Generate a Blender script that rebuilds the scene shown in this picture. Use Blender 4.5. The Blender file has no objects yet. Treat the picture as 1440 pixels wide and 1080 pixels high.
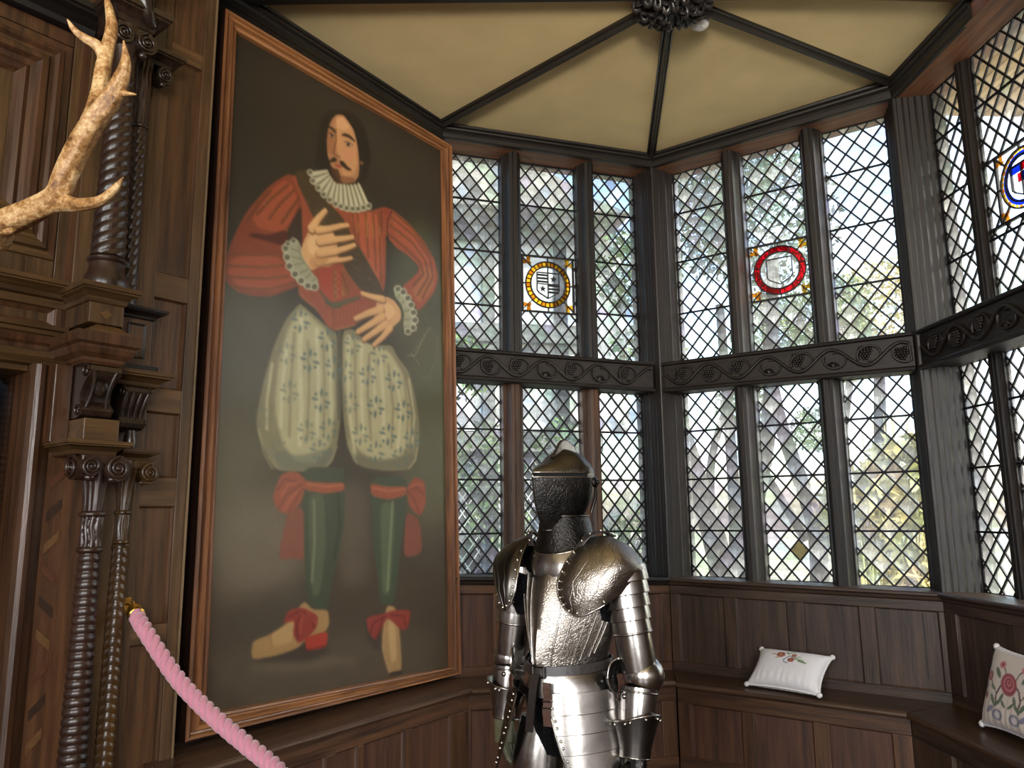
import bpy, bmesh, math, random
import numpy as np
from mathutils import Vector, Matrix

rng = random.Random(11)
sc = bpy.context.scene
COL = sc.collection
R = math.radians

# ------------------------------------------------------------------ camera
EYE = (0.0, 0.0, 1.62)
cam = bpy.data.cameras.new('camera')
cam.sensor_fit = 'HORIZONTAL'
cam.sensor_width = 36.0
cam.lens = 1083.79 / 1440.0 * 36.0
cam.clip_start = 0.02
cam.clip_end = 400
cam_ob = bpy.data.objects.new('camera', cam)
COL.objects.link(cam_ob)
cam_ob.matrix_world = (Matrix.Translation(EYE) @ Matrix.Rotation(R(90 + 9.7195), 4, 'X')
                       @ Matrix.Rotation(R(-0.58), 4, 'Z'))
sc.camera = cam_ob

# ------------------------------------------------------------------ world, sun, exposure
world = bpy.data.worlds.new('sky')
sc.world = world
world.use_nodes = True
wn = world.node_tree
wn.nodes.clear()
w_out = wn.nodes.new('ShaderNodeOutputWorld')
w_bg = wn.nodes.new('ShaderNodeBackground')
w_sky = wn.nodes.new('ShaderNodeTexSky')
w_sky.sky_type = 'NISHITA'
w_sky.sun_disc = False
w_sky.sun_elevation = R(38)
w_sky.sun_rotation = R(100)
w_sky.air_density = 1.0
w_sky.dust_density = 3.0
w_sky.ozone_density = 1.0
w_bg.inputs['Strength'].default_value = 1.0
wn.links.new(w_sky.outputs[0], w_bg.inputs['Color'])
wn.links.new(w_bg.outputs[0], w_out.inputs['Surface'])


def lamp(name, kind, energy, color, loc, target, size=1.0, size_y=None):
    l = bpy.data.lights.new(name, kind)
    l.energy = energy
    l.color = color
    if kind == 'AREA':
        l.shape = 'RECTANGLE'
        l.size = size
        l.size_y = size_y or size
    if kind == 'SUN':
        l.angle = R(1.0)
    o = bpy.data.objects.new(name, l)
    COL.objects.link(o)
    o.location = loc
    d = Vector(target) - Vector(loc)
    o.rotation_euler = d.to_track_quat('-Z', 'Y').to_euler()
    return o


# the sun stands high to the right behind the house
lamp('sun', 'SUN', 5.0, (1.0, 0.93, 0.80), (5, -14, 12), (0, 0, 0))
# two added fill lamps before the hall's back wall, out of the picture
lamp('hall_fill', 'AREA', 250, (0.98, 0.97, 0.97), (-2.6, -4.2, 2.4), (-0.6, 3, 1.9), 1.9, 2.6)
lamp('hall_fill', 'AREA', 250, (0.98, 0.97, 0.97), (1.0, -4.2, 2.4), (0.6, 3, 1.9), 1.9, 2.6)

# an added spot behind the viewer that brightens the bay ceiling, no real fitting
up = lamp('ceiling_fill', 'SPOT', 1150, (1.0, 0.86, 0.62), (-0.3, -2.2, 2.7), (0.62, 4.1, 4.45))
up.data.spot_size = R(46)
up.data.spot_blend = 0.9
up.data.shadow_soft_size = 0.35

sc.view_settings.view_transform = 'Standard'
sc.view_settings.look = 'None'
sc.view_settings.gamma = 1.0
sc.view_settings.use_curve_mapping = False
sc.view_settings.exposure = 0.18
sc.cycles.max_bounces = 8
sc.cycles.diffuse_bounces = 5
sc.cycles.glossy_bounces = 4
sc.cycles.transparent_max_bounces = 16
sc.cycles.caustics_reflective = False
sc.cycles.caustics_refractive = False
sc.cycles.sample_clamp_indirect = 6.0


# ------------------------------------------------------------------ mesh helpers
class MB:
    """collects vertices and faces, then links them as one mesh object"""

    def __init__(self):
        self.v = []
        self.f = []

    def hexa(self, p):
        n = len(self.v)
        self.v += [tuple(q) for q in p]
        for a in ((0, 3, 2, 1), (4, 5, 6, 7), (0, 1, 5, 4), (1, 2, 6, 5), (2, 3, 7, 6), (3, 0, 4, 7)):
            self.f.append(tuple(n + k for k in a))

    def box(self, x0, x1, y0, y1, z0, z1, dz0=0.0, dz1=0.0):
        """dz0 / dz1: how far the bottom / top edge climbs from x0 to x1"""
        self.hexa([(x0, y0, z0), (x1, y0, z0 + dz0), (x1, y1, z0 + dz0), (x0, y1, z0),
                   (x0, y0, z1), (x1, y0, z1 + dz1), (x1, y1, z1 + dz1), (x0, y1, z1)])

    def panel(self, x0, x1, z0, z1, y, depth, bev=0.012, dz0=0.0, dz1=0.0):
        """a sunk panel whose edges are bevelled: face at y, edges at y + depth"""
        n = len(self.v)
        b = bev
        for xx0, xx1, zz0, zz1, yy in ((x0, x1, z0, z1, y + depth), (x0 + b, x1 - b, z0 + b, z1 - b, y)):
            self.v += [(xx0, yy, zz0), (xx1, yy, zz0 + dz0), (xx1, yy, zz1 + dz1), (xx0, yy, zz1)]
        n8 = len(self.v)
        self.v += [(x0, y + depth + 0.02, z0), (x1, y + depth + 0.02, z0 + dz0),
                   (x1, y + depth + 0.02, z1 + dz1), (x0, y + depth + 0.02, z1)]
        self.f.append((n + 4, n + 5, n + 6, n + 7))
        for k in range(4):
            j = (k + 1) % 4
            self.f.append((n + k, n + j, n + 4 + j, n + 4 + k))
            self.f.append((n8 + k, n8 + j, n + j, n + k))

    def prism(self, prof, p0, p1, axis='z'):
        """extrude the closed profile (a, b) along the axis from p0 to p1; p may be a pair (offset at each end)"""
        n = len(self.v)
        m = len(prof)
        for p in (p0, p1):
            for a, b in prof:
                self.v.append({'z': (a, b, p), 'x': (p, a, b), 'y': (a, p, b)}[axis])
        for k in range(m):
            j = (k + 1) % m
            self.f.append((n + k, n + j, n + m + j, n + m + k))
        self.f.append(tuple(n + k for k in range(m))[::-1])
        self.f.append(tuple(n + m + k for k in range(m)))

    def sweep(self, rings, closed=True, caps=True):
        """join successive rings of equal length"""
        n = len(self.v)
        m = len(rings[0])
        for r in rings:
            self.v += [tuple(q) for q in r]
        for i in range(len(rings) - 1):
            for k in range(m if closed else m - 1):
                j = (k + 1) % m
                self.f.append((n + i * m + k, n + i * m + j, n + (i + 1) * m + j, n + (i + 1) * m + k))
        if caps and closed:
            self.f.append(tuple(n + k for k in range(m))[::-1])
            e = n + (len(rings) - 1) * m
            self.f.append(tuple(e + k for k in range(m)))

    def lathe(self, prof, c=(0, 0, 0), seg=24, fn=None):
        """prof: (radius, z) pairs; fn(angle, z) scales the radius"""
        rings = []
        for r, z in prof:
            ring = []
            for k in range(seg):
                t = 2 * math.pi * k / seg
                rr = r * (fn(t, z) if fn else 1.0)
                ring.append((c[0] + rr * math.cos(t), c[1] + rr * math.sin(t), c[2] + z))
            rings.append(ring)
        self.sweep(rings)

    def tube(self, pts, rad, seg=8, flat=None, caps=True):
        """a tube through pts; rad a number or one per point; flat squashes the second axis"""
        pts = [Vector(p) for p in pts]
        rings = []
        up = None
        for i, p in enumerate(pts):
            t = (pts[min(i + 1, len(pts) - 1)] - pts[max(i - 1, 0)]).normalized()
            if up is None:
                up = Vector((0, 0, 1)) if abs(t.z) < 0.9 else Vector((0, 1, 0))
            a = t.cross(up)
            a.normalize()
            b = a.cross(t)
            up = b
            r = rad[i] if isinstance(rad, (list, tuple)) else rad
            fl = flat if flat else 1.0
            rings.append([p + a * (r * math.cos(2 * math.pi * k / seg)) + b * (r * fl * math.sin(2 * math.pi * k / seg))
                          for k in range(seg)])
        self.sweep(rings, caps=caps)

    def ball(self, c, r, seg=8, rows=5, sc3=(1, 1, 1)):
        n = len(self.v)
        self.v.append((c[0], c[1], c[2] - r * sc3[2]))
        for i in range(1, rows):
            t = math.pi * i / rows - math.pi / 2
            for k in range(seg):
                a = 2 * math.pi * k / seg
                self.v.append((c[0] + r * sc3[0] * math.cos(t) * math.cos(a), c[1] + r * sc3[1] * math.cos(t) * math.sin(a),
                               c[2] + r * sc3[2] * math.sin(t)))
        e = len(self.v)
        self.v.append((c[0], c[1], c[2] + r * sc3[2]))
        for k in range(seg):
            j = (k + 1) % seg
            self.f.append((n, n + 1 + j, n + 1 + k))
            self.f.append((e, e - seg + k, e - seg + j))
            for i in range(rows - 2):
                q = n + 1 + i * seg
                self.f.append((q + k, q + j, q + seg + j, q + seg + k))

    def mesh(self, name, m, smooth=None):
        me = bpy.data.meshes.new(name)
        me.from_pydata(self.v, [], self.f)
        bm = bmesh.new()
        bm.from_mesh(me)
        bmesh.ops.recalc_face_normals(bm, faces=bm.faces)
        bm.to_mesh(me)
        bm.free()
        me.materials.append(m)
        if smooth is not None:
            me.shade_smooth()
            try:
                me.set_sharp_from_angle(angle=R(smooth))
            except Exception:
                pass
        return me

    def build(self, name, m, parent=None, smooth=None, M=None, bevel=None):
        return link(name, self.mesh(name, m, smooth), parent, M, bevel)


def spline(pts, n):
    """smooth curve through the points"""
    P = [Vector(p) for p in pts]
    P = [P[0] * 2 - P[1]] + P + [P[-1] * 2 - P[-2]]
    out = []
    for i in range(1, len(P) - 2):
        for k in range(n):
            t = k / n
            a, b_, c, d = P[i - 1], P[i], P[i + 1], P[i + 2]
            out.append(.5 * ((2 * b_) + (c - a) * t + (2 * a - 5 * b_ + 4 * c - d) * t * t + (3 * b_ - a - 3 * c + d) * t ** 3))
    out.append(P[-2])
    return out


def link(name, me, parent=None, M=None, bevel=None):
    o = bpy.data.objects.new(name, me)
    COL.objects.link(o)
    if parent:
        o.parent = parent
    if M is not None:
        o.matrix_local = M
    if bevel:
        b = o.modifiers.new('bevel', 'BEVEL')
        b.width = bevel
        b.segments = 2
        b.limit_method = 'ANGLE'
        b.angle_limit = R(40)
    return o


def empty(name, M=None):
    o = bpy.data.objects.new(name, None)
    COL.objects.link(o)
    o.empty_display_size = 0.1
    if M is not None:
        o.matrix_world = M
    return o


def tag(o, label, cat, group=None):
    o['label'] = label
    o['category'] = cat
    if group:
        o['group'] = group
    return o


def structure(o, label=None, cat=None):
    o['kind'] = 'structure'
    if label:
        o['label'] = label
    if cat:
        o['category'] = cat
    return o


def stuff(o):
    o['kind'] = 'stuff'
    return o


# ------------------------------------------------------------------ materials
def srgb(c):
    return tuple(((x / 255 + 0.055) / 1.055) ** 2.4 if x > 10 else x / 255 / 12.92 for x in c) + (1.0,)


def new_mat(name):
    m = bpy.data.materials.new(name)
    m.use_nodes = True
    nt = m.node_tree
    b = nt.nodes['Principled BSDF']
    return m, nt, b


def ramp(nt, fac, stops):
    r = nt.nodes.new('ShaderNodeValToRGB')
    e = r.color_ramp.elements
    while len(e) < len(stops):
        e.new(0.5)
    for i, (p, c) in enumerate(stops):
        e[i].position = p
        e[i].color = c
    nt.links.new(fac, r.inputs[0])
    return r.outputs[0]


def coords(nt, scale, kind='Object'):
    tc = nt.nodes.new('ShaderNodeTexCoord')
    mp = nt.nodes.new('ShaderNodeMapping')
    mp.inputs['Scale'].default_value = scale
    nt.links.new(tc.outputs[kind], mp.inputs[0])
    return mp.outputs[0]


def noise(nt, vec, scale, detail=4, rough=0.55):
    n = nt.nodes.new('ShaderNodeTexNoise')
    n.inputs['Scale'].default_value = scale
    n.inputs['Detail'].default_value = detail
    n.inputs['Roughness'].default_value = rough
    nt.links.new(vec, n.inputs['Vector'])
    return n.outputs[0]


def bump(nt, b, height, strength, dist=0.01):
    n = nt.nodes.new('ShaderNodeBump')
    n.inputs['Strength'].default_value = strength
    n.inputs['Distance'].default_value = dist
    nt.links.new(height, n.inputs['Height'])
    nt.links.new(n.outputs[0], b.inputs['Normal'])


def wood(name, dark, light, axis='z', rough=0.42, scale=1.0, coat=0.0, vary=0.22):
    """oak: long grain along the axis, pores, and a change of tone from board to board"""
    m, nt, b = new_mat(name)
    s = {'x': (0.9, 14, 14), 'y': (14, 0.9, 14), 'z': (14, 14, 0.9)}[axis]
    v = coords(nt, tuple(q * scale for q in s))
    oi = nt.nodes.new('ShaderNodeObjectInfo')
    ad = nt.nodes.new('ShaderNodeVectorMath')
    ad.operation = 'ADD'
    mu = nt.nodes.new('ShaderNodeVectorMath')
    mu.operation = 'SCALE'
    mu.inputs['Scale'].default_value = 37.0
    cb = nt.nodes.new('ShaderNodeCombineXYZ')
    for k in range(3):
        nt.links.new(oi.outputs['Random'], cb.inputs[k])
    nt.links.new(cb.outputs[0], mu.inputs[0])
    nt.links.new(v, ad.inputs[0])
    nt.links.new(mu.outputs[0], ad.inputs[1])
    v = ad.outputs[0]
    g = noise(nt, v, 2.2, 6, 0.62)
    col = ramp(nt, g, [(0.30, srgb(dark)), (0.72, srgb(light))])
    big = noise(nt, coords(nt, (1.3, 1.3, 1.3)), 1.6, 3)
    hs = nt.nodes.new('ShaderNodeHueSaturation')
    mr = nt.nodes.new('ShaderNodeMapRange')
    mr.inputs['From Min'].default_value = 0.0
    mr.inputs['From Max'].default_value = 1.0
    mr.inputs['To Min'].default_value = 1.0 - vary
    mr.inputs['To Max'].default_value = 1.0 + vary
    av = nt.nodes.new('ShaderNodeMath')
    av.operation = 'ADD'
    nt.links.new(oi.outputs['Random'], av.inputs[0])
    nt.links.new(big, av.inputs[1])
    hf = nt.nodes.new('ShaderNodeMath')
    hf.operation = 'MULTIPLY'
    hf.inputs[1].default_value = 0.5
    nt.links.new(av.outputs[0], hf.inputs[0])
    nt.links.new(hf.outputs[0], mr.inputs['Value'])
    nt.links.new(mr.outputs[0], hs.inputs['Value'])
    nt.links.new(col, hs.inputs['Color'])
    nt.links.new(hs.outputs[0], b.inputs['Base Color'])
    fine = noise(nt, v, 9.0, 3, 0.6)
    rr = nt.nodes.new('ShaderNodeMapRange')
    rr.inputs['To Min'].default_value = rough - 0.1
    rr.inputs['To Max'].default_value = rough + 0.16
    nt.links.new(fine, rr.inputs['Value'])
    nt.links.new(rr.outputs[0], b.inputs['Roughness'])
    b.inputs['Coat Weight'].default_value = coat
    b.inputs['Coat Roughness'].default_value = 0.25
    bump(nt, b, fine, 0.28, 0.004)
    return m


def plain(name, c, rough=0.5, metal=0.0, bumps=0.0, bscale=60, vary=0.12):
    m, nt, b = new_mat(name)
    n = noise(nt, coords(nt, (1, 1, 1)), bscale, 4)
    lo = tuple(max(0, x * (1 - vary)) for x in c)
    hi = tuple(min(255, x * (1 + vary)) for x in c)
    nt.links.new(ramp(nt, n, [(0.3, srgb(lo)), (0.7, srgb(hi))]), b.inputs['Base Color'])
    b.inputs['Roughness'].default_value = rough
    b.inputs['Metallic'].default_value = metal
    if bumps:
        bump(nt, b, n, bumps, 0.004)
    return m


def glass(name, tint, dirt=0.25, dirt_col=(0.75, 0.78, 0.78, 1), gloss=0.10):
    """old hand-blown glazing: clear, with a faint tint, a skin of dust and a weak reflection"""
    m = bpy.data.materials.new(name)
    m.use_nodes = True
    nt = m.node_tree
    nt.nodes.clear()
    out = nt.nodes.new('ShaderNodeOutputMaterial')
    tr = nt.nodes.new('ShaderNodeBsdfTransparent')
    gl = nt.nodes.new('ShaderNodeBsdfGlossy')
    gl.inputs['Roughness'].default_value = 0.06
    tl = nt.nodes.new('ShaderNodeBsdfTranslucent')
    df = nt.nodes.new('ShaderNodeBsdfDiffuse')
    tl.inputs['Color'].default_value = dirt_col
    df.inputs['Color'].default_value = dirt_col
    v = coords(nt, (1, 1, 1))
    n1 = noise(nt, v, 9.0, 6, 0.7)
    streak = noise(nt, coords(nt, (1, 1, 0.12)), 30.0, 4, 0.65)
    tc = ramp(nt, n1, [(0.32, tuple(t * 0.72 for t in tint[:3]) + (1,)), (0.6, tuple(tint[:3]) + (1,))])
    nt.links.new(tc, tr.inputs['Color'])
    mxd = nt.nodes.new('ShaderNodeMixShader')
    mxd.inputs[0].default_value = 0.35
    nt.links.new(tl.outputs[0], mxd.inputs[1])
    nt.links.new(df.outputs[0], mxd.inputs[2])
    mul = nt.nodes.new('ShaderNodeMath')
    mul.operation = 'MULTIPLY'
    nt.links.new(n1, mul.inputs[0])
    nt.links.new(streak, mul.inputs[1])
    mr = nt.nodes.new('ShaderNodeMapRange')
    mr.inputs['From Min'].default_value = 0.14
    mr.inputs['From Max'].default_value = 0.42
    mr.inputs['To Min'].default_value = dirt * 0.25
    mr.inputs['To Max'].default_value = dirt * 1.6
    nt.links.new(mul.outputs[0], mr.inputs['Value'])
    m1 = nt.nodes.new('ShaderNodeMixShader')
    nt.links.new(mr.outputs[0], m1.inputs[0])
    nt.links.new(tr.outputs[0], m1.inputs[1])
    nt.links.new(mxd.outputs[0], m1.inputs[2])
    m2 = nt.nodes.new('ShaderNodeMixShader')
    m2.inputs[0].default_value = gloss
    nt.links.new(m1.outputs[0], m2.inputs[1])
    nt.links.new(gl.outputs[0], m2.inputs[2])
    nt.links.new(m2.outputs[0], out.inputs['Surface'])
    return m


OAK_V = wood('brown_oak_upright', (40, 25, 16), (95, 64, 41), 'z')
OAK_H = wood('brown_oak_level', (40, 25, 16), (95, 64, 41), 'x')
OAK_PANEL = wood('brown_oak_panel', (46, 27, 18), (92, 59, 41), 'z', rough=0.5, vary=0.16)
DARK_V = wood('dark_oak_upright', (13, 10, 9), (35, 26, 21), 'z', rough=0.46)
DARK_H = wood('dark_oak_level', (13, 10, 9), (35, 26, 21), 'x', rough=0.46)
BLACK_H = wood('black_oak_moulding', (11, 9, 8), (32, 26, 21), 'x', rough=0.42)
SOFFIT = wood('red_oak_beam', (66, 40, 26), (132, 86, 56), 'x', rough=0.55)
SEAT = wood('worn_oak_seat', (46, 32, 23), (89, 65, 47), 'x', rough=0.3)
HALL_V = wood('honey_oak_upright', (41, 28, 15), (94, 68, 40), 'z', rough=0.36)
HALL_H = wood('honey_oak_level', (46, 32, 16), (99, 72, 41), 'x', rough=0.34)
HALL_RED = wood('red_brown_oak', (42, 26, 16), (90, 59, 36), 'z', rough=0.32)
COLUMN = wood('polished_dark_column', (28, 17, 12), (57, 36, 26), 'z', rough=0.30, coat=0.2)
CARVED = wood('polished_dark_carving', (22, 15, 11), (52, 36, 25), 'z', rough=0.28, coat=0.3)
THIN_COL = wood('amber_column', (38, 24, 11), (86, 60, 30), 'z', rough=0.26, coat=0.3)
LEAD = plain('lead_came', (44, 43, 46), 0.5, 0.6)
IRON = plain('iron_bar', (30, 29, 32), 0.55, 0.7)
PLASTER = plain('cream_plaster', (208, 188, 142), 0.9, 0, 0.12, 3.0, 0.035)


# ------------------------------------------------------------------ the walls' own frames
# x runs along the wall to the right, y away from the room (the room lies at y < 0), z up
def frame(normal_deg, dist):
    a = R(normal_deg)
    n = (math.sin(a), math.cos(a))
    return Matrix.Translation((n[0] * dist, n[1] * dist, 0)) @ Matrix.Rotation(-a, 4, 'Z')


W0 = frame(-55.3386, 3.1868)
W1 = frame(-17.6266, 4.8310)
W2 = frame(34.9298, 5.0374)
W3 = frame(87.3097, 2.6092)
LEFT = Matrix.Translation((-1.395, 3.321, 0)) @ Matrix.Rotation(R(51.5), 4, 'Z')


def to_world(M, x, y, z=0.0):
    return M @ Vector((x, y, z))


def local(M, p):
    return M.inverted() @ Vector(p)
# ------------------------------------------------------------------ heights (they drift a little along the old walls)
def lerp(a, b, t):
    return a + (b - a) * t


class Heights:
    """levels that run from the wall's left end x0 to its right end x1"""

    def __init__(self, x0, x1, **k):
        self.x0, self.x1, self.k = x0, x1, k

    def __call__(self, name, x):
        a, b = self.k[name]
        return lerp(a, b, (x - self.x0) / (self.x1 - self.x0))

    def d(self, name, xa, xb):
        return self(name, xb) - self(name, xa)


H0 = Heights(1.9, 3.7763, ceil=(4.305, 4.284), head=(4.20, 4.186), seat=(0.669, 0.657), sill=(1.25, 1.256))
H1 = Heights(1.0381, 2.6453, ceil=(4.284, 4.276), head=(4.186, 4.177), seat=(0.657, 0.596), sill=(1.256, 1.197),
             tran=(2.721, 2.687), under=(2.511, 2.472))
H2 = Heights(-2.2273, -0.5880, ceil=(4.276, 4.298), head=(4.177, 4.176), seat=(0.596, 0.583), sill=(1.197, 1.174),
             tran=(2.687, 2.681), under=(2.472, 2.443))
H3 = Heights(-4.3490, -2.60, ceil=(4.298, 4.308), head=(4.176, 4.182), seat=(0.583, 0.588), sill=(1.174, 1.174),
             tran=(2.681, 2.69), under=(2.443, 2.452))
SEAT_D = 0.364
CAP = 4.75   # top of the masonry above the ceiling

# ------------------------------------------------------------------ floor and ceiling
floor = structure(empty('floor'), 'dark oak board floor of the panelled bay', 'floor')
FLOORM = wood('floor_oak', (46, 32, 22), (98, 70, 48), 'y', rough=0.4)
for i in range(34):
    x = -5.0 + i * 0.24
    b = MB()
    b.box(x, x + 0.236, -4.6, 6.2, -0.04, 0.0)
    b.build('plank', FLOORM, floor)

# plan corners of the ceiling
cE = [(-0.4558, 4.8951), (1.0540, 5.3748), (2.3752, 4.4524)]
BOSS = (0.854, 3.616)
ZB = 4.286
BEAM_Y = 3.592
wl = to_world(W0, 1.75, -0.027)
wr = to_world(W3, -3.62, -0.027)
ceiling = structure(empty('ceiling'), 'cream plaster bay ceiling divided by dark moulded ribs', 'ceiling')
b = MB()
ring = [(wl.x, wl.y, 4.30), (cE[0][0] - .1, cE[0][1] + .1, 4.286), (cE[1][0], cE[1][1] + .15, 4.278),
        (cE[2][0] + .15, cE[2][1] + .05, 4.30), (wr.x + .1, wr.y, 4.31)]
for k in range(len(ring)):
    p, q = ring[k], ring[(k + 1) % len(ring)]
    if k == len(ring) - 1:
        continue
    n = len(b.v)
    b.v += [(BOSS[0], BOSS[1], ZB), p, q, (BOSS[0], BOSS[1], ZB + .06), (p[0], p[1], p[2] + .06), (q[0], q[1], q[2] + .06)]
    b.f += [(n, n + 2, n + 1), (n + 3, n + 4, n + 5), (n, n + 1, n + 4, n + 3), (n + 1, n + 2, n + 5, n + 4), (n + 2, n, n + 3, n + 5)]
b.build('bay_plaster', PLASTER, ceiling)
b = MB()
b.box(-5.2, 2.75, -4.7, 3.66, 4.62, 4.70)
b.build('hall_plaster', PLASTER, ceiling)


def rib(p, q, w=0.062, h=0.05):
    p, q = Vector(p), Vector(q)
    L = (q - p).length
    pr_ = [(-w * .5, 0), (-w * .5, -h * .35), (-w * .36, -h * .5), (-w * .30, -h * .35), (-w * .2, -h * .8), (-w * .08, -h),
           (w * .08, -h), (w * .2, -h * .8), (w * .30, -h * .35), (w * .36, -h * .5), (w * .5, -h * .35), (w * .5, 0)]
    b = MB()
    b.prism(pr_, 0, L, 'x')
    x = (q - p).normalized()
    y = Vector((0, 0, 1)).cross(x).normalized()
    z = x.cross(y)
    M = Matrix((x, y, z)).transposed().to_4x4()
    M.translation = p
    return b.build('rib', BLACK_H, ceiling, 30, M)


for k, zc in ((0, 4.284), (1, 4.276), (2, 4.298)):
    rib((BOSS[0], BOSS[1], ZB + .004), (cE[k][0], cE[k][1], zc + .004))
# the cross beam at the mouth of the bay
b = MB()
b.box(wl.x - .05, wr.x + .3, BEAM_Y - 0.30, BEAM_Y, 4.262, 4.72)
b.box(wl.x - .05, wr.x + .3, BEAM_Y - 0.26, BEAM_Y + .018, 4.245, 4.262)
b.build('cross_beam', BLACK_H, ceiling, bevel=0.006)

# carved boss of curling leaves
boss = empty('ceiling_boss', Matrix.Translation((BOSS[0], BOSS[1], ZB)))
tag(boss, 'dark carved leafy boss at the meeting of the ceiling ribs', 'boss')
BOSSM = plain('black_carved_oak', (30, 27, 27), 0.34, 0, 0.4, 25, 0.3)
b = MB()
b.lathe([(0.02, -.085), (.10, -.083), (.16, -.065), (.19, -.035), (.195, 0.0), (0.02, 0.0)], seg=28)
b.build('block', BOSSM, boss, 40)
for ringr, cnt, size, zz in ((.178, 19, .062, -.035), (.14, 16, .06, -.06), (.10, 12, .055, -.078), (.055, 8, .05, -.09)):
    for k in range(cnt):
        a = 2 * math.pi * k / cnt + rng.uniform(-.1, .1)
        bb = MB()
        pts, rad = [], []
        cx, cy = ringr * math.cos(a), ringr * math.sin(a)
        turn = a + rng.uniform(-.9, .9)
        for i in range(7):
            u = i / 6
            ang = turn + (u - .5) * 2.6 * (1 if k % 2 else -1)
            pts.append((cx + (u - .4) * size * math.cos(ang), cy + (u - .4) * size * math.sin(ang),
                        zz - .035 * math.sin(u * math.pi) - rng.uniform(0, .006)))
            rad.append(.003 + .013 * math.sin(math.pi * (0.12 + 0.8 * u)))
        bb.tube(pts, rad, 6, 0.55)
        bb.build('leaf', BOSSM, boss, 60)
# small white spotlight beside the boss
p = Vector((1.046, 3.819, ZB))
spot = empty('ceiling_spotlight', Matrix.Translation(p))
tag(spot, 'small white round ceiling fitting tucked beside the carved boss', 'spotlight')
WHITEP = plain('white_enamel', (226, 224, 216), 0.3)
b = MB()
b.lathe([(.004, -.05), (.034, -.05), (.046, -.042), (.05, -.028), (.05, 0.0), (.004, 0)], seg=24)
b.build('body', WHITEP, spot, 40)
b = MB()
b.lathe([(.004, -.056), (.024, -.055), (.028, -.05), (.004, -.05)], seg=20)
b.build('lens', plain('frosted_lens', (240, 238, 230), 0.15), spot, 40)


# ------------------------------------------------------------------ wall construction
def cornice(parent, H, x0, x1, mat, y0=0.0):
    """ridged moulding that closes the wall against the ceiling"""
    zc0, zc1, zh0, zh1 = H('ceil', x0), H('ceil', x1), H('head', x0), H('head', x1)
    prof = [(0.02, 1.04), (-.030, 1.0), (-.040, .90), (-.034, .80), (-.022, .76), (-.030, .66), (-.028, .56), (-.014, .50),
            (-.022, .40), (-.012, .30), (-.010, .02), (-.004, -.02), (0.02, -.02)]
    rings = []
    for x, zc, zh in ((x0, zc0, zh0), (x1, zc1, zh1)):
        rings.append([(x, y + y0, zh + (zc - zh) * t) for y, t in prof])
    b = MB()
    b.sweep(rings)
    return b.build('cornice', mat, parent, 30)


def dado(parent, H, x0, x1, panels, mats, seatside=True):
    """framed panelling between the seat and the sill; panels: (xa, xb) sunk fields"""
    va, vh, vp = mats
    zt = lambda x: H('sill', x) - 0.045
    zb = lambda x: H('seat', x) - 0.01
    rail_t, rail_b = 0.062, 0.062
    b = MB()
    b.box(x0 - .2, x1 + .2, 0.03, 0.30, 0.0, H('sill', x0) - 0.03, 0, H.d('sill', x0, x1))
    b.build('backing', va, parent)
    b = MB()
    b.box(x0, x1, 0.0, 0.03, zt(x0) - rail_t, zt(x0), zt(x1) - zt(x0), zt(x1) - zt(x0))
    b.build('rail', vh, parent, bevel=.004)
    b = MB()
    b.box(x0, x1, 0.0, 0.03, zb(x0), zb(x0) + rail_b, zb(x1) - zb(x0), zb(x1) - zb(x0))
    b.build('rail', vh, parent, bevel=.004)
    xs = [x0]
    for xa, xb in panels:
        xs += [xa, xb]
    xs.append(x1)
    for i in range(0, len(xs), 2):
        if xs[i + 1] - xs[i] < .004:
            continue
        b = MB()
        b.box(xs[i], xs[i + 1], 0.0015, 0.03, zb(xs[i]) + rail_b, zt(xs[i]) - rail_t, zb(xs[i + 1]) - zb(xs[i]), zt(xs[i + 1]) - zt(xs[i]))
        b.build('stile', va, parent, bevel=.004)
    for xa, xb in panels:
        b = MB()
        b.panel(xa, xb, zb(xa) + rail_b, zt(xa) - rail_t, 0.017, -0.008, .008, zb(xb) - zb(xa), zt(xb) - zt(xa))
        b.build('panel', vp, parent)


def sill(parent, H, x0, x1, mat):
    prof = [(0.24, 0.0), (-.030, 0.0), (-.040, -.008), (-.040, -.018), (-.030, -.026), (-.022, -.028), (-.016, -.044),
            (-.006, -.052), (0.012, -.056), (.24, -.056)]
    b = MB()
    b.sweep([[(x, y, H('sill', x) + z) for y, z in prof] for x in (x0, x1)])
    return b.build('sill', mat, parent, 30)


def mullion(parent, x, w, z0, z1, mat, deep=1.0):
    """moulded oak upright between two lights: square at the glass, stepped towards the room"""
    h = w / 2
    half = [(h, .225), (h, .15), (h * .82, .138), (h * .82, .128), (h * .62, .105), (h * .52, .085), (h * .52, .075), (h * .26, .062), (h * .2, .052)]
    half = [(a, .225 - (.225 - y) * deep) for a, y in half]
    prof = [(x + a, y) for a, y in half] + [(x - a, y) for a, y in half[::-1]]
    b = MB()
    b.prism(prof, z0, z1, 'z')
    return b.build('mullion', mat, parent, 25)


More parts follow.
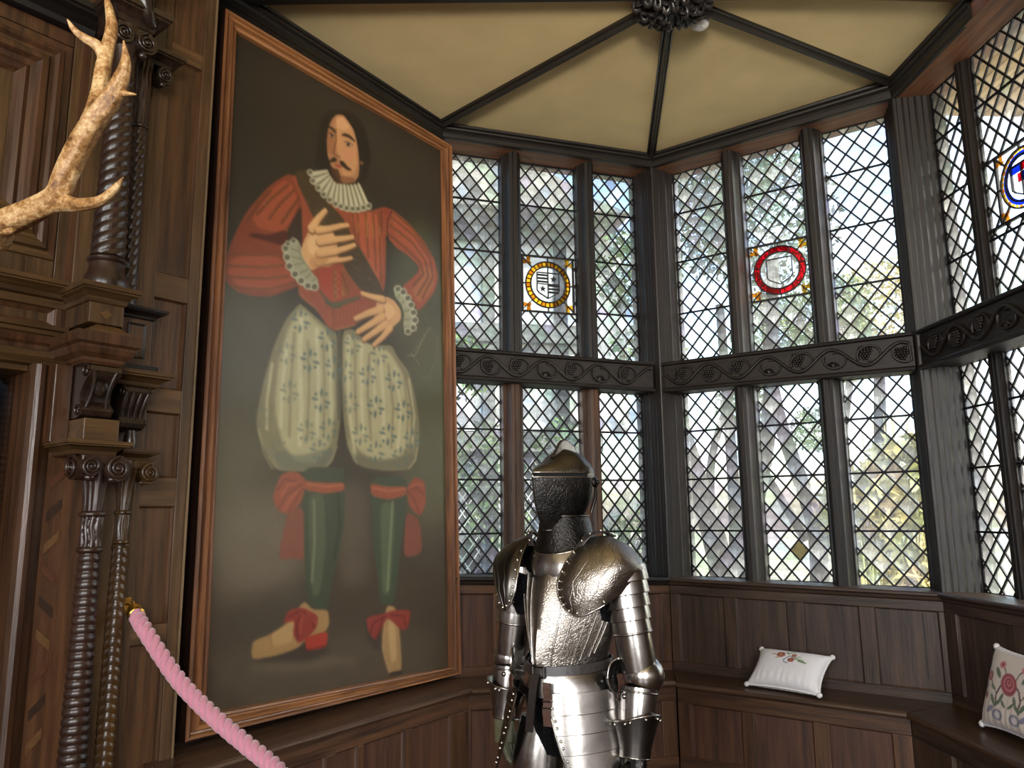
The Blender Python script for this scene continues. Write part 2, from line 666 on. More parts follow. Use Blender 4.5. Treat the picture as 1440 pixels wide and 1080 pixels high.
def carved_transom(parent, H, x0, x1, mat, seed):
    """deep rail carved with a running vine, leaves and bunches of grapes"""
    r = random.Random(seed)
    b = MB()
    za, zb = H('under', x0) + .012, H('tran', x0) - .012
    da, db = H.d('under', x0, x1), H.d('tran', x0, x1)
    b.box(x0, x1, .012, .235, za, zb, da, db)
    b.build('transom', mat, parent, bevel=.004)
    for za, zb, nm in ((H('tran', x0) - .026, H('tran', x0), 'tran'), (H('under', x0), H('under', x0) + .030, 'under')):
        d = H.d(nm, x0, x1)
        b = MB()
        b.sweep([[(x, y, zq + t) for y, t in ((.02, zb - za), (-.004, zb - za), (-.014, (zb - za) * .6), (-.010, (zb - za) * .2), (.0, 0), (.02, 0))]
                 for x, zq in ((x0, za), (x1, za + d))])
        b.build('moulding', mat, parent, 30)
    L = x1 - x0
    zc = lambda x: (H('under', x) + H('tran', x)) / 2 + .002
    amp = .060
    per = .40
    y = .004
    b = MB()
    n = 90
    pts = []
    for i in range(n + 1):
        x = x0 + .02 + (L - .04) * i / n
        pts.append((x, y, zc(x) + amp * math.sin(2 * math.pi * (x - x0) / per + 2.6)))
    b.tube(pts, .0115, 7)
    b.build('vine_stem', mat, parent, 60)
    k = 0
    x = x0 + per * .1
    while x < x1 - .14:
        up = 1 if k % 2 == 0 else -1
        # a curling tendril that closes into the hollow of each wave
        cx = x + per * .25
        cz = zc(cx) + up * .018
        pts, rad = [], []
        for i in range(17):
            t = i / 16
            a = (math.pi * 1.15 - t * math.pi * 1.75)
            rr = .066 * (1 - .34 * t)
            pts.append((cx + rr * 1.15 * math.cos(a) + .02, y, cz + up * (rr * .95 * math.sin(a) - .012)))
            rad.append(.0095 - .004 * t)
        pts = [p for p in pts if x0 + .012 < p[0] < x1 - .012]
        if len(pts) > 4:
            bb = MB()
            bb.tube(pts, rad[:len(pts)], 6)
            bb.build('tendril', mat, parent, 60)
        if k % 2 == 0 or k % 3 == 1:
            bb = MB()
            for row, cnt in enumerate((4, 5, 5, 4, 3, 2)):
                for j in range(cnt):
                    gx = cx - .01 + (j - (cnt - 1) / 2) * .017
                    gz = cz + .040 - row * .0150
                    if x0 + .02 < gx < x1 - .02:
                        bb.ball((gx, y + .003, gz), .0098, 6, 4)
            if bb.v:
                stuff(bb.build('grape_bunch', mat, parent, 60))
        else:
            for da_ in (-.9, 0, .9):
                bb = MB()
                ang = math.pi / 2 * up + da_
                pts = [(cx + u * .05 * math.cos(ang), y + .004 - .006 * math.sin(u * 3.1), cz + u * .045 * math.sin(ang)) for u in (0, .3, .65, 1)]
                if all(x0 + .01 < p[0] < x1 - .01 for p in pts):
                    bb.tube(pts, [.004, .017, .014, .003], 6, .6)
                    bb.build('leaf', mat, parent, 60)
        x += per / 2
        k += 1


def seat_unit(parent, M, H, x0, x1, sx0, sx1, panels, mats, dzr=.085):
    """one straight length of the bench: board with a rounded nose, framed front below"""
    va, vh, vp = mats
    yf = -SEAT_D + .028
    d = H.d('seat', sx0, sx1)
    zs = lambda x: H('seat', x)
    # board: mitred at its ends
    b = MB()
    nose = [(-SEAT_D + .010, 0.0), (-SEAT_D, -.008), (-SEAT_D - .002, -.018), (-SEAT_D + .004, -.030), (-SEAT_D + .020, -.036)]
    rings = []
    for xw, xs in ((x0, sx0), (x1, sx1)):
        rings.append([(xw, 0.0, zs(xw))] + [(xs, y, zs(xs) + z) for y, z in nose] + [(xw, 0.0, zs(xw) - .036)])
    b.sweep(rings)
    b.build('seat_board', SEAT, parent, 30, M)
    zt = lambda x: zs(x) - .036
    b = MB()
    b.box(sx0 - .02, sx1 + .02, yf + .03, yf + .05, 0.0, zt(sx0), 0, d)
    b.build('backing', va, parent, None, M)
    b = MB()
    b.box(sx0 - .012, sx1 + .012, yf, yf + .03, zt(sx0) - dzr, zt(sx0), d, d)
    b.build('rail', vh, parent, None, M, .004)
    b = MB()
    b.box(sx0 - .012, sx1 + .012, yf, yf + .03, 0.0, .165)
    b.build('rail', vh, parent, None, M, .004)
    xs = [sx0 - .012]
    for xa, xb in panels:
        xs += [xa, xb]
    xs.append(sx1 + .012)
    for i in range(0, len(xs), 2):
        if xs[i + 1] - xs[i] < .004:
            continue
        b = MB()
        b.box(xs[i], xs[i + 1], yf + .0015, yf + .03, .165, zt(xs[i]) - dzr, 0, zt(xs[i + 1]) - zt(xs[i]))
        b.build('stile', va, parent, None, M, .004)
    for xa, xb in panels:
        b = MB()
        b.panel(xa, xb, .165, zt(xa) - dzr, yf + .018, -.008, .008, 0, zt(xb) - zt(xa))
        b.build('panel', vp, parent, None, M)


BROWN = (OAK_V, OAK_H, OAK_PANEL)
GREY_V = wood('grey_brown_oak_upright', (36, 28, 23), (85, 65, 52), 'z', rough=0.4)
GREY_H = wood('grey_brown_oak_level', (36, 28, 23), (85, 65, 52), 'x', rough=0.4)
GREY_P = wood('grey_brown_oak_panel', (39, 29, 24), (81, 62, 50), 'z', rough=0.45, vary=.16)
GREY = (GREY_V, GREY_H, GREY_P)

# --- wall behind the portrait
wall_w = structure(empty('wall_portrait', W0), 'dark oak wall of the bay that carries the tall portrait', 'wall')
b = MB()
b.box(1.75, 3.80, 0.0, 0.25, 0.0, CAP)
b.build('backing', DARK_V, wall_w)
for k in range(5):
    b = MB()
    b.box(1.76 + k * .405, 1.76 + k * .405 + .40, -.012, .004, .66, 4.2)
    b.build('board', DARK_V, wall_w, bevel=.003)
cornice(wall_w, H0, 1.75, 3.7763, BLACK_H, -.012)
b = MB()
b.box(1.75, 3.7763, -.02, 0.0, 4.10, 4.19)
b.build('beam', BLACK_H, wall_w, bevel=.004)

# --- left window wall
wall_n = structure(empty('wall_left_window', W1), 'bay wall with three tall leaded lights over panelling, behind the armour', 'wall')
XL, XR = 1.0381, 2.6453
LIGHTS1 = [(1.075, 1.525), (1.655, 2.11), (2.225, 2.60)]
dado(wall_n, H1, XL, XR, [(1.09, 1.398), (1.46, 1.75), (1.81, 2.09), (2.15, 2.42), (2.478, 2.572)], BROWN)
sill(wall_n, H1, XL, XR, DARK_H)
b = MB()
b.box(XL, XR, 0.0, .32, H1('head', XL), CAP)
b.build('head_beam', SOFFIT, wall_n)
cornice(wall_n, H1, XL - .012, XR, BLACK_H)
carved_transom(wall_n, H1, XL, XR - .05, DARK_H, 3)
for (a, b_), (c, d) in zip(LIGHTS1[:-1], LIGHTS1[1:]):
    x = (b_ + c) / 2
    mullion(wall_n, x, c - b_ + .012, H1('tran', x) - .02, H1('head', x) + .01, DARK_V)
    mullion(wall_n, x, c - b_ + .012, H1('sill', x) - .005, H1('under', x) + .02, OAK_V)
b = MB()
b.box(XL - .1, 1.075, .02, .24, H1('sill', XL) - .02, H1('head', XL) + .02)
b.build('jamb', DARK_V, wall_n)

# --- middle window wall
wall_ne = structure(empty('wall_middle_window', W2), 'bay wall with three tall leaded lights over the white cushion', 'wall')
XL, XR = -2.2273, -0.5880
LIGHTS2 = [(-2.15, -1.746), (-1.62, -1.195), (-1.065, -.664)]
dado(wall_ne, H2, XL, XR, [(-2.165, -1.855), (-1.77, -1.452), (-1.352, -1.035), (-.95, -.618)], GREY)
b = MB()
b.box(-.70, -.694, .006, .0105, .70, 1.05)
b.build('board_joint', BLACK_H, wall_ne)
sill(wall_ne, H2, XL, XR, GREY_H)
b = MB()
b.box(XL, XR, 0.0, .32, H2('head', XL), CAP)
b.build('head_beam', SOFFIT, wall_ne)
cornice(wall_ne, H2, XL, XR, BLACK_H)
carved_transom(wall_ne, H2, XL + .02, XR - .02, DARK_H, 8)
for (a, b_), (c, d) in zip(LIGHTS2[:-1], LIGHTS2[1:]):
    x = (b_ + c) / 2
    mullion(wall_ne, x, c - b_ + .012, H2('tran', x) - .02, H2('head', x) + .01, DARK_V)
    mullion(wall_ne, x, c - b_ + .012, H2('sill', x) - .005, H2('under', x) + .02, DARK_V)

# --- right window wall
wall_e = structure(empty('wall_right_window', W3), 'shaded bay wall with leaded lights at the right edge', 'wall')
XL, XR = -4.3490, -2.35
LIGHTS3 = [(-4.30, -4.02), (-3.915, -3.41), (-3.30, -2.96)]
dado(wall_e, H3, XL, XR, [(-4.25, -3.80), (-3.70, -3.25), (-3.15, -2.70)], GREY)
sill(wall_e, H3, XL, XR, GREY_H)
b = MB()
b.box(XL, XR, 0.0, .32, H3('head', XL), CAP)
b.build('head_beam', SOFFIT, wall_e)
cornice(wall_e, H3, XL, -3.55, BLACK_H)
carved_transom(wall_e, H3, XL + .02, -2.92, DARK_H, 15)
for (a, b_), (c, d) in zip(LIGHTS3[:-1], LIGHTS3[1:]):
    x = (b_ + c) / 2
    mullion(wall_e, x, c - b_ + .012, H3('tran', x) - .02, H3('head', x) + .01, DARK_V, .32)
    mullion(wall_e, x, c - b_ + .012, H3('sill', x) - .005, H3('under', x) + .02, DARK_V, .32)
b = MB()
b.box(-2.96, -2.35, 0.0, .30, 1.1, CAP)
b.build('pier', DARK_V, wall_e)


# --- corner posts: clustered vertical mouldings from one glass edge to the next
def post(name, wall, Ma, xa, Mb, xb, corner, mat, z0, z1, back=.30):
    """profile given in both walls' frames, drawn in the world and set into the wall"""
    inv = wall.matrix_world.inverted()
    ca = local(Ma, (corner[0], corner[1], 0)).x
    cb = local(Mb, (corner[0], corner[1], 0)).x
    wa, wb = ca - xa, xb - cb
    steps = [(0.0, .225), (.0, .19), (.22, .172), (.16, .158), (.36, .135), (.36, .125), (.30, .115), (.56, .092), (.50, .080), (.70, .062),
             (.70, .052), (.62, .044), (.86, .022), (.82, .014), (.94, .002)]
    pts = [to_world(Ma, xa + wa * u, y) for u, y in steps]
    pts += [to_world(Mb, xb - wb * u, y) for u, y in steps[::-1]]
    pts.append(to_world(Mb, xb, back))
    pts.append(to_world(Ma, xa, back))
    b = MB()
    lp = [inv @ Vector((p.x, p.y, 0)) for p in pts]
    b.prism([(p.x, p.y) for p in lp], z0, z1, 'z')
    return b.build(name, mat, wall, 20)


bpy.context.view_layer.update()
post('post', wall_n, W1, 2.60, W2, -2.15, (1.0582, 5.4052), DARK_V, 1.18, 4.19)
post('post', wall_ne, W2, -.664, W3, -4.30, (2.4022, 4.4666), DARK_V, 1.16, 4.19)

# ------------------------------------------------------------------ window seat round the bay
seat = empty('window_seat')
tag(seat, 'dark oak panelled window seat running round the whole bay', 'bench')
sc0 = [(-.245, 4.609), (.997, 5.003), (2.046, 4.270)]
s01a, s01b = local(W0, (*sc0[0], 0)).x, local(W1, (*sc0[0], 0)).x
s12a, s12b = local(W1, (*sc0[1], 0)).x, local(W2, (*sc0[1], 0)).x
s23a, s23b = local(W2, (*sc0[2], 0)).x, local(W3, (*sc0[2], 0)).x
seat_unit(seat, W0, H0, 1.84, 3.7763, 1.84, s01a, [(1.95, 2.25), (2.33, 2.60), (2.66, 2.80), (2.84, 3.125), (3.185, 3.50)], BROWN)
seat_unit(seat, W1, H1, 1.0381, 2.6453, s01b, s12a, [(1.165, 1.40), (1.46, 1.70), (1.76, 2.0), (2.06, 2.375)], BROWN)
seat_unit(seat, W2, H2, -2.2273, -.5880, s12b, s23a, [(-1.975, -1.66), (-1.585, -1.255), (-1.17, -.85)], BROWN)
seat_unit(seat, W3, H3, -4.3490, -2.40, s23b, -2.40, [(-3.85, -3.45), (-3.35, -2.95), (-2.85, -2.5)], GREY)

# ------------------------------------------------------------------ the hall behind the camera (out of the picture)
hall = structure(empty('wall_hall'), 'plain panelled walls of the hall behind the viewer', 'wall')
b = MB()
b.box(2.62, 2.80, -4.6, 2.5, 0, CAP)
b.build('right_side', HALL_V, hall)
b = MB()
b.box(-5.15, -5.0, -4.6, -1.2, 0, CAP)
b.build('left_side', HALL_V, hall)
b = MB()
for x0, x1, z0, z1 in ((-5.0, -3.6, 0, CAP), (-1.6, 0.0, 0, CAP), (2.0, 2.7, 0, CAP), (-3.6, -1.6, 0, 1.0), (-3.6, -1.6, 3.8, CAP),
                       (0.0, 2.0, 0, 1.0), (0.0, 2.0, 3.8, CAP)):
    b.box(x0, x1, -4.6, -4.45, z0, z1)
b.build('back_side', HALL_V, hall)
for i, x0 in enumerate((-3.6, 0.0)):
    w = structure(empty('window_%d' % (21 + i), Matrix.Translation((x0, -4.52, 1.0))), 'tall stone-barred window of the hall behind the viewer', 'window')
    for k in range(5):
        b = MB()
        b.box(k * .48, k * .48 + .08, -.05, .05, 0, 2.8)
        b.build('mullion', PLASTER, w)
    for z in (0.0, 1.4, 2.72):
        b = MB()
        b.box(0.0, 2.0, -.05, .05, z, z + .08)
        b.build('transom', PLASTER, w)
# ------------------------------------------------------------------ leaded windows
GLASSES = [glass('clear_quarry', (0.96, 0.98, 0.97), 0.10), glass('greenish_quarry', (0.84, 0.93, 0.86), 0.16),
           glass('bluish_quarry', (0.82, 0.89, 0.97), 0.16), glass('dusty_quarry', (0.88, 0.90, 0.88), 0.34),
           glass('violet_quarry', (0.86, 0.84, 0.93), 0.16), glass('smoky_quarry', (0.62, 0.64, 0.66), 0.22)]
G_RED = glass('ruby_glass', (0.74, 0.05, 0.09), 0.10, (0.62, 0.04, 0.08, 1), 0.06)
G_GOLD = glass('gold_stain', (0.96, 0.70, 0.14), 0.12, (0.85, 0.58, 0.10, 1), 0.06)
G_AMBER = glass('amber_stain', (0.82, 0.46, 0.08), 0.14, (0.70, 0.40, 0.07, 1), 0.06)
G_BROWN = glass('brown_stain', (0.30, 0.15, 0.05), 0.12, (0.3, 0.16, 0.06, 1), 0.06)
G_BLUE = glass('cobalt_glass', (0.06, 0.14, 0.62), 0.10, (0.08, 0.16, 0.6, 1), 0.06)
G_BLACK = plain('fired_black_paint', (22, 22, 24), 0.5)
YG = .222


def clip(poly, a, b, c):
    """keep the part of poly where a*x + b*z <= c"""
    out = []
    for i in range(len(poly)):
        p, q = poly[i], poly[(i + 1) % len(poly)]
        dp, dq = a * p[0] + b * p[1] - c, a * q[0] + b * q[1] - c
        if dp <= 0:
            out.append(p)
        if (dp < 0 < dq) or (dq < 0 < dp):
            t = dp / (dp - dq)
            out.append((p[0] + (q[0] - p[0]) * t, p[1] + (q[1] - p[1]) * t))
    return out


def clip_rect(poly, x0, x1, z0, z1):
    for a, b, c in ((1, 0, x1), (-1, 0, -x0), (0, 1, z1), (0, -1, -z0)):
        poly = clip(poly, a, b, c)
        if len(poly) < 3:
            return []
    return poly


def area(p):
    return abs(sum(p[i][0] * p[(i + 1) % len(p)][1] - p[(i + 1) % len(p)][0] * p[i][1] for i in range(len(p)))) / 2


def plate(poly, y, th):
    """a flat piece of glass standing in the x-z plane"""
    b = MB()
    n = len(poly)
    b.v = [(p[0], y - th / 2, p[1]) for p in poly] + [(p[0], y + th / 2, p[1]) for p in poly]
    b.f = [tuple(range(n)), tuple(range(2 * n - 1, n - 1, -1))] + [(k, n + k, n + (k + 1) % n, (k + 1) % n) for k in range(n)]
    return b


def strip(b, p, q, w, y0=.214, y1=.230):
    """a lead or bar from p to q, width w"""
    d = Vector((q[0] - p[0], q[1] - p[1]))
    if d.length < 1e-4:
        return
    d.normalize()
    nx, nz = -d.y * w / 2, d.x * w / 2
    c = [(p[0] + nx, p[1] + nz), (q[0] + nx, q[1] + nz), (q[0] - nx, q[1] - nz), (p[0] - nx, p[1] - nz)]
    b.hexa([(a, y0, z) for a, z in c] + [(a, y1, z) for a, z in c])


QUARRY = {}


def quarry(w, h, g):
    k = (w, h, g)
    if k not in QUARRY:
        QUARRY[k] = plate([(0, -h / 2 + .003), (w / 2 - .003, 0), (0, h / 2 - .003), (-w / 2 + .003, 0)], 0, .003).mesh('pane', GLASSES[g])
    return QUARRY[k]


def leaded(n, M, x0, x1, z0, z1, bars, pw, ph, label, hole=None, seed=0, weights=(5, 2, 2, 3, 1, 0)):
    r = random.Random(seed)
    xc = (x0 + x1) / 2
    root = structure(empty('window_%d' % n, M @ Matrix.Translation((xc, 0, z0))), label, 'window')
    O = Matrix.Translation((-xc, 0, -z0))
    lead = MB()
    if hole:
        hx0, hx1, hz0, hz1 = hole
        rects = [(x0, x1, hz1, z1), (x0, x1, z0, hz0), (x0, hx0, hz0, hz1), (hx1, x1, hz0, hz1)]
    else:
        rects = [(x0, x1, z0, z1)]
    zr = bars[0] if bars else z1
    for rx0, rx1, rz0, rz1 in rects:
        if rx1 - rx0 < .006:
            continue
        ni, nj = int((x1 - x0) / pw * 2) + 4, int((z1 - z0) / ph * 2) + 6
        for i in range(-ni, ni + 1):
            for j in range(-nj * 2, nj * 2 + 1):
                if (i + j) % 2:
                    continue
                cx, cz = xc + i * pw / 2, zr + j * ph / 2
                if not (rx0 - pw < cx < rx1 + pw and rz0 - ph < cz < rz1 + ph):
                    continue
                g = r.choices(range(6), weights)[0]
                full = cx - pw / 2 >= rx0 and cx + pw / 2 <= rx1 and cz - ph / 2 >= rz0 and cz + ph / 2 <= rz1
                tilt = Matrix.Rotation(r.gauss(0, .012), 4, 'X') @ Matrix.Rotation(r.gauss(0, .012), 4, 'Z')
                if full:
                    link('pane', quarry(pw, ph, g), root, O @ Matrix.Translation((cx, YG, cz)) @ tilt)
                else:
                    p = clip_rect([(cx, cz - ph / 2), (cx + pw / 2, cz), (cx, cz + ph / 2), (cx - pw / 2, cz)], rx0, rx1, rz0, rz1)
                    if len(p) >= 3 and area(p) > pw * ph * .03:
                        plate([(a - cx, b - cz) for a, b in p], 0, .003).build('pane', GLASSES[g], root, None, O @ Matrix.Translation((cx, YG, cz)))
        # the net of leads
        sl = ph / pw
        for s in (1, -1):
            for k in range(-nj * 3, nj * 3):
                c = zr + (k + .5) * ph - s * sl * xc       # z = s*sl*x + c
                xa, xb = rx0, rx1
                lo, hi = sorted(((rz0 - c) / (s * sl), (rz1 - c) / (s * sl)))
                xa, xb = max(xa, lo), min(xb, hi)
                if xb - xa > .004:
                    strip(lead, (xa, s * sl * xa + c), (xb, s * sl * xb + c), .0105, .2165, .2275)
    for a, b, c, d in ((x0, z0, x1, z0), (x0, z1, x1, z1), (x0, z0, x0, z1), (x1, z0, x1, z1)):
        strip(lead, (a, b), (c, d), .016, .213, .231)
    if hole:
        for a, b, c, d in ((x0, hz0, x1, hz0), (x0, hz1, x1, hz1), (hx0, hz0, hx0, hz1), (hx1, hz0, hx1, hz1)):
            strip(lead, (a, b), (c, d), .013, .213, .230)
    stuff(lead.build('lead_net', LEAD, root, None, O))
    for z in bars:
        if hole and hole[2] - .02 < z < hole[3] + .02:
            continue
        b = MB()
        b.box(x0, x1, .204, .214, z - .006, z + .006)
        b.build('saddle_bar', IRON, root, None, O)
    b = MB()
    for a0, a1, c0, c1 in ((x0 - .02, x0 + .008, z0 - .02, z1 + .02), (x1 - .008, x1 + .02, z0 - .02, z1 + .02),
                           (x0, x1, z0 - .02, z0 + .008), (x0, x1, z1 - .008, z1 + .02)):
        b.box(a0, a1, .212, .236, c0, c1)
    b.build('window_frame', IRON, root, None, O)
    return root, O


def ring_piece(cx, cz, r0x, r1x, kz, a0, a1, n=5):
    p = [(cx + r1x * math.cos(a0 + (a1 - a0) * k / n), cz + kz * r1x * math.sin(a0 + (a1 - a0) * k / n)) for k in range(n + 1)]
    q = [(cx + r0x * math.cos(a0 + (a1 - a0) * k / n), cz + kz * r0x * math.sin(a0 + (a1 - a0) * k / n)) for k in range(n + 1)]
    return p + q[::-1]


def sprig(cx, cz, s, a):
    """a three-lobed oak sprig"""
    out = []
    for t, rr in ((0, .2), (.5, .95), (.85, .62), (1.15, .72), (1.57, .34), (1.9, .72), (2.3, .62), (2.65, .95), (3.14, .2), (4.0, .34), (4.7, .28), (5.4, .34)):
        out.append((cx + s * rr * math.cos(t + a), cz + s * rr * math.sin(t + a)))
    return out


def coat_of_arms(root, O, hole, kind):
    x0, x1, z0, z1 = hole
    cx, cz = (x0 + x1) / 2, (z0 + z1) / 2
    w, h = x1 - x0, z1 - z0
    lead = MB()
    R1 = w * .435
    R0 = R1 * (.78 if kind != 'red' else .76)
    kz = h / w * (1.0 if kind == 'red' else .96)

    def piece(name, poly, m, y=.2215, th=.003):
        return plate(poly, y, th).build(name, m, root, None, O)

    def outline(poly, wd=.008, close=True):
        for i in range(len(poly) if close else len(poly) - 1):
            strip(lead, poly[i], poly[(i + 1) % len(poly)], wd, .214, .228)

    # clear background in eight pieces round the ring, and the field inside it
    N = 8
    for k in range(N):
        a0, a1 = 2 * math.pi * k / N, 2 * math.pi * (k + 1) / N
        arc = [(cx + R1 * math.cos(a0 + (a1 - a0) * i / 5), cz + kz * R1 * math.sin(a0 + (a1 - a0) * i / 5)) for i in range(6)]

        def edge(a):
            c, s = math.cos(a), math.sin(a)
            t = min((w / 2) / abs(c) if abs(c) > 1e-6 else 9, (h / 2) / abs(s) if abs(s) > 1e-6 else 9)
            return (cx + t * c, cz + t * s)
        e0, e1 = edge(a0), edge(a1)
        far = [e1]
        if abs(e0[0] - e1[0]) > .002 and abs(e0[1] - e1[1]) > .002:
            sx = x1 if math.cos((a0 + a1) / 2) > 0 else x0
            sz = z1 if math.sin((a0 + a1) / 2) > 0 else z0
            far = [e1, (sx, sz)]
        piece('pane', arc + far + [e0], GLASSES[0])
        strip(lead, arc[0], e0, .007, .214, .228)
    inner = [(cx + R0 * math.cos(2 * math.pi * k / 24), cz + kz * R0 * math.sin(2 * math.pi * k / 24)) for k in range(24)]
    outer = [(cx + R1 * math.cos(2 * math.pi * k / 24), cz + kz * R1 * math.sin(2 * math.pi * k / 24)) for k in range(24)]
    outline(inner)
    outline(outer)
    # ring
    if kind == 'red':
        for k in range(7):
            a0 = .2 + 2 * math.pi * k / 7
            piece('ring_segment', ring_piece(cx, cz, R0, R1, kz, a0, a0 + 2 * math.pi / 7), G_RED)
            strip(lead, (cx + R0 * math.cos(a0), cz + kz * R0 * math.sin(a0)), (cx + R1 * math.cos(a0), cz + kz * R1 * math.sin(a0)), .006, .214, .228)
    else:
        n = 30
        for k in range(n):
            a0 = 2 * math.pi * k / n
            a1 = a0 + 2 * math.pi / n * .72
            a2 = a0 + 2 * math.pi / n
            mm = (G_GOLD if k % 3 else G_AMBER)
            Rm = R0 + (R1 - R0) * (.5 if kind == 'blue' else 0)
            piece('ring_segment', ring_piece(cx, cz, Rm, R1, kz, a0, a1, 2), mm)
            piece('ring_twist', ring_piece(cx, cz, Rm, R1, kz, a1, a2, 2), G_BROWN if kind != 'blue' else GLASSES[0])
        if kind == 'blue':
            for k in range(12):
                a0 = 2 * math.pi * k / 12
                piece('ring_segment', ring_piece(cx, cz, R0 * .92, Rm, kz, a0, a0 + 2 * math.pi / 12, 3), G_BLUE)
    # shield
    sw, sh = R0 * 1.26, R0 * kz * 1.42
    sx0, sx1, szt = cx - sw / 2, cx + sw / 2, cz + sh * .46
    szb = szt - sh
    shield = [(sx0, szt), (sx0, cz - sh * .24), (sx0 + sw * .1, cz - sh * .34), (sx0 + sw * .28, cz - sh * .43), (cx, szb),
              (sx1 - sw * .28, cz - sh * .43), (sx1 - sw * .1, cz - sh * .34), (sx1, cz - sh * .24), (sx1, szt)]
    outline(shield, .006)
    field_l = [p for p in inner if p[0] <= cx + .001]
    field_r = [p for p in inner if p[0] >= cx - .001]
    field_l.sort(key=lambda p: math.atan2(p[1] - cz, -(p[0] - cx)))
    field_r.sort(key=lambda p: math.atan2(p[1] - cz, p[0] - cx))
    piece('pane', field_l, GLASSES[3 if kind == 'red' else 0], .2235)
    piece('pane', field_r, GLASSES[0], .2235)
    if kind == 'gold':
        strip(lead, (cx, szt + .02), (cx, szb), .006, .214, .228)
        strip(lead, (cx, z1), (cx, szt), .006, .214, .228)
        zm = cz + sh * .02
        strip(lead, (sx0, zm), (sx1, zm), .005, .214, .226)
        bars = [(sx0, cx, szt - sh * (.10 + .13 * k)) for k in range(3)] + [(cx, sx1, zm - sh * (.06 + .13 * k)) for k in range(3)]
        for a, b_, z in bars:
            p = clip_rect([(a, z - sh * .038), (b_, z - sh * .038), (b_, z + sh * .038), (a, z + sh * .038)], -99, 99, szb, szt)
            piece('black_bar', p, G_BLACK, .2165, .002)
        for sx, sz in ((cx + sw * .25, szt - sh * .24), (cx - sw * .25, zm - sh * .2)):
            st = []
            for k in range(10):
                a = math.pi / 2 + k * math.pi / 5
                rr = sw * (.17 if k % 2 == 0 else .07)
                st.append((sx + rr * math.cos(a), sz + rr * math.sin(a)))
            piece('black_star', st, G_BLACK, .2165, .002)
    elif kind == 'blue':
        strip(lead, (cx, szt), (cx, szb), .006, .214, .228)
        for a, b_, z_0, z_1, mm in ((sx0, cx, szt - sh * .24, szt, G_BLUE), (sx0 + sw * .3, cx, szt - sh * .55, szt - sh * .28, G_RED),
                                    (cx, sx1, szt - sh * .24, szt, G_RED), (cx, sx1 - sw * .2, szt - sh * .55, szt - sh * .28, G_BLUE)):
            piece('shield_quarter', [(a, z_0), (b_, z_0), (b_, z_1), (a, z_1)], mm, .2195)
    # gold sprigs in the corners
    o = w * .125
    for k_, (sx, sz, a) in enumerate(((x0 + o, z1 - o, 2.36 - 1.57), (x1 - o, z1 - o, .78 - 1.57), (x0 + o, z0 + o, 3.93 - 1.57), (x1 - o, z0 + o, 5.5 - 1.57))):
        piece('gold_sprig', sprig(sx, sz, w * .165, a), G_GOLD if k_ % 2 else G_AMBER, .2185, .002)
        piece('acorn', [(sx + w * .02 * math.cos(t), sz - w * .02 + w * .028 * math.sin(t)) for t in (0, 1, 2, 3, 4, 5)], G_AMBER, .2168, .001)
    stuff(lead.build('lead_outline', LEAD, root, None, O))


BU, BL = (3.852, 3.474, 3.078), (2.205, 1.863, 1.506)
W1K = dict(pw=.105, ph=.1285, weights=(6, 3, 2, 3, 1, 1))
W2K = dict(pw=.1165, ph=.137, weights=(5, 2, 3, 3, 2, 0))
W3K = dict(pw=.112, ph=.134, weights=(8, 1, 1, 1, 0, 0))
place = ('left', 'middle', 'right')
walls = (('behind the armour', W1, LIGHTS1, H1, W1K), ('above the white cushion', W2, LIGHTS2, H2, W2K), ('at the right edge', W3, LIGHTS3, H3, W3K))
HOLES = {(0, 1): ((1.69, 2.083, 3.063, 3.476), 'gold', 'a quartered star-and-bar shield in a gold wreath'),
         (1, 1): ((-1.612, -1.204, 3.078, 3.474), 'red', 'a red ring of stained glass'),
         (2, 1): ((-3.815, -3.445, 3.135, 3.515), 'blue', 'a blue and yellow ring of stained glass')}
n = 1
for wi, (where, M, lights, H, kw) in enumerate(walls):
    for li, (x0, x1) in enumerate(lights):
        for tier in (1, 0):
            z0, z1 = (2.685, H('head', (x0 + x1) / 2) + .005) if tier else (H('sill', (x0 + x1) / 2) - .005, H('under', (x0 + x1) / 2) + .02)
            hole = HOLES.get((wi, li)) if tier else None
            lab = '%s %s leaded light %s%s' % ('upper' if tier else 'lower', place[li], where, ' with ' + hole[2] if hole else ' of clear diamond panes')
            root, O = leaded(n, M, x0, x1, z0, z1, BU if tier else BL, label=lab, hole=hole[0] if hole else None, seed=40 + n, **kw)
            if hole:
                coat_of_arms(root, O, hole[0], hole[1])
            n += 1

# one quarry of the middle window carries a few lines of faded gold writing, too small to read
wq = bpy.data.objects['window_10']
cx_, cz_ = (-1.4075, 1.3830)
Oq = wq.matrix_world.inverted() @ W2
plate([(cx_, cz_ - .062), (cx_ + .052, cz_), (cx_, cz_ + .062), (cx_ - .052, cz_)], .2185, .002).build('written_pane', glass('olive_quarry', (.60, .58, .38), .2, (.4, .4, .25, 1)), wq, None, Oq)
b = MB()
r_ = random.Random(2)
for k in range(5):
    z = cz_ + .030 - k * .014
    half = .040 * (1 - abs(z - cz_) / .062)
    x = cx_ - half
    while x < cx_ + half - .006:
        l = r_.uniform(.004, .010)
        strip(b, (x, z + r_.uniform(-.002, .002)), (x + l, z + r_.uniform(-.002, .002)), .0025, .2165, .2172)
        x += l + .003
stuff(b.build('faded_writing', G_GOLD, wq, None, Oq))
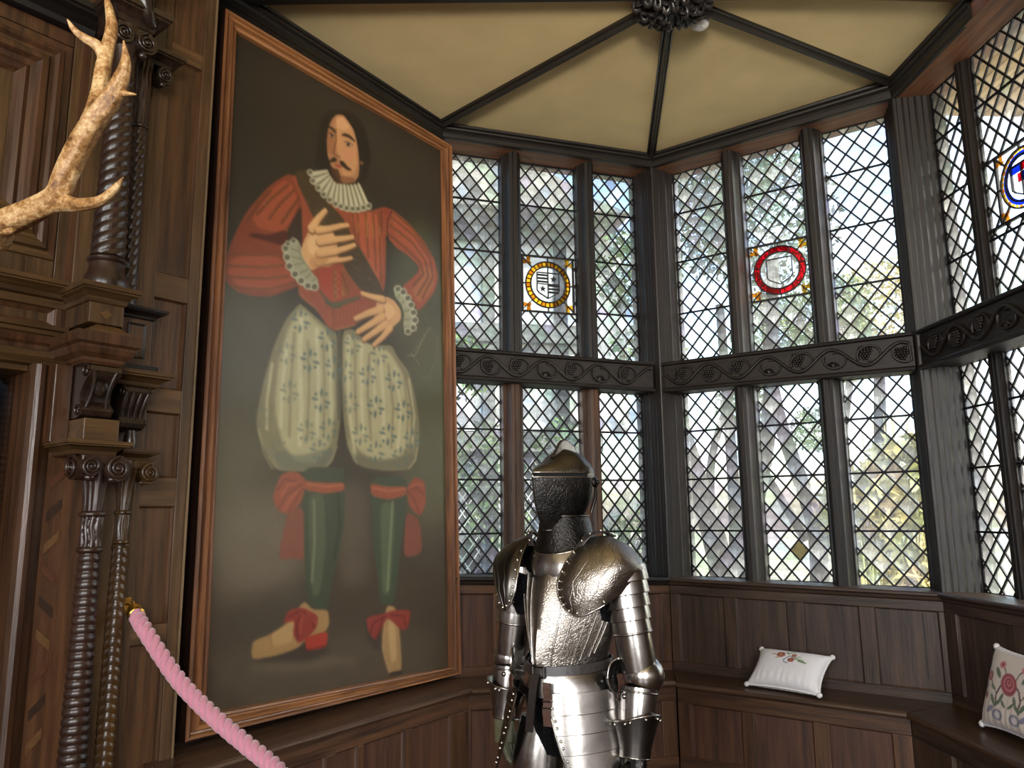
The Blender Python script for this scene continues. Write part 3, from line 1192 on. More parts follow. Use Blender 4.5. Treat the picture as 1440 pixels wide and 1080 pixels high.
# ------------------------------------------------------------------ the garden and the neighbouring wing, seen through the glass
ground = structure(empty('ground_garden'), 'sunlit lawn of the garden outside the windows', 'lawn')
m, nt, bs = new_mat('sunlit_lawn')
nt.links.new(ramp(nt, noise(nt, coords(nt, (1, 1, 1)), 1.7, 6), [(.35, srgb((116, 116, 92))), (.65, srgb((168, 162, 136)))]), bs.inputs['Base Color'])
bs.inputs['Roughness'].default_value = .95
LAWN = m
b = MB()
b.box(-60, 60, 4.0, 90, -.30, -.25)
b.box(2.85, 60, -60, 4.0, -.30, -.25)
b.build('lawn', LAWN, ground)
b = MB()
b.box(2.9, 9.0, -2, 7.5, -.25, -.235)
b.build('terrace_paving', plain('pale_paving', (196, 190, 176), .9, 0, .2, 4), ground)

wing = empty('timber_framed_wing', Matrix.Translation((-1.2, 9.6, -.25)) @ Matrix.Rotation(R(10), 4, 'Z'))
tag(wing, 'black and white timber framed wing across the court outside the left window', 'building')
LIME = plain('grey_limewash', (232, 234, 230), .9, 0, .2, 5, .1)
TIMB = plain('tarred_timber', (52, 54, 60), .7, 0, .2, 9, .2)
TIMB2 = plain('weathered_timber', (120, 122, 120), .8, 0, .2, 9, .2)
part_ = lambda nm, mt, *bx: (lambda b: (b.box(*bx), b.build(nm, mt, wing))[1])(MB())
part_('interior_shade', TIMB, -4, 2.35, .12, .4, 0, 2.7)  # dark slab stands in for the unlit room behind the lattice
for k in range(7):
    x = -4 + k * .98
    part_('plaster_panel', LIME, x + .10, x + .94, .10, .3, 2.95, 5.6)
    part_('post', TIMB2 if k % 2 else TIMB, x - .06, x + .10, .0, .3, 2.9, 5.6)
    part_('post', TIMB, x - .08, x + .12, -.06, .3, 0, 2.7)
    part_('pale_reveal', LIME, x + .12, x + .26, .02, .2, .2, 2.66)
for z in (2.68, 4.1, 5.5):
    part_('beam', TIMB2, -4.1, 2.4, -.05, .3, z, z + .24)
part_('side_wall', LIME, 2.3, 2.4, .1, 5, 0, 5.6)
b = MB()
b.prism([(-4.3, 5.72), (2.7, 5.72), (2.2, 5.9), (-.9, 7.6), (-3.9, 5.9)], -.6, 4.5, 'y')
b.build('roof', plain('stone_slates', (150, 148, 140), .9, 0, .4, 8, .2), wing)
net = MB()
for k in range(6):
    x0 = -4 + k * .98 + .26
    for s in (1, -1):
        for j in range(-8, 22):
            a, c = x0, .2 + j * .19
            xa, za, xb, zb2 = x0, c, x0 + .64, c + s * .64 * 1.4
            if zb2 < za:
                xa, za, xb, zb2 = xb, zb2, xa, za
            if zb2 < .25 or za > 2.6:
                continue
            f0, f1 = max(0, (.25 - za) / (zb2 - za)), min(1, (2.6 - za) / (zb2 - za))
            strip(net, (lerp(xa, xb, f0), lerp(za, zb2, f0)), (lerp(xa, xb, f1), lerp(za, zb2, f1)), .012, .08, .10)
stuff(net.build('lead_net', plain('sun_bleached_lead', (206, 210, 206), .6), wing))

LEAFM = []
for nm, c in (('yellow_green_leaves', (176, 186, 84)), ('mid_green_leaves', (104, 130, 76)), ('blue_green_leaves', (92, 116, 100)), ('straw_leaves', (200, 188, 124))):
    m, nt, bs = new_mat(nm)
    oi = noise(nt, coords(nt, (1, 1, 1)), 3.0, 4)
    nt.links.new(ramp(nt, oi, [(.3, srgb(tuple(int(q * .7) for q in c))), (.7, srgb(tuple(min(255, int(q * 1.15)) for q in c)))]), bs.inputs['Base Color'])
    bs.inputs['Roughness'].default_value = .6
    bs.inputs['Transmission Weight'].default_value = 0
    LEAFM.append(m)
BARK = plain('dark_bark', (46, 43, 43), .9, 0, .5, 9, .3)


def leaves(parent, blobs, n, size, mat, seed, stretch=1.0):
    g = np.random.default_rng(seed)
    tot = sum(r ** 2 for *_, r in blobs)
    V, F = [], []
    for cx, cy, cz, r in blobs:
        k = int(n * r * r / tot)
        d = g.normal(0, 1, (k, 3))
        d /= np.linalg.norm(d, axis=1)[:, None]
        p = np.array((cx, cy, cz)) + d * (r * g.uniform(.35, 1, (k, 1)) ** .6)
        a = g.normal(0, 1, (k, 3))
        a /= np.linalg.norm(a, axis=1)[:, None]
        c = np.cross(a, g.normal(0, 1, (k, 3)))
        c /= np.linalg.norm(c, axis=1)[:, None]
        s = size * g.uniform(.6, 1.3, (k, 1))
        q = np.stack([p - a * s, p + c * s * .45, p + a * s * stretch, p - c * s * .45], 1)
        o = len(V)
        V += q.reshape(-1, 3).tolist()
        F += (np.arange(k * 4).reshape(-1, 4) + o).tolist()
    me = bpy.data.meshes.new('crown')
    me.from_pydata(V, [], F)
    me.materials.append(mat)
    return stuff(link('crown', me, parent))


def tree(x, y, trunks, blobs, n, size, mat, label, seed, group=None):
    t = empty('garden_tree', Matrix.Translation((x, y, -.27)))
    tag(t, label, 'tree', group)
    for pts, r0, r1 in trunks:
        b = MB()
        P = spline(pts, 6)
        b.tube(P, [lerp(r0, r1, i / (len(P) - 1)) for i in range(len(P))], 9)
        b.build('trunk' if r0 > .1 else 'branch', BARK, t, 60)
    if blobs:
        leaves(t, blobs, n, size, mat, seed)
    return t


tree(2.46, 9.0, [([(0, 0, 0), (-.12, 0, 1.4), (-.55, .1, 3.2), (-.9, .2, 5)], .17, .08), ([(.0, 0, .3), (.25, .1, 1.6), (.62, .2, 3.0), (.8, .2, 5)], .14, .07), ([(.05, .0, .8), (.12, .1, 2.2), (.08, .1, 4.4)], .09, .05),
                 ([(-.2, 0, 1.8), (-.1, .1, 2.6), (.3, .2, 3.6)], .06, .03)],
     [(-.2, .2, 5.5, .7), (.7, .3, 5.6, 1.0), (.2, .2, 6.2, .9)], 6500, .05, LEAFM[2], 'dark forked tree close outside the middle window, with several leaning trunks', 1)
tree(4.25, 11.3, [([(0, 0, 0), (.1, 0, 1.6), (-.3, .1, 3.4), (-.4, .1, 5.2)], .15, .07), ([(.05, 0, 1.0), (.5, .1, 2.4), (.9, .1, 4.2)], .09, .05), ([(-.05, 0, 1.5), (-.6, .1, 2.6), (-1.0, .2, 3.4)], .07, .03)],
     [(-.3, .2, 4.6, .6), (.6, .2, 4.9, .7), (.2, .0, 3.1, .35), (-.8, .2, 3.5, .4)], 5500, .045, LEAFM[1], 'leafy tree seen through the centre lights of the middle window', 2)
tree(6.4, 13.3, [([(0, 0, 0), (-.1, 0, 2), (.1, .1, 4.5)], .16, .09), ([(0, 0, 1.3), (-.7, .1, 2.8), (-.9, .1, 4.6)], .08, .04)],
     [(-.6, 0, 4.8, .7), (.3, 0, 5.4, 1.0), (.1, -.2, 2.6, .5)], 5500, .05, LEAFM[3], 'straw coloured tree seen through the right light of the middle window', 3)
tree(-.35, 8.2, [([(0, 0, 0), (.1, 0, 1.2), (0, .1, 2.6)], .06, .03)], [(0, 0, 2.5, .42), (.2, 0, 1.9, .35), (-.25, .1, 3.5, .4), (.9, .2, 2.6, .35)], 1500, .045, LEAFM[1],
     'green shrub in front of the timber framed wing', 4)
tree(1.40, 8.3, [([(0, 0, 0), (.05, 0, 1.5), (.1, .1, 3.8)], .05, .02)], [(0, 0, 4.6, .5), (.1, .1, 3.6, .45), (0, 0, 1.5, .5)], 3000, .045, LEAFM[1],
     'thin green tree standing where the wing ends, outside the left window', 5)
# tall canes by the right light of the middle window
canes = empty('cane_clump', Matrix.Translation((4.15, 8.7, -.27)))
tag(canes, 'clump of tall straw canes outside the middle window', 'canes')
cm = MB()
g_ = random.Random(5)
for k in range(70):
    x, y = g_.uniform(-.55, .6), g_.uniform(-.3, .4)
    h = g_.uniform(1.6, 3.1)
    cm.tube([(x, y, 0), (x + g_.uniform(-.05, .05), y, h * .5), (x + g_.uniform(-.2, .2), y, h)], [.012, .010, .004], 5)
stuff(cm.build('cane', plain('straw_cane', (196, 190, 128), .7), canes))
leaves(canes, [(-.3, 0, 1.9, .5), (.3, 0, 2.2, .55), (0, 0, 1.2, .5)], 900, .11, LEAFM[3], 12, 1.6)

# boarded eaves outside the right and middle windows
eaves = empty('eaves', W3)
structure(eaves, 'tan boarded underside of the eaves outside the right window', 'eaves')
TAN = wood('tan_soffit_board', (150, 122, 84), (206, 176, 128), 'x', rough=.7)
for k in range(5):
    b = MB()
    b.box(-4.6, -2.4, .34 + k * .135, .34 + k * .135 + .13, 4.205, 4.23)
    b.build('board', TAN, eaves, bevel=.003)
b = MB()
b.box(-4.6, -2.4, 1.02, 1.06, 4.12, 4.30)
b.build('gutter_board', TIMB2, eaves)
# ------------------------------------------------------------------ panelled return wall between doorcase and portrait
ret = structure(empty('wall_panelled_return', LEFT), 'narrow honey oak panelled wall between the doorcase and the portrait', 'wall')
RV = wood('old_oak_upright', (55, 38, 21), (106, 76, 48), 'z', rough=0.4)
RH = wood('old_oak_level', (57, 39, 22), (110, 80, 49), 'x', rough=0.42)
RP = wood('old_oak_panel', (52, 34, 20), (103, 70, 43), 'z', rough=0.38, vary=.2)
b = MB()
b.box(-.62, -.002, .03, .16, 0, CAP)
b.build('backing', DARK_V, ret)
b = MB()
b.box(-.048, 0, 0.0, .03, 0, 4.255)
b.build('stile', RV, ret, bevel=.003)
b = MB()
b.box(-.285, -.198, -.004, .03, 0, 4.255)
b.build('stile', RV, ret, bevel=.003)
b = MB()
b.box(-.62, -.289, 0.0, .03, 0, 4.255)
b.build('stile', DARK_V, ret, bevel=.003)
RAILS = [(0.0, .075), (.544, .655), (1.128, 1.20), (1.673, 1.792), (2.065, 2.167), (2.556, 2.668), (3.675, 3.751), (4.105, 4.255)]
for z0, z1 in RAILS:
    b = MB()
    b.box(-.198, -.048, .001, .03, z0, z1)
    b.build('rail', RH, ret, bevel=.003)
for (a0, a1), (c0, c1) in zip(RAILS[:-1], RAILS[1:]):
    b = MB()
    b.panel(-.198, -.048, a1, c0, .019, -.009, .007)
    b.build('panel', RP, ret)
b = MB()
b.box(-.62, .0, -.05, .05, 4.255, CAP)
b.build('beam', BLACK_H, ret, bevel=.01)
b = MB()
b.box(.0, .010, -.004, .02, 0.0, 4.62)
b.build('edge_strip', wood('pale_edge_oak', (84, 66, 46), (132, 108, 80), 'z'), ret)

# ------------------------------------------------------------------ the carved doorcase
case = empty('carved_doorcase', LEFT)
tag(case, 'towering carved oak doorcase with spiral columns and scrolled capitals at left', 'doorway')


def part(name, mat, fill, smooth=None, bevel=None, parent=None):
    b = MB()
    fill(b)
    return b.build(name, mat, parent or case, smooth, None, bevel)


def mould(z0, z1, steps, x0, x1, mat, name='moulding', ret_r=True, ret_l=False, back=-.0):
    """a horizontal moulding that returns at its ends; steps: (out, height share) from bottom to top"""
    b = MB()
    prof = [(o, lerp(z0, z1, t)) for o, t in steps]
    for (o0, za), (o1, zb) in zip(prof[:-1], prof[1:]):
        pass
    rings = []
    for o, z in prof:
        xr = x1 + (o if ret_r else 0) - (prof[0][0] if ret_r else 0)
        xl = x0 - ((o - prof[0][0]) if ret_l else 0)
        rings.append([(xl, back, z), (xr, back, z), (xr, -o, z), (xl, -o, z)])
    b.sweep(rings)
    return b.build(name, mat, case, None)


CYMA = lambda o, d: [(o, 0), (o + d * .15, .06), (o + d * .22, .30), (o + d * .55, .52), (o + d * .85, .62), (o + d * .85, .70), (o + d, .74), (o + d, 1.0)]

# back boards
for x0, x1, z0, z1, o, mt in ((-.565, -.40, 0, 3.72, .030, HALL_RED), (-.398, -.262, 0, 3.72, .022, HALL_V), (-1.75, -.57, 2.30, 3.75, .004, HALL_V)):
    part('back_board', mt, lambda b: b.box(x0, x1, -o, .03, z0, z1))
# inlaid strip beside the big column
INL = [plain('pale_inlay', (92, 64, 36), .4), plain('dark_inlay', (46, 30, 20), .4), plain('red_inlay', (78, 46, 28), .4)]
for k in range(15):
    z = .12 + k * .115
    p = [(-.553, z), (-.505, z + .05), (-.505, z + .085), (-.553, z + .035)] if (k // 3) % 2 == 0 else [(-.553, z + .05), (-.505, z), (-.505, z + .035), (-.553, z + .085)]
    plate(p, -.031, .004).build('inlay', INL[k % 3], case)

# --- mouldings and blocks, from the lower capital up
mould(1.854, 1.905, CYMA(.215, .05), -.545, -.415, HALL_H, 'abacus', ret_l=True)
part('block', HALL_H, lambda b: b.box(-.538, -.412, -.245, 0, 1.905, 1.985), bevel=.004)
part('block', HALL_RED, lambda b: b.box(-.60, -.538, -.12, 0, 1.90, 2.19), bevel=.004)
mould(2.187, 2.30, [(.225, 0), (.235, .1), (.235, .2), (.255, .35), (.262, .5), (.262, .58), (.275, .66), (.275, 1)], -.545, -.415, HALL_RED, 'cornice', ret_l=True)
mould(2.30, 2.340, [(.262, 0), (.262, .3), (.252, .42), (.235, .8), (.22, 1)], -.550, -.405, HALL_H, 'plinth', ret_l=True)
part('pedestal', HALL_V, lambda b: b.box(-.548, -.422, -.235, 0, 2.34, 2.418), bevel=.003)
plate([(-.51, 2.378), (-.488, 2.398), (-.466, 2.378), (-.488, 2.356)], -.2365, .004).build('diamond_boss', HALL_H, case)
mould(2.418, 2.484, CYMA(.235, .042), -.548, -.422, HALL_H, 'pedestal_cap', ret_l=True)
mould(3.578, 3.665, CYMA(.225, .06), -.525, -.395, CARVED, 'abacus', ret_l=True)
part('block', CARVED, lambda b: b.box(-.52, -.405, -.22, 0, 3.665, 3.83), bevel=.006)
mould(3.83, 3.90, CYMA(.22, .06), -.52, -.405, CARVED, 'cornice', ret_l=True)
# over the slender column
mould(1.846, 1.892, CYMA(.105, .05), -.35, -.245, HALL_H, 'abacus')
mould(2.143, 2.205, CYMA(.10, .055), -.40, -.215, HALL_H, 'cornice')
part('plinth', DARK_H, lambda b: b.box(-.40, -.205, -.10, 0, 2.205, 2.235), bevel=.003)
part('pedestal', RV, lambda b: b.box(-.36, -.235, -.08, 0, 2.235, 2.425), bevel=.003)
part('sunk_panel', DARK_V, lambda b: b.panel(-.335, -.262, 2.262, 2.405, -.078, -.007, .012))
mould(2.425, 2.468, CYMA(.08, .045), -.36, -.235, DARK_H, 'pedestal_cap')
mould(3.546, 3.612, CYMA(.075, .055), -.36, -.245, CARVED, 'abacus')
part('block', CARVED, lambda b: b.box(-.38, -.262, -.09, 0, 3.612, 3.80), bevel=.006)
# --- across the door head
mould(2.300, 2.342, [(.03, 0), (.045, .2), (.05, .5), (.065, .6), (.065, 1)], -1.75, -.545, HALL_H, 'cornice', ret_r=False)
mould(2.250, 2.300, [(.03, 0), (.03, .3), (.04, .5), (.05, 1)], -1.75, -.545, HALL_RED, 'moulding', ret_r=False)
mould(2.185, 2.250, [(.02, 0), (.045, .12), (.05, .3), (.04, .5), (.028, .6), (.028, 1)], -1.75, -.545, HALL_H, 'architrave', ret_r=False)
part('sunk_panel', RP, lambda b: b.panel(-1.75, -.585, 2.348, 2.415, .0, -.022, .022), None)
part('stile', HALL_RED, lambda b: b.box(-.585, -.545, -.03, 0, 2.342, 2.45), bevel=.003)
part('moulding', HALL_H, lambda b: b.box(-1.75, -.545, -.035, 0, 2.415, 2.448), bevel=.004)
mould(2.448, 2.512, CYMA(.045, .055), -1.75, -.53, HALL_H, 'cornice', ret_r=False)
# --- great moulded panel above the door, mitred round its corner
zb_, zt_, xr_ = 2.605, 3.505, -.600
BOL = [(0, .006), (0.004, .014), (.030, .014), (.038, .03), (.056, .034), (.070, .022), (.082, .022), (.094, .040), (.118, .044),
       (.132, .026), (.150, .020), (.166, .030), (.184, .022), (.20, .002)]


def bol(name, mat, path):
    b = MB()
    b.sweep([[(p[0] + d * q[0], -o, p[1] + d * q[1]) for d, o in BOL] + [(p[0], 0, p[1])] for p, q in path])
    return b.build(name, mat, case, 25)


bol('bolection_moulding', HALL_RED, [((xr_, zb_), (-1, 1)), ((xr_, zt_), (-1, -1))])
bol('bolection_moulding', HALL_H, [((-1.75, zb_), (0, 1)), ((xr_, zb_), (-1, 1))])
bol('bolection_moulding', HALL_RED, [((-1.75, zt_), (0, -1)), ((xr_, zt_), (-1, -1))])
part('sunk_panel', HALL_RED, lambda b: b.panel(-1.75, -.80, 2.805, 3.305, .0, -.001, .02))
part('stile', HALL_V, lambda b: b.box(-.598, -.542, -.012, 0, 2.512, 3.56), bevel=.003)
part('stile', HALL_V, lambda b: b.box(-.540, -.40, -.036, 0, 2.49, 3.56), bevel=.003)
part('rail', HALL_V, lambda b: b.box(-1.75, -.60, -.012, 0, 2.512, 2.603), bevel=.003)
part('rail', HALL_RED, lambda b: b.box(-1.75, -.60, -.012, 0, 3.507, 3.565), bevel=.003)
mould(3.565, 3.66, CYMA(.03, .10), -1.75, -.54, BLACK_H, 'cornice', ret_r=False)
part('frieze_board', HALL_RED, lambda b: b.box(-1.75, -.30, -.03, 0, 3.66, 3.98))
mould(3.98, 4.12, CYMA(.05, .20), -1.75, -.24, BLACK_H, 'cornice')
part('frieze_board', DARK_H, lambda b: b.box(-1.75, -.30, -.02, 0, 4.12, CAP))


# --- columns
def twist(turns, depth, slant, face=-2.0, saw=False):
    """rope-like rings that climb to a peak on the side facing the room (face) - carved chevrons"""
    def fn(t, z):
        a = abs((t - face + math.pi) % (2 * math.pi) - math.pi)
        u = (z * turns + slant * a) / (2 * math.pi)
        u -= math.floor(u)
        return 1 - depth + depth * (abs(math.sin(math.pi * u)) ** .7) * 1.25
    return fn


def spiral(turns, depth, lobes):
    def fn(t, z):
        u = (lobes * t + z * turns) / (2 * math.pi)
        u -= math.floor(u)
        return 1 - depth + depth * (abs(math.sin(math.pi * u)) ** .7) * 1.25
    return fn


def column(x, o, segs, mat, ptwist):
    """segs: list of (kind, profile); returns the parts"""
    for nm, prof, tw, sg in segs:
        part(nm, mat, lambda b: b.lathe(prof, (x, -o, 0), sg, tw), 50 if tw is None else 70)


def taper(r0, r1, z0, z1, n):
    return [(lerp(r0, r1, i / n), lerp(z0, z1, i / n)) for i in range(n + 1)]


def ring(r, z, h=.012):
    return [(r * .8, z - h), (r, z - h * .6), (r * 1.06, z), (r, z + h * .6), (r * .8, z + h)]


def leaf_neck(lobes, d):
    return lambda t, z: 1 - d + d * abs(math.cos(lobes * t / 2 + 6 * math.sin(z * 60) * .08))


column(-.455, .18, [
    ('spiral_shaft', taper(.058, .0355, .28, 1.505, 300), twist(205, .12, .75), 36),
    ('base_ring', [(.03, 0), (.085, 0), (.085, .12), (.075, .14), (.085, .17), (.08, .2), (.062, .22), (.066, .25), (.058, .28), (.03, .28)], None, 28),
    ('collar', ring(.043, 1.515), None, 24),
    ('leaf_neck', taper(.0375, .0395, 1.52, 1.635, 30), leaf_neck(10, .18), 60),
    ('collar', ring(.044, 1.642), None, 24),
    ('leaf_neck', [(.036, 1.648), (.038, 1.69), (.041, 1.74), (.050, 1.785), (.056, 1.81), (.05, 1.856)], leaf_neck(8, .22), 60)], COLUMN, 0)
column(-.31, .10, [
    ('spiral_shaft', taper(.040, .029, .28, 1.528, 300), twist(190, .10, 2.6), 36),
    ('base_ring', [(.02, 0), (.055, 0), (.055, .12), (.048, .14), (.055, .17), (.05, .2), (.04, .22), (.042, .25), (.036, .28), (.02, .28)], None, 24),
    ('collar', ring(.029, 1.537, .009), None, 24),
    ('leaf_neck', taper(.026, .0265, 1.542, 1.642, 20), leaf_neck(10, .16), 48),
    ('collar', ring(.030, 1.648, .009), None, 24),
    ('leaf_neck', [(.025, 1.653), (.027, 1.70), (.032, 1.74), (.042, 1.785), (.05, 1.846)], leaf_neck(8, .2), 48)], THIN_COL, 0)
column(-.475, .18, [
    ('spiral_shaft', taper(.061, .046, 2.615, 3.36, 220), spiral(-150, .085, 4), 36),
    ('column_base', [(.04, 2.484), (.076, 2.484), (.080, 2.50), (.078, 2.52), (.068, 2.545), (.062, 2.565), (.061, 2.585), (.070, 2.592), (.072, 2.600), (.066, 2.608), (.05, 2.615)], None, 32),
    ('smooth_neck', [(.047, 3.355), (.043, 3.38), (.043, 3.45), (.052, 3.48), (.06, 3.58)], None, 28)], COLUMN, 0)
column(-.338, .06, [
    ('spiral_shaft', taper(.035, .030, 2.47, 3.24, 200), spiral(-150, .085, 4), 30),
    ('collar', ring(.035, 3.25, .010), None, 24),
    ('leaf_neck', taper(.030, .036, 3.255, 3.55, 20), leaf_neck(8, .16), 40)], COLUMN, 0)


def volute(c, r, face, mat, depth=.05, hand=1):
    """a rolled scroll: drum with a raised spiral on its face; face 'front' or 'side'"""
    root = MB()
    n = 26
    swap = (lambda u, v, w: (c[0] + u, c[1] - w, c[2] + v)) if face == 'front' else (lambda u, v, w: (c[0] - w, c[1] - u, c[2] + v))
    rings = []
    for w in (-depth, -.001):
        rings.append([swap(r * math.cos(2 * math.pi * k / n), r * math.sin(2 * math.pi * k / n), w) for k in range(n)])
    root.sweep(rings)
    o = root.build('volute', mat, case, 40)
    sp = MB()
    pts, rad = [], []
    for i in range(54):
        t = i / 53
        a = hand * (math.pi * .5 + t * math.pi * 4.6)
        rr = r * (1.0 - .86 * t ** .8) * .94
        pts.append(swap(rr * math.cos(a), rr * math.sin(a), .004))
        rad.append(r * (.15 - .07 * t))
    sp.tube(pts, rad, 7)
    sp.ball(swap(0, 0, .004), r * .17, 8, 5)
    s = sp.build('spiral', mat, o, 60)
    return o


# big lower capital: two scrolls in front, one on the side
volute((-.405, -.246, 1.806), .046, 'front', COLUMN, .07, 1)
volute((-.50, -.246, 1.812), .036, 'front', COLUMN, .07, -1)
volute((-.545, -.195, 1.808), .046, 'side', COLUMN, .05, 1)
for x, z in ((-.418, 1.766), (-.50, 1.772)):
    part('bead', COLUMN, lambda b: b.ball((x, -.235, z), .016, 10, 6, (1.3, 1, .9)), 60)
part('capital_block', COLUMN, lambda b: b.box(-.53, -.38, -.235, -.12, 1.822, 1.856), bevel=.006)
volute((-.238, -.150, 1.800), .040, 'front', THIN_COL, .06, 1)
part('bead', THIN_COL, lambda b: b.ball((-.262, -.14, 1.762), .012, 10, 6, (1.3, 1, .9)), 60)
part('capital_block', THIN_COL, lambda b: b.box(-.345, -.222, -.145, -.05, 1.815, 1.848), bevel=.005)
# upper capitals
volute((-.418, -.246, 3.520), .044, 'front', CARVED, .07, 1)
volute((-.510, -.246, 3.525), .040, 'front', CARVED, .07, -1)
volute((-.545, -.195, 3.52), .040, 'side', CARVED, .05, 1)
part('bead', CARVED, lambda b: b.ball((-.428, -.235, 3.465), .017, 10, 6), 60)
part('capital_block', CARVED, lambda b: b.box(-.53, -.39, -.235, -.12, 3.54, 3.58), bevel=.006)
volute((-.268, -.105, 3.505), .036, 'front', CARVED, .06, 1)
part('bead', CARVED, lambda b: b.ball((-.276, -.095, 3.462), .014, 10, 6), 60)


def corbel(x0, x1, z0, z1, o, mat, leafy=True):
    """an S-scrolled bracket: fat roll above, hollow neck, small roll below, with a leaf down its front"""
    h = z1 - z0
    prof = [(0, 1.0), (o * .80, 1.0), (o * .97, .95), (o * 1.0, .86), (o * .96, .77), (o * .86, .70), (o * .76, .58), (o * .70, .45), (o * .70, .32),
            (o * .76, .24), (o * .80, .15), (o * .76, .06), (o * .64, .01), (0, 0)]
    b = MB()
    b.prism([(-a, z0 + h * t) for a, t in prof], x0, x1, 'x')
    main = b.build('corbel', mat, case, 35)
    for x in (x0 - .003, x1 + .003):
        for zc, oc, r in ((.86, .86, .14), (.14, .68, .11)):
            b = MB()
            pts = [(x, -o * oc - h * r * (1 - .75 * i / 14) * math.cos(i * .62), z0 + h * zc + h * r * (1 - .75 * i / 14) * math.sin(i * .62)) for i in range(15)]
            b.tube(pts, [.006 - .003 * i / 14 for i in range(15)], 6)
            b.build('scroll', mat, main, 60)
    w = x1 - x0
    if not leafy:
        b = MB()
        xm = (x0 + x1) / 2
        b.ball((xm, -o * .80, z0 + h * .60), w * .30, 16, 10, (1, .45, 1.15))
        b.build('cartouche', mat, main, 60)
        for s in (-1, 1):
            b = MB()
            b.tube([(xm + s * w * (.36 - .10 * math.sin(t * 3.1)), -o * (.98 - .24 * t), z0 + h * (.86 - .70 * t)) for t in [k / 10 for k in range(11)]], .008, 8)
            b.build('scroll', mat, main, 60)
        return main
    for s in (-.36, -.12, .12, .36):
        b = MB()
        xm = (x0 + x1) / 2 + s * w
        pts = [(xm + s * w * .25 * (1 - t), -lerp(o * .99, o * .72, min(1, t * 1.4)), z0 + h * lerp(.84, .2, t)) for t in (0, .2, .4, .6, .8, 1)]
        b.tube(pts, [.004, .010, .013, .012, .009, .004], 7, .8)
        b.build('leaf', mat, main, 60)
    return main


corbel(-.535, -.425, 1.988, 2.187, .262, CARVED, False)
corbel(-.352, -.258, 1.968, 2.140, .145, CARVED)
part('corbel_foot', CARVED, lambda b: b.lathe([(.004, 1.895), (.022, 1.897), (.026, 1.92), (.022, 1.945), (.018, 1.968), (.004, 1.968)], (-.295, -.085, 0), 18), 50)
part('upper_scroll', CARVED, lambda b: b.tube([(-.52 + .12 * t, -.235 - .03 * math.sin(t * 3.1), 3.70 + .09 * math.cos(t * 3.1)) for t in (0, .2, .4, .6, .8, 1)], [.02, .03, .034, .034, .03, .02], 10), 60)

# --- door jamb, head and the dark door inside
part('jamb', HALL_RED, lambda b: b.prism([(-.566, 0), (-.566, -.03), (-.585, -.045), (-.60, -.052), (-.612, -.066), (-.630, -.072), (-.645, -.066), (-.655, -.045), (-.655, .26), (-.566, .26)], 0, 2.19, 'z'), 25)
part('head', HALL_H, lambda b: b.box(-1.75, -.655, -.02, .26, 2.165, 2.19), bevel=.004)
door = structure(empty('door_1', LEFT @ Matrix.Translation((-.70, .12, 0)) @ Matrix.Rotation(R(12), 4, 'Z')), 'dark panelled oak door standing ajar in the carved doorcase', 'door')
DOORV = wood('dark_door_upright', (26, 17, 12), (64, 42, 28), 'z', rough=.4)
DOORH = wood('dark_door_level', (26, 17, 12), (64, 42, 28), 'x', rough=.4)
for x0, x1 in ((-.09, 0), (-.50, -.40), (-.90, -.80)):
    b = MB()
    b.box(x0, x1, 0, .045, .02, 2.15)
    b.build('stile', DOORV, door, bevel=.004)
ZR = [(.02, .22), (.92, 1.06), (1.52, 1.62), (2.05, 2.15)]
for xa, xb in ((-.40, -.09), (-.80, -.50)):
    for z0, z1 in ZR:
        b = MB()
        b.box(xa, xb, .001, .045, z0, z1)
        b.build('rail', DOORH, door, bevel=.004)
    for (a0, a1), (c0, c1) in zip(ZR[:-1], ZR[1:]):
        b = MB()
        b.panel(xa, xb, a1, c0, .016, -.012, .03)
        b.build('panel', DOORV, door)
part('reveal', DARK_V, lambda b: b.box(-1.75, -.56, .62, .66, 0, 2.3))
part('reveal', DARK_V, lambda b: b.box(-.655, -.56, .10, .66, 0, 2.3))
# plain panelling further along, out of the picture
hl = structure(empty('wall_hall_left', LEFT), 'plain oak panelling further along the hall, left of the doorcase', 'wall')
for k in range(8):
    b = MB()
    b.box(-1.75 - (k + 1) * .47, -1.75 - k * .47 - .01, 0, .1, 0, CAP)
    b.build('board', HALL_V, hl, bevel=.004)
b = MB()
b.box(-1.75, -1.60, 0, .1, 0, 2.3)
b.build('board', HALL_V, hl)
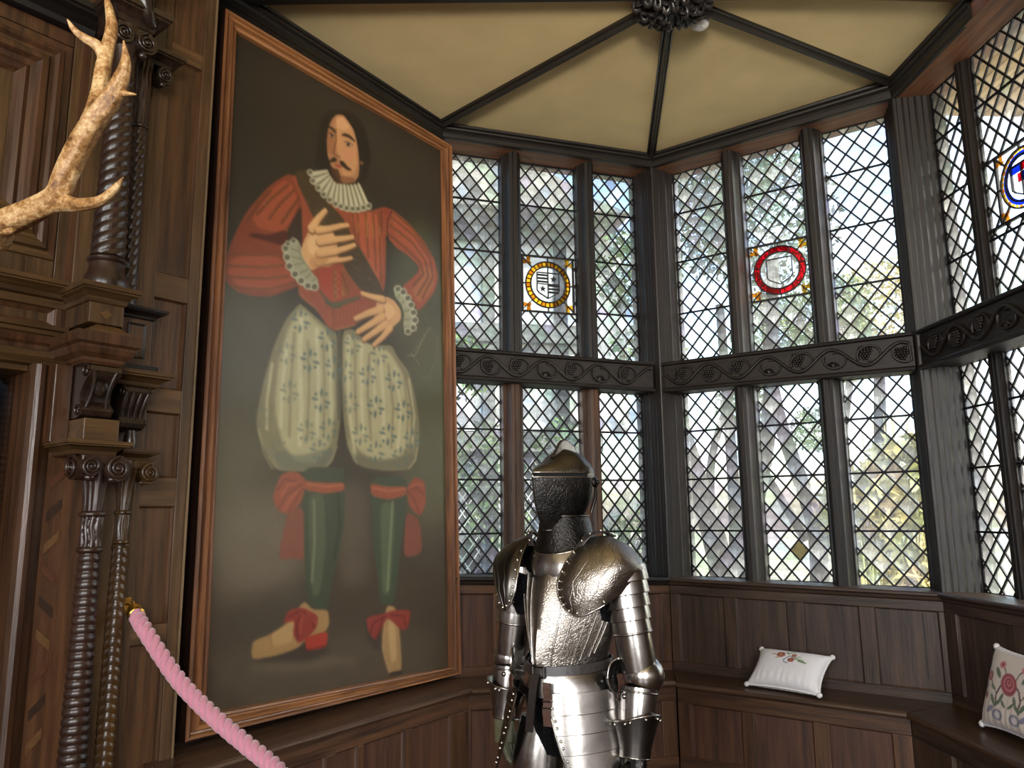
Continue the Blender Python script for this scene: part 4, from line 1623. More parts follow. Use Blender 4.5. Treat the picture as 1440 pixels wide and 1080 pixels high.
# brush strokes of the portrait: 0 area or 1 line, red, green, blue, softness, strength, widths, then points (thousandths of the canvas width)
STROKES = (
(0,92,92,64,195,0.75,0,0,742,827,1074,643,1053,1402,888,1559,740,1414),  # soft green grounds partly hold reflections off the canvas in their colour
(0,82,78,54,147,0.6,0,0,-41,1169,176,1052,239,1306,44,1480,-46,1483),
(0,70,66,46,138,0.6,0,0,-44,685,279,803,179,1139,-41,1169),
(0,80,82,54,134,0.7,0,0,744,443,907,304,1030,624,899,823,669,842),
(0,104,94,78,147,0.8,0,0,-4,1443,297,1410,358,1601,307,1744,10,1708),
(0,88,78,64,78,0.7,0,0,442,1381,601,1372,603,1695,478,1712),
(0,62,54,44,86,0.7,0,0,80,1731,388,1644,478,1733,257,1841,61,1823),
(0,78,69,55,102.5,0.7,0,0,16,1819,960,1856,956,2047,26,1999),
(0,100,90,70,38.7,0.6,0,0,146,1878,366,1881,605,1938,313,1935,136,1914),
(0,54,47,38,153,0.7,0,0,-1,33,1000,10,994,275,668,271,350,41,9,249),
(0,118,112,82,3.1,1,0,0,286,816,307,825,358,848,418,876,449,882,459,1055,469,1168,455,1253,434,1310,391,1340,301,1352,210,1352,176,1314,143,1256,132,1207,155,1090,189,972,232,881),
(0,122,114,84,3.2,1,0,0,471,868,522,852,583,890,613,896,709,872,742,913,801,955,834,1039,855,1130,854,1199,840,1275,798,1312,693,1324,586,1321,535,1308,498,1259,479,1157,470,1025),
(0,166,160,122,15.3,0.95,0,0,286,835,307,836,411,889,436,1001,446,1142,426,1256,370,1320,287,1321,233,1273,197,1173,205,1039,240,913),
(0,172,164,124,14.2,0.95,0,0,478,877,560,889,693,892,775,977,808,1089,807,1204,757,1276,616,1292,534,1256,497,1155,481,1024),
(1,192,186,148,3.8,0.65,18.8,18.8,294,868,292,1025,303,1160,299,1267),
(1,192,186,148,4,0.65,17.2,17.2,359,888,371,1068,368,1234),
(1,192,186,148,3.7,0.65,13.5,13.5,242,951,226,1090,224,1222),
(1,192,186,148,3.5,0.65,10.6,10.6,185,1032,170,1150,173,1233),
(1,192,186,148,4,0.65,14.8,14.8,419,917,422,1060,428,1172),
(1,126,120,88,3.7,0.7,12.3,12.3,268,918,259,1085,258,1245),
(1,126,120,88,3.8,0.7,11.5,11.5,324,935,332,1074,329,1249),
(1,126,120,88,3.9,0.7,9.1,9.1,389,923,396,1064,396,1231),
(1,126,120,88,3.5,0.7,9.4,9.4,204,1013,196,1147,199,1240),
(1,196,188,148,3.9,0.65,15.5,15.5,500,884,499,1021,512,1179,534,1282),
(1,196,188,148,3.9,0.65,17,17,560,900,561,1066,570,1200),
(1,196,188,148,4.1,0.65,17.6,17.6,653,940,669,1078,669,1217),
(1,196,188,148,4.3,0.65,14.2,14.2,725,956,758,1095,741,1238),
(1,196,188,148,4.3,0.65,11.6,11.6,800,985,829,1115,815,1232),
(1,196,188,148,4,0.65,10.7,10.7,614,947,630,1111),
(1,128,120,90,3.9,0.7,11.8,11.8,530,895,532,1043,541,1203),
(1,128,120,90,4,0.7,12,12,598,927,591,1061,608,1223),
(1,128,120,90,4.1,0.7,12.4,12.4,693,950,717,1100,708,1241),
(1,128,120,90,4.3,0.7,10,10,775,989,795,1119,782,1251),
(0,84,82,60,5.5,0.8,0,0,445,879,468,866,473,1167,454,1181),
(0,92,94,78,11.3,0.6,0,0,195,1292,300,1304,441,1260,434,1316,370,1344,222,1351),
(0,96,92,72,12.2,0.6,0,0,513,1274,654,1294,832,1247,814,1311,616,1329,528,1309),
(1,176,170,132,1.7,0.5,5.7,5.7,142,1236,164,1305,197,1348),
(1,170,164,128,2,0.5,6.6,6.6,455,1259,434,1305,399,1340),
(1,170,164,128,1.8,0.5,6.1,6.1,505,1233,524,1283,542,1308),
(1,178,170,132,2.2,0.5,7.3,7.3,849,1211,832,1276,798,1309),
(0,86,100,92,0.6,0.9,0,0,298,875,315,881,335,875,319,868),
(0,86,100,92,0.6,0.9,0,0,290,883,282,902,288,918,297,899),
(0,86,100,92,0.6,0.9,0,0,283,874,266,867,248,873,263,880),
(0,86,100,92,0.6,0.9,0,0,291,865,300,846,293,830,285,849),
(0,86,100,92,0.6,0.9,0,0,319,890,318,893,317,895,314,897,312,897,309,897,307,895,307,892,307,890,309,887,311,886,314,885,316,886,318,887),
(0,86,100,92,0.6,0.9,0,0,276,899,276,901,274,904,272,905,269,906,267,905,265,904,264,901,265,899,266,896,269,895,271,894,274,895,276,896),
(0,86,100,92,0.6,0.9,0,0,275,856,274,858,273,861,270,863,268,863,265,863,264,861,263,858,264,856,265,853,267,852,270,851,273,852,274,853),
(0,86,100,92,0.7,0.9,0,0,318,846,317,849,316,851,313,853,310,854,308,853,306,851,306,849,306,846,308,844,310,842,313,841,315,842,317,844),
(0,86,100,92,0.7,0.9,0,0,414,914,432,921,453,915,435,908),
(0,86,100,92,0.7,0.9,0,0,405,923,396,942,403,958,412,940),
(0,86,100,92,0.7,0.9,0,0,397,913,380,906,360,912,376,919),
(0,86,100,92,0.7,0.9,0,0,406,904,415,885,408,868,399,887),
(0,86,100,92,0.7,0.9,0,0,435,930,435,933,433,935,430,937,427,938,425,937,423,935,422,933,423,930,425,927,427,926,430,925,433,926,435,928),
(0,86,100,92,0.7,0.9,0,0,390,939,389,942,387,944,385,946,382,946,380,945,378,944,377,941,378,938,379,936,382,934,385,934,387,935,389,936),
(0,86,100,92,0.7,0.9,0,0,389,895,388,897,386,900,384,902,381,902,379,901,377,900,376,897,377,894,378,892,381,890,384,890,386,890,388,892),
(0,86,100,92,0.7,0.9,0,0,435,885,434,888,432,891,430,892,427,893,424,892,422,891,421,888,422,885,424,883,426,881,429,880,432,881,434,883),
(0,86,100,92,0.7,0.95,0,0,341,997,358,1004,378,999,362,992),
(0,86,100,92,0.6,0.95,0,0,333,1006,324,1023,331,1040,339,1022),
(0,86,100,92,0.6,0.95,0,0,325,996,308,989,289,994,305,1001),
(0,86,100,92,0.6,0.95,0,0,333,988,342,969,336,953,327,971),
(0,86,100,92,0.7,0.95,0,0,362,1013,361,1016,359,1018,357,1020,354,1020,352,1020,350,1018,349,1015,350,1013,351,1010,354,1009,357,1008,359,1009,361,1011),
(0,86,100,92,0.6,0.95,0,0,318,1021,318,1023,316,1026,314,1027,311,1028,309,1027,307,1025,306,1023,307,1020,308,1018,311,1016,313,1016,316,1016,318,1018),
(0,86,100,92,0.6,0.95,0,0,317,978,316,980,315,983,312,984,310,985,307,984,306,982,305,980,305,977,307,975,309,973,312,973,315,974,316,975),
(0,86,100,92,0.6,0.95,0,0,361,970,360,973,358,975,356,977,353,977,351,976,349,975,348,972,349,970,350,967,353,966,356,965,358,966,360,968),
(0,86,100,92,0.6,0.5,0,0,247,991,263,997,282,992,266,985),
(0,86,100,92,0.6,0.5,0,0,239,999,231,1016,237,1032,245,1015),
(0,86,100,92,0.6,0.5,0,0,232,989,216,982,198,988,213,994),
(0,86,100,92,0.6,0.5,0,0,240,981,248,963,241,947,233,965),
(0,86,100,92,0.6,0.5,0,0,267,1006,266,1009,264,1011,262,1013,260,1013,257,1012,255,1011,255,1008,255,1006,257,1003,259,1002,262,1001,264,1002,266,1004),
(0,86,100,92,0.6,0.5,0,0,226,1013,225,1016,224,1018,221,1020,219,1020,216,1019,215,1018,214,1015,215,1013,216,1010,218,1009,221,1009,223,1009,225,1011),
(0,86,100,92,0.6,0.5,0,0,224,972,224,974,222,977,220,978,217,979,215,978,213,976,213,974,213,971,215,969,217,967,219,967,222,968,223,969),
(0,86,100,92,0.6,0.5,0,0,265,964,265,967,263,969,261,970,258,971,256,970,254,969,253,966,254,964,256,961,258,960,260,959,263,960,265,962),
(0,86,100,92,0.6,0.55,0,0,261,1111,277,1118,296,1114,280,1106),
(0,86,100,92,0.6,0.55,0,0,253,1118,245,1135,251,1151,259,1134),
(0,86,100,92,0.6,0.55,0,0,246,1109,230,1101,212,1106,227,1113),
(0,86,100,92,0.6,0.55,0,0,254,1101,262,1084,256,1068,247,1085),
(0,86,100,92,0.6,0.55,0,0,280,1127,280,1129,278,1131,276,1133,274,1133,271,1132,269,1131,269,1128,269,1126,271,1124,273,1122,276,1122,278,1123,280,1124),
(0,86,100,92,0.6,0.55,0,0,240,1132,239,1135,238,1137,235,1138,233,1139,231,1138,229,1136,228,1134,229,1131,230,1129,232,1128,235,1127,237,1128,239,1130),
(0,86,100,92,0.6,0.55,0,0,238,1091,238,1094,236,1096,234,1097,231,1098,229,1097,227,1095,227,1093,227,1090,229,1088,231,1087,234,1086,236,1087,238,1089),
(0,86,100,92,0.6,0.55,0,0,279,1085,279,1088,277,1090,275,1091,272,1092,270,1091,268,1089,268,1087,268,1084,270,1082,272,1081,274,1080,277,1081,279,1083),
(0,86,100,92,0.6,0.9,0,0,391,1120,408,1128,428,1123,412,1116),
(0,86,100,92,0.7,0.9,0,0,382,1128,373,1146,380,1162,389,1145),
(0,86,100,92,0.6,0.9,0,0,375,1118,358,1111,338,1115,354,1123),
(0,86,100,92,0.7,0.9,0,0,383,1110,392,1093,385,1076,377,1094),
(0,86,100,92,0.7,0.9,0,0,412,1137,411,1140,409,1142,407,1143,404,1144,402,1143,400,1141,399,1139,400,1136,401,1134,404,1132,407,1132,409,1133,411,1135),
(0,86,100,92,0.6,0.9,0,0,368,1143,367,1145,365,1147,363,1149,360,1149,358,1148,356,1147,355,1144,356,1142,357,1139,360,1138,363,1138,365,1138,367,1140),
(0,86,100,92,0.7,0.9,0,0,366,1100,366,1103,364,1105,362,1106,359,1107,357,1106,355,1104,354,1102,355,1099,356,1097,359,1095,362,1095,364,1096,366,1098),
(0,86,100,92,0.7,0.9,0,0,411,1094,410,1096,409,1099,406,1100,403,1101,401,1100,399,1098,398,1096,399,1093,400,1091,403,1089,406,1089,408,1090,410,1091),
(0,86,100,92,0.6,0.6,0,0,333,1226,350,1234,369,1230,353,1222),
(0,86,100,92,0.6,0.6,0,0,325,1233,316,1250,323,1266,331,1250),
(0,86,100,92,0.6,0.6,0,0,318,1223,301,1216,282,1219,298,1227),
(0,86,100,92,0.6,0.6,0,0,326,1216,334,1199,328,1183,319,1200),
(0,86,100,92,0.6,0.6,0,0,353,1243,352,1245,351,1247,348,1249,346,1249,343,1248,342,1246,341,1244,341,1241,343,1239,345,1238,348,1238,351,1239,352,1240),
(0,86,100,92,0.6,0.6,0,0,311,1247,310,1249,309,1251,306,1253,304,1253,301,1252,300,1250,299,1248,299,1245,301,1243,303,1242,306,1242,308,1243,310,1244),
(0,86,100,92,0.6,0.6,0,0,309,1206,309,1208,307,1210,305,1212,302,1212,300,1211,298,1209,298,1207,298,1204,300,1202,302,1201,305,1201,307,1202,309,1203),
(0,86,100,92,0.6,0.6,0,0,352,1201,351,1204,350,1206,347,1207,345,1207,342,1207,340,1205,340,1202,340,1200,342,1198,344,1196,347,1196,350,1197,351,1199),
(0,86,100,92,0.6,0.7,0,0,387,1283,404,1292,424,1288,408,1280),
(0,86,100,92,0.6,0.7,0,0,379,1291,370,1307,377,1323,385,1307),
(0,86,100,92,0.6,0.7,0,0,372,1280,355,1272,335,1276,351,1284),
(0,86,100,92,0.6,0.7,0,0,380,1273,389,1256,382,1240,373,1257),
(0,86,100,92,0.6,0.7,0,0,408,1300,407,1303,406,1305,403,1306,400,1307,398,1306,396,1304,395,1301,396,1299,398,1297,400,1295,403,1295,405,1296,407,1298),
(0,86,100,92,0.6,0.7,0,0,364,1304,364,1306,362,1308,360,1310,357,1310,355,1309,353,1307,352,1305,353,1302,354,1300,357,1299,359,1299,362,1300,364,1301),
(0,86,100,92,0.6,0.7,0,0,363,1262,363,1265,361,1267,359,1268,356,1269,354,1268,352,1266,351,1263,352,1261,353,1259,356,1258,358,1257,361,1258,363,1260),
(0,86,100,92,0.6,0.7,0,0,407,1258,406,1261,405,1263,402,1265,399,1265,397,1264,395,1262,395,1260,395,1257,397,1255,399,1254,402,1253,405,1254,406,1256),
(0,86,100,92,0.7,0.8,0,0,444,1001,462,1009,483,1003,466,996),
(0,86,100,92,0.7,0.8,0,0,435,1010,426,1028,433,1045,442,1027),
(0,86,100,92,0.7,0.8,0,0,428,1000,410,993,389,998,406,1005),
(0,86,100,92,0.7,0.8,0,0,436,991,446,973,439,956,429,975),
(0,86,100,92,0.7,0.8,0,0,466,1018,465,1021,463,1023,461,1025,458,1025,455,1024,453,1023,453,1020,453,1017,455,1015,458,1013,461,1013,463,1014,465,1015),
(0,86,100,92,0.7,0.8,0,0,420,1025,419,1028,417,1030,415,1032,412,1033,409,1032,408,1030,407,1027,408,1025,409,1022,412,1021,415,1020,417,1021,419,1023),
(0,86,100,92,0.7,0.8,0,0,419,981,418,984,417,987,414,988,411,989,409,988,407,986,406,984,407,981,408,978,411,977,414,976,416,977,418,979),
(0,86,100,92,0.7,0.8,0,0,465,973,465,976,463,979,460,980,457,981,455,980,453,978,452,976,453,973,454,970,457,969,460,968,463,969,464,971),
(0,86,100,92,0.6,0.35,0,0,157,1200,172,1208,189,1204,175,1197),
(0,86,100,92,0.6,0.35,0,0,150,1208,142,1223,148,1239,156,1223),
(0,86,100,92,0.6,0.35,0,0,143,1198,128,1191,112,1195,125,1202),
(0,86,100,92,0.6,0.35,0,0,150,1191,158,1175,152,1160,144,1176),
(0,86,100,92,0.6,0.35,0,0,175,1216,175,1219,173,1221,171,1222,169,1222,167,1221,165,1220,164,1217,165,1215,166,1213,168,1212,171,1211,173,1212,175,1214),
(0,86,100,92,0.6,0.35,0,0,137,1220,137,1223,136,1225,133,1226,131,1226,129,1226,127,1224,127,1222,127,1219,129,1217,131,1216,133,1216,135,1216,137,1218),
(0,86,100,92,0.6,0.35,0,0,136,1181,135,1184,134,1186,132,1187,129,1187,127,1187,126,1185,125,1183,126,1180,127,1178,129,1177,131,1177,134,1177,135,1179),
(0,86,100,92,0.6,0.35,0,0,174,1177,173,1179,172,1181,170,1182,167,1183,165,1182,164,1180,163,1178,163,1175,165,1173,167,1172,169,1172,172,1173,173,1174),
(0,86,100,92,0.6,0.5,0,0,227,1291,243,1299,261,1296,246,1288),
(0,86,100,92,0.6,0.5,0,0,220,1298,212,1314,218,1330,226,1314),
(0,86,100,92,0.6,0.5,0,0,213,1289,198,1281,180,1284,195,1292),
(0,86,100,92,0.6,0.5,0,0,220,1282,228,1266,222,1250,214,1266),
(0,86,100,92,0.6,0.5,0,0,246,1308,246,1310,244,1312,242,1313,240,1314,237,1313,236,1311,235,1309,235,1306,237,1304,239,1303,242,1303,244,1304,246,1305),
(0,86,100,92,0.6,0.5,0,0,207,1311,206,1313,205,1315,203,1316,200,1317,198,1316,196,1314,196,1312,196,1309,198,1307,200,1306,202,1306,205,1307,206,1309),
(0,86,100,92,0.6,0.5,0,0,205,1271,205,1274,203,1276,201,1277,199,1277,197,1277,195,1275,194,1272,195,1270,196,1268,198,1267,201,1267,203,1267,205,1269),
(0,86,100,92,0.6,0.5,0,0,245,1268,244,1270,243,1272,241,1274,238,1274,236,1273,234,1271,234,1269,234,1266,236,1264,238,1263,240,1263,243,1264,244,1266),
(0,86,100,92,0.6,0.7,0,0,426,1211,443,1219,464,1215,447,1207),
(0,86,100,92,0.6,0.7,0,0,417,1219,408,1236,415,1252,424,1235),
(0,86,100,92,0.6,0.7,0,0,410,1208,392,1200,372,1204,389,1212),
(0,86,100,92,0.7,0.7,0,0,418,1201,427,1183,420,1167,411,1184),
(0,86,100,92,0.7,0.7,0,0,447,1228,446,1231,445,1233,442,1234,439,1235,437,1234,435,1232,434,1229,435,1227,436,1225,439,1223,442,1223,444,1224,446,1226),
(0,86,100,92,0.6,0.7,0,0,402,1233,401,1235,400,1237,397,1239,395,1239,392,1238,390,1236,390,1234,390,1231,392,1229,394,1228,397,1227,400,1228,401,1230),
(0,86,100,92,0.7,0.7,0,0,401,1190,401,1193,399,1195,396,1196,394,1197,391,1196,389,1194,389,1192,389,1189,391,1187,393,1185,396,1185,399,1186,400,1188),
(0,86,100,92,0.7,0.7,0,0,446,1185,445,1188,444,1190,441,1191,438,1192,436,1191,434,1189,433,1187,434,1184,436,1182,438,1180,441,1180,444,1181,445,1183),
(0,86,100,92,0.6,0.7,0,0,527,909,545,915,565,909,549,903),
(0,86,100,92,0.7,0.7,0,0,518,917,509,935,516,951,525,933),
(0,86,100,92,0.6,0.7,0,0,511,907,494,901,474,907,490,913),
(0,86,100,92,0.6,0.7,0,0,520,899,529,881,522,865,513,883),
(0,86,100,92,0.7,0.7,0,0,548,924,548,926,546,929,543,930,540,931,538,930,536,929,535,926,536,924,538,921,540,920,543,919,546,920,548,921),
(0,86,100,92,0.6,0.7,0,0,503,932,503,935,501,937,498,939,496,939,493,938,491,937,491,934,491,932,493,929,496,928,498,927,501,928,503,930),
(0,86,100,92,0.6,0.7,0,0,503,890,502,893,500,895,498,897,495,897,493,896,491,895,490,892,491,890,492,887,495,886,498,885,500,886,502,888),
(0,86,100,92,0.7,0.7,0,0,548,881,547,884,545,886,543,888,540,888,537,888,536,886,535,884,536,881,537,878,540,877,543,876,545,877,547,879),
(0,86,100,92,0.7,0.75,0,0,653,922,672,929,695,923,677,916),
(0,86,100,92,0.7,0.75,0,0,644,930,634,949,641,965,651,947),
(0,86,100,92,0.7,0.75,0,0,636,921,618,914,596,920,614,927),
(0,86,100,92,0.7,0.75,0,0,646,912,656,893,649,877,639,895),
(0,86,100,92,0.7,0.75,0,0,676,938,675,940,673,943,671,944,668,945,665,944,663,943,662,940,663,937,665,935,668,933,671,933,673,933,675,935),
(0,86,100,92,0.7,0.75,0,0,628,946,627,949,625,951,623,953,620,953,617,953,615,951,614,948,615,946,617,943,620,942,623,941,625,942,627,944),
(0,86,100,92,0.7,0.75,0,0,628,902,627,905,625,908,622,909,619,910,617,909,615,907,614,905,615,902,617,900,619,898,622,898,625,898,627,900),
(0,86,100,92,0.7,0.75,0,0,676,893,675,896,673,899,671,900,668,901,665,900,663,899,662,896,663,893,665,891,668,889,671,889,673,889,675,891),
(0,86,100,92,0.7,0.85,0,0,730,1004,750,1011,773,1006,754,998),
(0,86,100,92,0.7,0.85,0,0,720,1012,710,1031,717,1047,727,1029),
(0,86,100,92,0.7,0.85,0,0,712,1002,693,995,671,1000,689,1008),
(0,86,100,92,0.7,0.85,0,0,722,994,733,975,725,958,715,977),
(0,86,100,92,0.7,0.85,0,0,753,1020,753,1023,751,1025,748,1027,744,1027,742,1027,740,1025,739,1022,740,1020,742,1017,745,1016,748,1015,751,1016,753,1018),
(0,86,100,92,0.7,0.85,0,0,703,1028,703,1030,701,1033,698,1034,695,1035,692,1034,690,1032,689,1030,690,1027,692,1025,695,1023,698,1022,701,1023,703,1025),
(0,86,100,92,0.7,0.85,0,0,703,984,703,986,701,989,698,990,695,991,692,990,690,988,689,986,690,983,692,981,695,979,698,979,701,979,703,981),
(0,86,100,92,0.7,0.85,0,0,753,976,753,978,751,981,748,982,745,983,742,982,740,980,739,978,740,975,742,973,745,971,748,971,751,971,753,973),
(0,86,100,92,0.7,0.8,0,0,599,1004,618,1011,639,1006,622,999),
(0,86,100,92,0.7,0.8,0,0,590,1012,581,1030,587,1046,597,1029),
(0,86,100,92,0.6,0.8,0,0,583,1003,565,996,544,1001,561,1008),
(0,86,100,92,0.7,0.8,0,0,592,994,602,976,595,960,585,978),
(0,86,100,92,0.7,0.8,0,0,621,1020,621,1023,619,1025,616,1027,613,1027,610,1026,609,1025,608,1022,609,1020,610,1017,613,1016,616,1015,619,1016,621,1018),
(0,86,100,92,0.7,0.8,0,0,575,1027,574,1030,572,1032,570,1034,567,1034,564,1033,562,1032,562,1029,562,1027,564,1024,567,1023,570,1022,572,1023,574,1025),
(0,86,100,92,0.7,0.8,0,0,574,985,574,987,572,990,569,991,566,992,564,991,562,989,561,987,562,984,564,982,566,980,569,980,572,981,574,982),
(0,86,100,92,0.7,0.8,0,0,621,977,620,980,618,982,616,984,613,984,610,983,608,982,608,979,608,977,610,974,613,973,616,972,618,973,620,975),
(0,86,100,92,0.6,0.6,0,0,519,1111,536,1119,556,1114,540,1107),
(0,86,100,92,0.6,0.6,0,0,510,1119,501,1136,508,1151,517,1135),
(0,86,100,92,0.6,0.6,0,0,503,1109,486,1102,466,1107,482,1114),
(0,86,100,92,0.6,0.6,0,0,511,1102,520,1085,514,1069,505,1086),
(0,86,100,92,0.6,0.6,0,0,539,1127,539,1130,537,1132,535,1133,532,1134,529,1133,527,1131,527,1129,527,1126,529,1124,532,1123,534,1122,537,1123,539,1125),
(0,86,100,92,0.6,0.6,0,0,495,1133,495,1135,493,1137,491,1139,488,1139,485,1138,484,1137,483,1134,484,1132,485,1130,488,1128,490,1128,493,1129,495,1130),
(0,86,100,92,0.6,0.6,0,0,495,1092,494,1094,492,1097,490,1098,487,1098,485,1098,483,1096,482,1094,483,1091,485,1089,487,1088,490,1087,492,1088,494,1090),
(0,86,100,92,0.6,0.6,0,0,539,1086,538,1088,537,1091,534,1092,531,1092,529,1092,527,1090,526,1088,527,1085,529,1083,531,1081,534,1081,536,1082,538,1084),
(0,86,100,92,0.7,0.95,0,0,638,1110,657,1117,679,1113,661,1105),
(0,86,100,92,0.7,0.95,0,0,629,1117,619,1135,626,1151,636,1134),
(0,86,100,92,0.7,0.95,0,0,622,1107,603,1100,583,1105,599,1112),
(0,86,100,92,0.7,0.95,0,0,631,1100,641,1082,634,1066,624,1083),
(0,86,100,92,0.7,0.95,0,0,660,1126,660,1129,658,1131,655,1132,652,1133,650,1132,648,1130,647,1128,648,1125,649,1123,652,1121,655,1121,658,1122,660,1124),
(0,86,100,92,0.7,0.95,0,0,613,1132,613,1134,611,1137,608,1138,605,1138,603,1138,601,1136,600,1133,601,1131,603,1129,605,1127,608,1127,611,1128,613,1129),
(0,86,100,92,0.7,0.95,0,0,613,1090,612,1092,611,1094,608,1096,605,1096,602,1095,601,1094,600,1091,601,1089,602,1086,605,1085,608,1085,611,1085,612,1087),
(0,86,100,92,0.7,0.95,0,0,660,1083,660,1086,658,1088,655,1090,652,1090,649,1089,648,1087,647,1085,648,1082,649,1080,652,1079,655,1078,658,1079,660,1081),
(0,86,100,92,0.7,0.9,0,0,779,1106,799,1114,822,1109,804,1101),
(0,86,100,92,0.7,0.9,0,0,769,1114,758,1132,766,1149,776,1131),
(0,86,100,92,0.7,0.9,0,0,761,1104,741,1096,719,1101,737,1109),
(0,86,100,92,0.7,0.9,0,0,771,1096,782,1077,775,1060,764,1079),
(0,86,100,92,0.7,0.9,0,0,803,1123,802,1126,800,1128,797,1130,794,1130,791,1129,789,1127,788,1125,789,1122,791,1120,794,1118,797,1118,800,1119,802,1121),
(0,86,100,92,0.7,0.9,0,0,752,1129,751,1132,749,1134,746,1136,743,1136,740,1135,738,1133,738,1131,738,1128,740,1126,743,1124,746,1124,749,1125,751,1127),
(0,86,100,92,0.7,0.9,0,0,752,1085,751,1088,749,1090,746,1092,743,1092,740,1092,739,1090,738,1087,739,1084,741,1082,743,1081,747,1080,749,1081,751,1083),
(0,86,100,92,0.7,0.9,0,0,803,1079,802,1081,800,1084,797,1085,794,1086,791,1085,789,1083,789,1081,789,1078,791,1075,794,1074,798,1073,800,1074,802,1076),
(0,86,100,92,0.6,0.7,0,0,567,1213,585,1220,605,1217,589,1209),
(0,86,100,92,0.6,0.7,0,0,559,1220,549,1236,556,1252,565,1236),
(0,86,100,92,0.6,0.7,0,0,551,1210,534,1203,514,1206,530,1214),
(0,86,100,92,0.6,0.7,0,0,560,1203,569,1186,563,1170,553,1187),
(0,86,100,92,0.6,0.7,0,0,588,1229,588,1232,586,1234,583,1235,581,1235,578,1235,576,1233,576,1230,576,1228,578,1226,580,1224,583,1224,586,1225,588,1227),
(0,86,100,92,0.6,0.7,0,0,543,1233,543,1236,541,1238,539,1239,536,1240,533,1239,532,1237,531,1235,531,1232,533,1230,536,1229,538,1228,541,1229,543,1231),
(0,86,100,92,0.6,0.7,0,0,543,1193,542,1195,541,1197,538,1199,535,1199,533,1198,531,1196,530,1194,531,1191,533,1189,535,1188,538,1188,541,1189,542,1190),
(0,86,100,92,0.6,0.7,0,0,588,1188,587,1190,586,1193,583,1194,580,1194,578,1193,576,1192,575,1189,576,1187,578,1185,580,1183,583,1183,586,1184,587,1185),
(0,86,100,92,0.7,0.95,0,0,701,1199,720,1207,743,1203,725,1195),
(0,86,100,92,0.7,0.95,0,0,692,1207,682,1224,689,1241,699,1224),
(0,86,100,92,0.7,0.95,0,0,684,1197,665,1189,644,1193,661,1201),
(0,86,100,92,0.7,0.95,0,0,693,1189,704,1172,697,1155,686,1173),
(0,86,100,92,0.7,0.95,0,0,724,1216,723,1219,721,1221,718,1223,715,1223,713,1222,711,1220,710,1218,711,1215,713,1213,715,1212,719,1211,721,1212,723,1214),
(0,86,100,92,0.7,0.95,0,0,675,1221,675,1224,673,1226,670,1227,667,1227,664,1227,663,1225,662,1222,663,1220,664,1218,667,1216,670,1216,673,1217,675,1219),
(0,86,100,92,0.7,0.95,0,0,675,1179,675,1181,673,1183,670,1185,667,1185,664,1184,662,1183,662,1180,662,1177,664,1175,667,1174,670,1174,673,1174,675,1176),
(0,86,100,92,0.7,0.95,0,0,724,1173,723,1176,721,1178,719,1180,716,1180,713,1179,711,1177,710,1175,711,1172,713,1170,716,1169,719,1168,721,1169,723,1171),
(0,86,100,92,0.7,0.8,0,0,825,1204,845,1213,869,1209,850,1200),
(0,86,100,92,0.7,0.8,0,0,815,1212,803,1230,811,1247,822,1229),
(0,86,100,92,0.7,0.8,0,0,806,1202,786,1194,764,1198,782,1206),
(0,86,100,92,0.7,0.8,0,0,816,1194,828,1176,820,1159,809,1177),
(0,86,100,92,0.7,0.8,0,0,849,1222,848,1225,846,1227,843,1228,839,1229,837,1228,835,1226,834,1223,835,1221,837,1218,840,1217,843,1217,846,1217,848,1219),
(0,86,100,92,0.7,0.8,0,0,797,1227,796,1229,794,1232,791,1233,788,1233,785,1232,783,1230,782,1228,783,1225,785,1223,788,1222,791,1221,794,1222,796,1224),
(0,86,100,92,0.7,0.8,0,0,797,1183,796,1186,794,1188,791,1189,788,1190,785,1189,783,1187,783,1184,783,1182,785,1179,788,1178,792,1178,794,1178,796,1180),
(0,86,100,92,0.7,0.8,0,0,849,1178,848,1180,846,1183,843,1184,840,1184,837,1184,835,1182,834,1179,835,1176,837,1174,840,1173,843,1172,846,1173,848,1175),
(0,86,100,92,0.7,0.8,0,0,639,1265,657,1273,679,1270,661,1262),
(0,86,100,92,0.7,0.8,0,0,630,1272,620,1289,627,1305,637,1289),
(0,86,100,92,0.7,0.8,0,0,622,1262,604,1254,584,1258,601,1266),
(0,86,100,92,0.7,0.8,0,0,631,1255,641,1238,634,1222,625,1239),
(0,86,100,92,0.7,0.8,0,0,661,1282,660,1285,658,1287,656,1288,653,1288,650,1288,648,1286,647,1283,648,1281,650,1279,653,1277,656,1277,658,1278,660,1280),
(0,86,100,92,0.6,0.8,0,0,614,1286,613,1288,612,1290,609,1292,606,1292,604,1291,602,1289,601,1287,602,1284,604,1282,606,1281,609,1281,612,1282,613,1283),
(0,86,100,92,0.6,0.8,0,0,614,1245,613,1247,611,1249,609,1251,606,1251,603,1250,602,1248,601,1246,602,1243,603,1241,606,1240,609,1240,611,1240,613,1242),
(0,86,100,92,0.7,0.8,0,0,661,1240,660,1243,658,1245,655,1246,653,1247,650,1246,648,1244,647,1242,648,1239,650,1237,652,1236,655,1235,658,1236,660,1238),
(0,86,100,92,0.7,0.7,0,0,762,1275,781,1283,804,1280,785,1271),
(0,86,100,92,0.7,0.7,0,0,752,1282,741,1299,748,1316,759,1299),
(0,86,100,92,0.7,0.7,0,0,744,1272,725,1263,703,1267,720,1275),
(0,86,100,92,0.7,0.7,0,0,753,1264,764,1247,757,1230,746,1248),
(0,86,100,92,0.7,0.7,0,0,785,1292,784,1295,782,1297,779,1298,776,1299,773,1298,771,1296,770,1293,771,1291,773,1289,776,1287,779,1287,782,1288,784,1290),
(0,86,100,92,0.7,0.7,0,0,735,1296,734,1298,732,1301,729,1302,726,1302,724,1301,722,1299,721,1297,722,1294,724,1292,726,1291,729,1291,732,1291,734,1293),
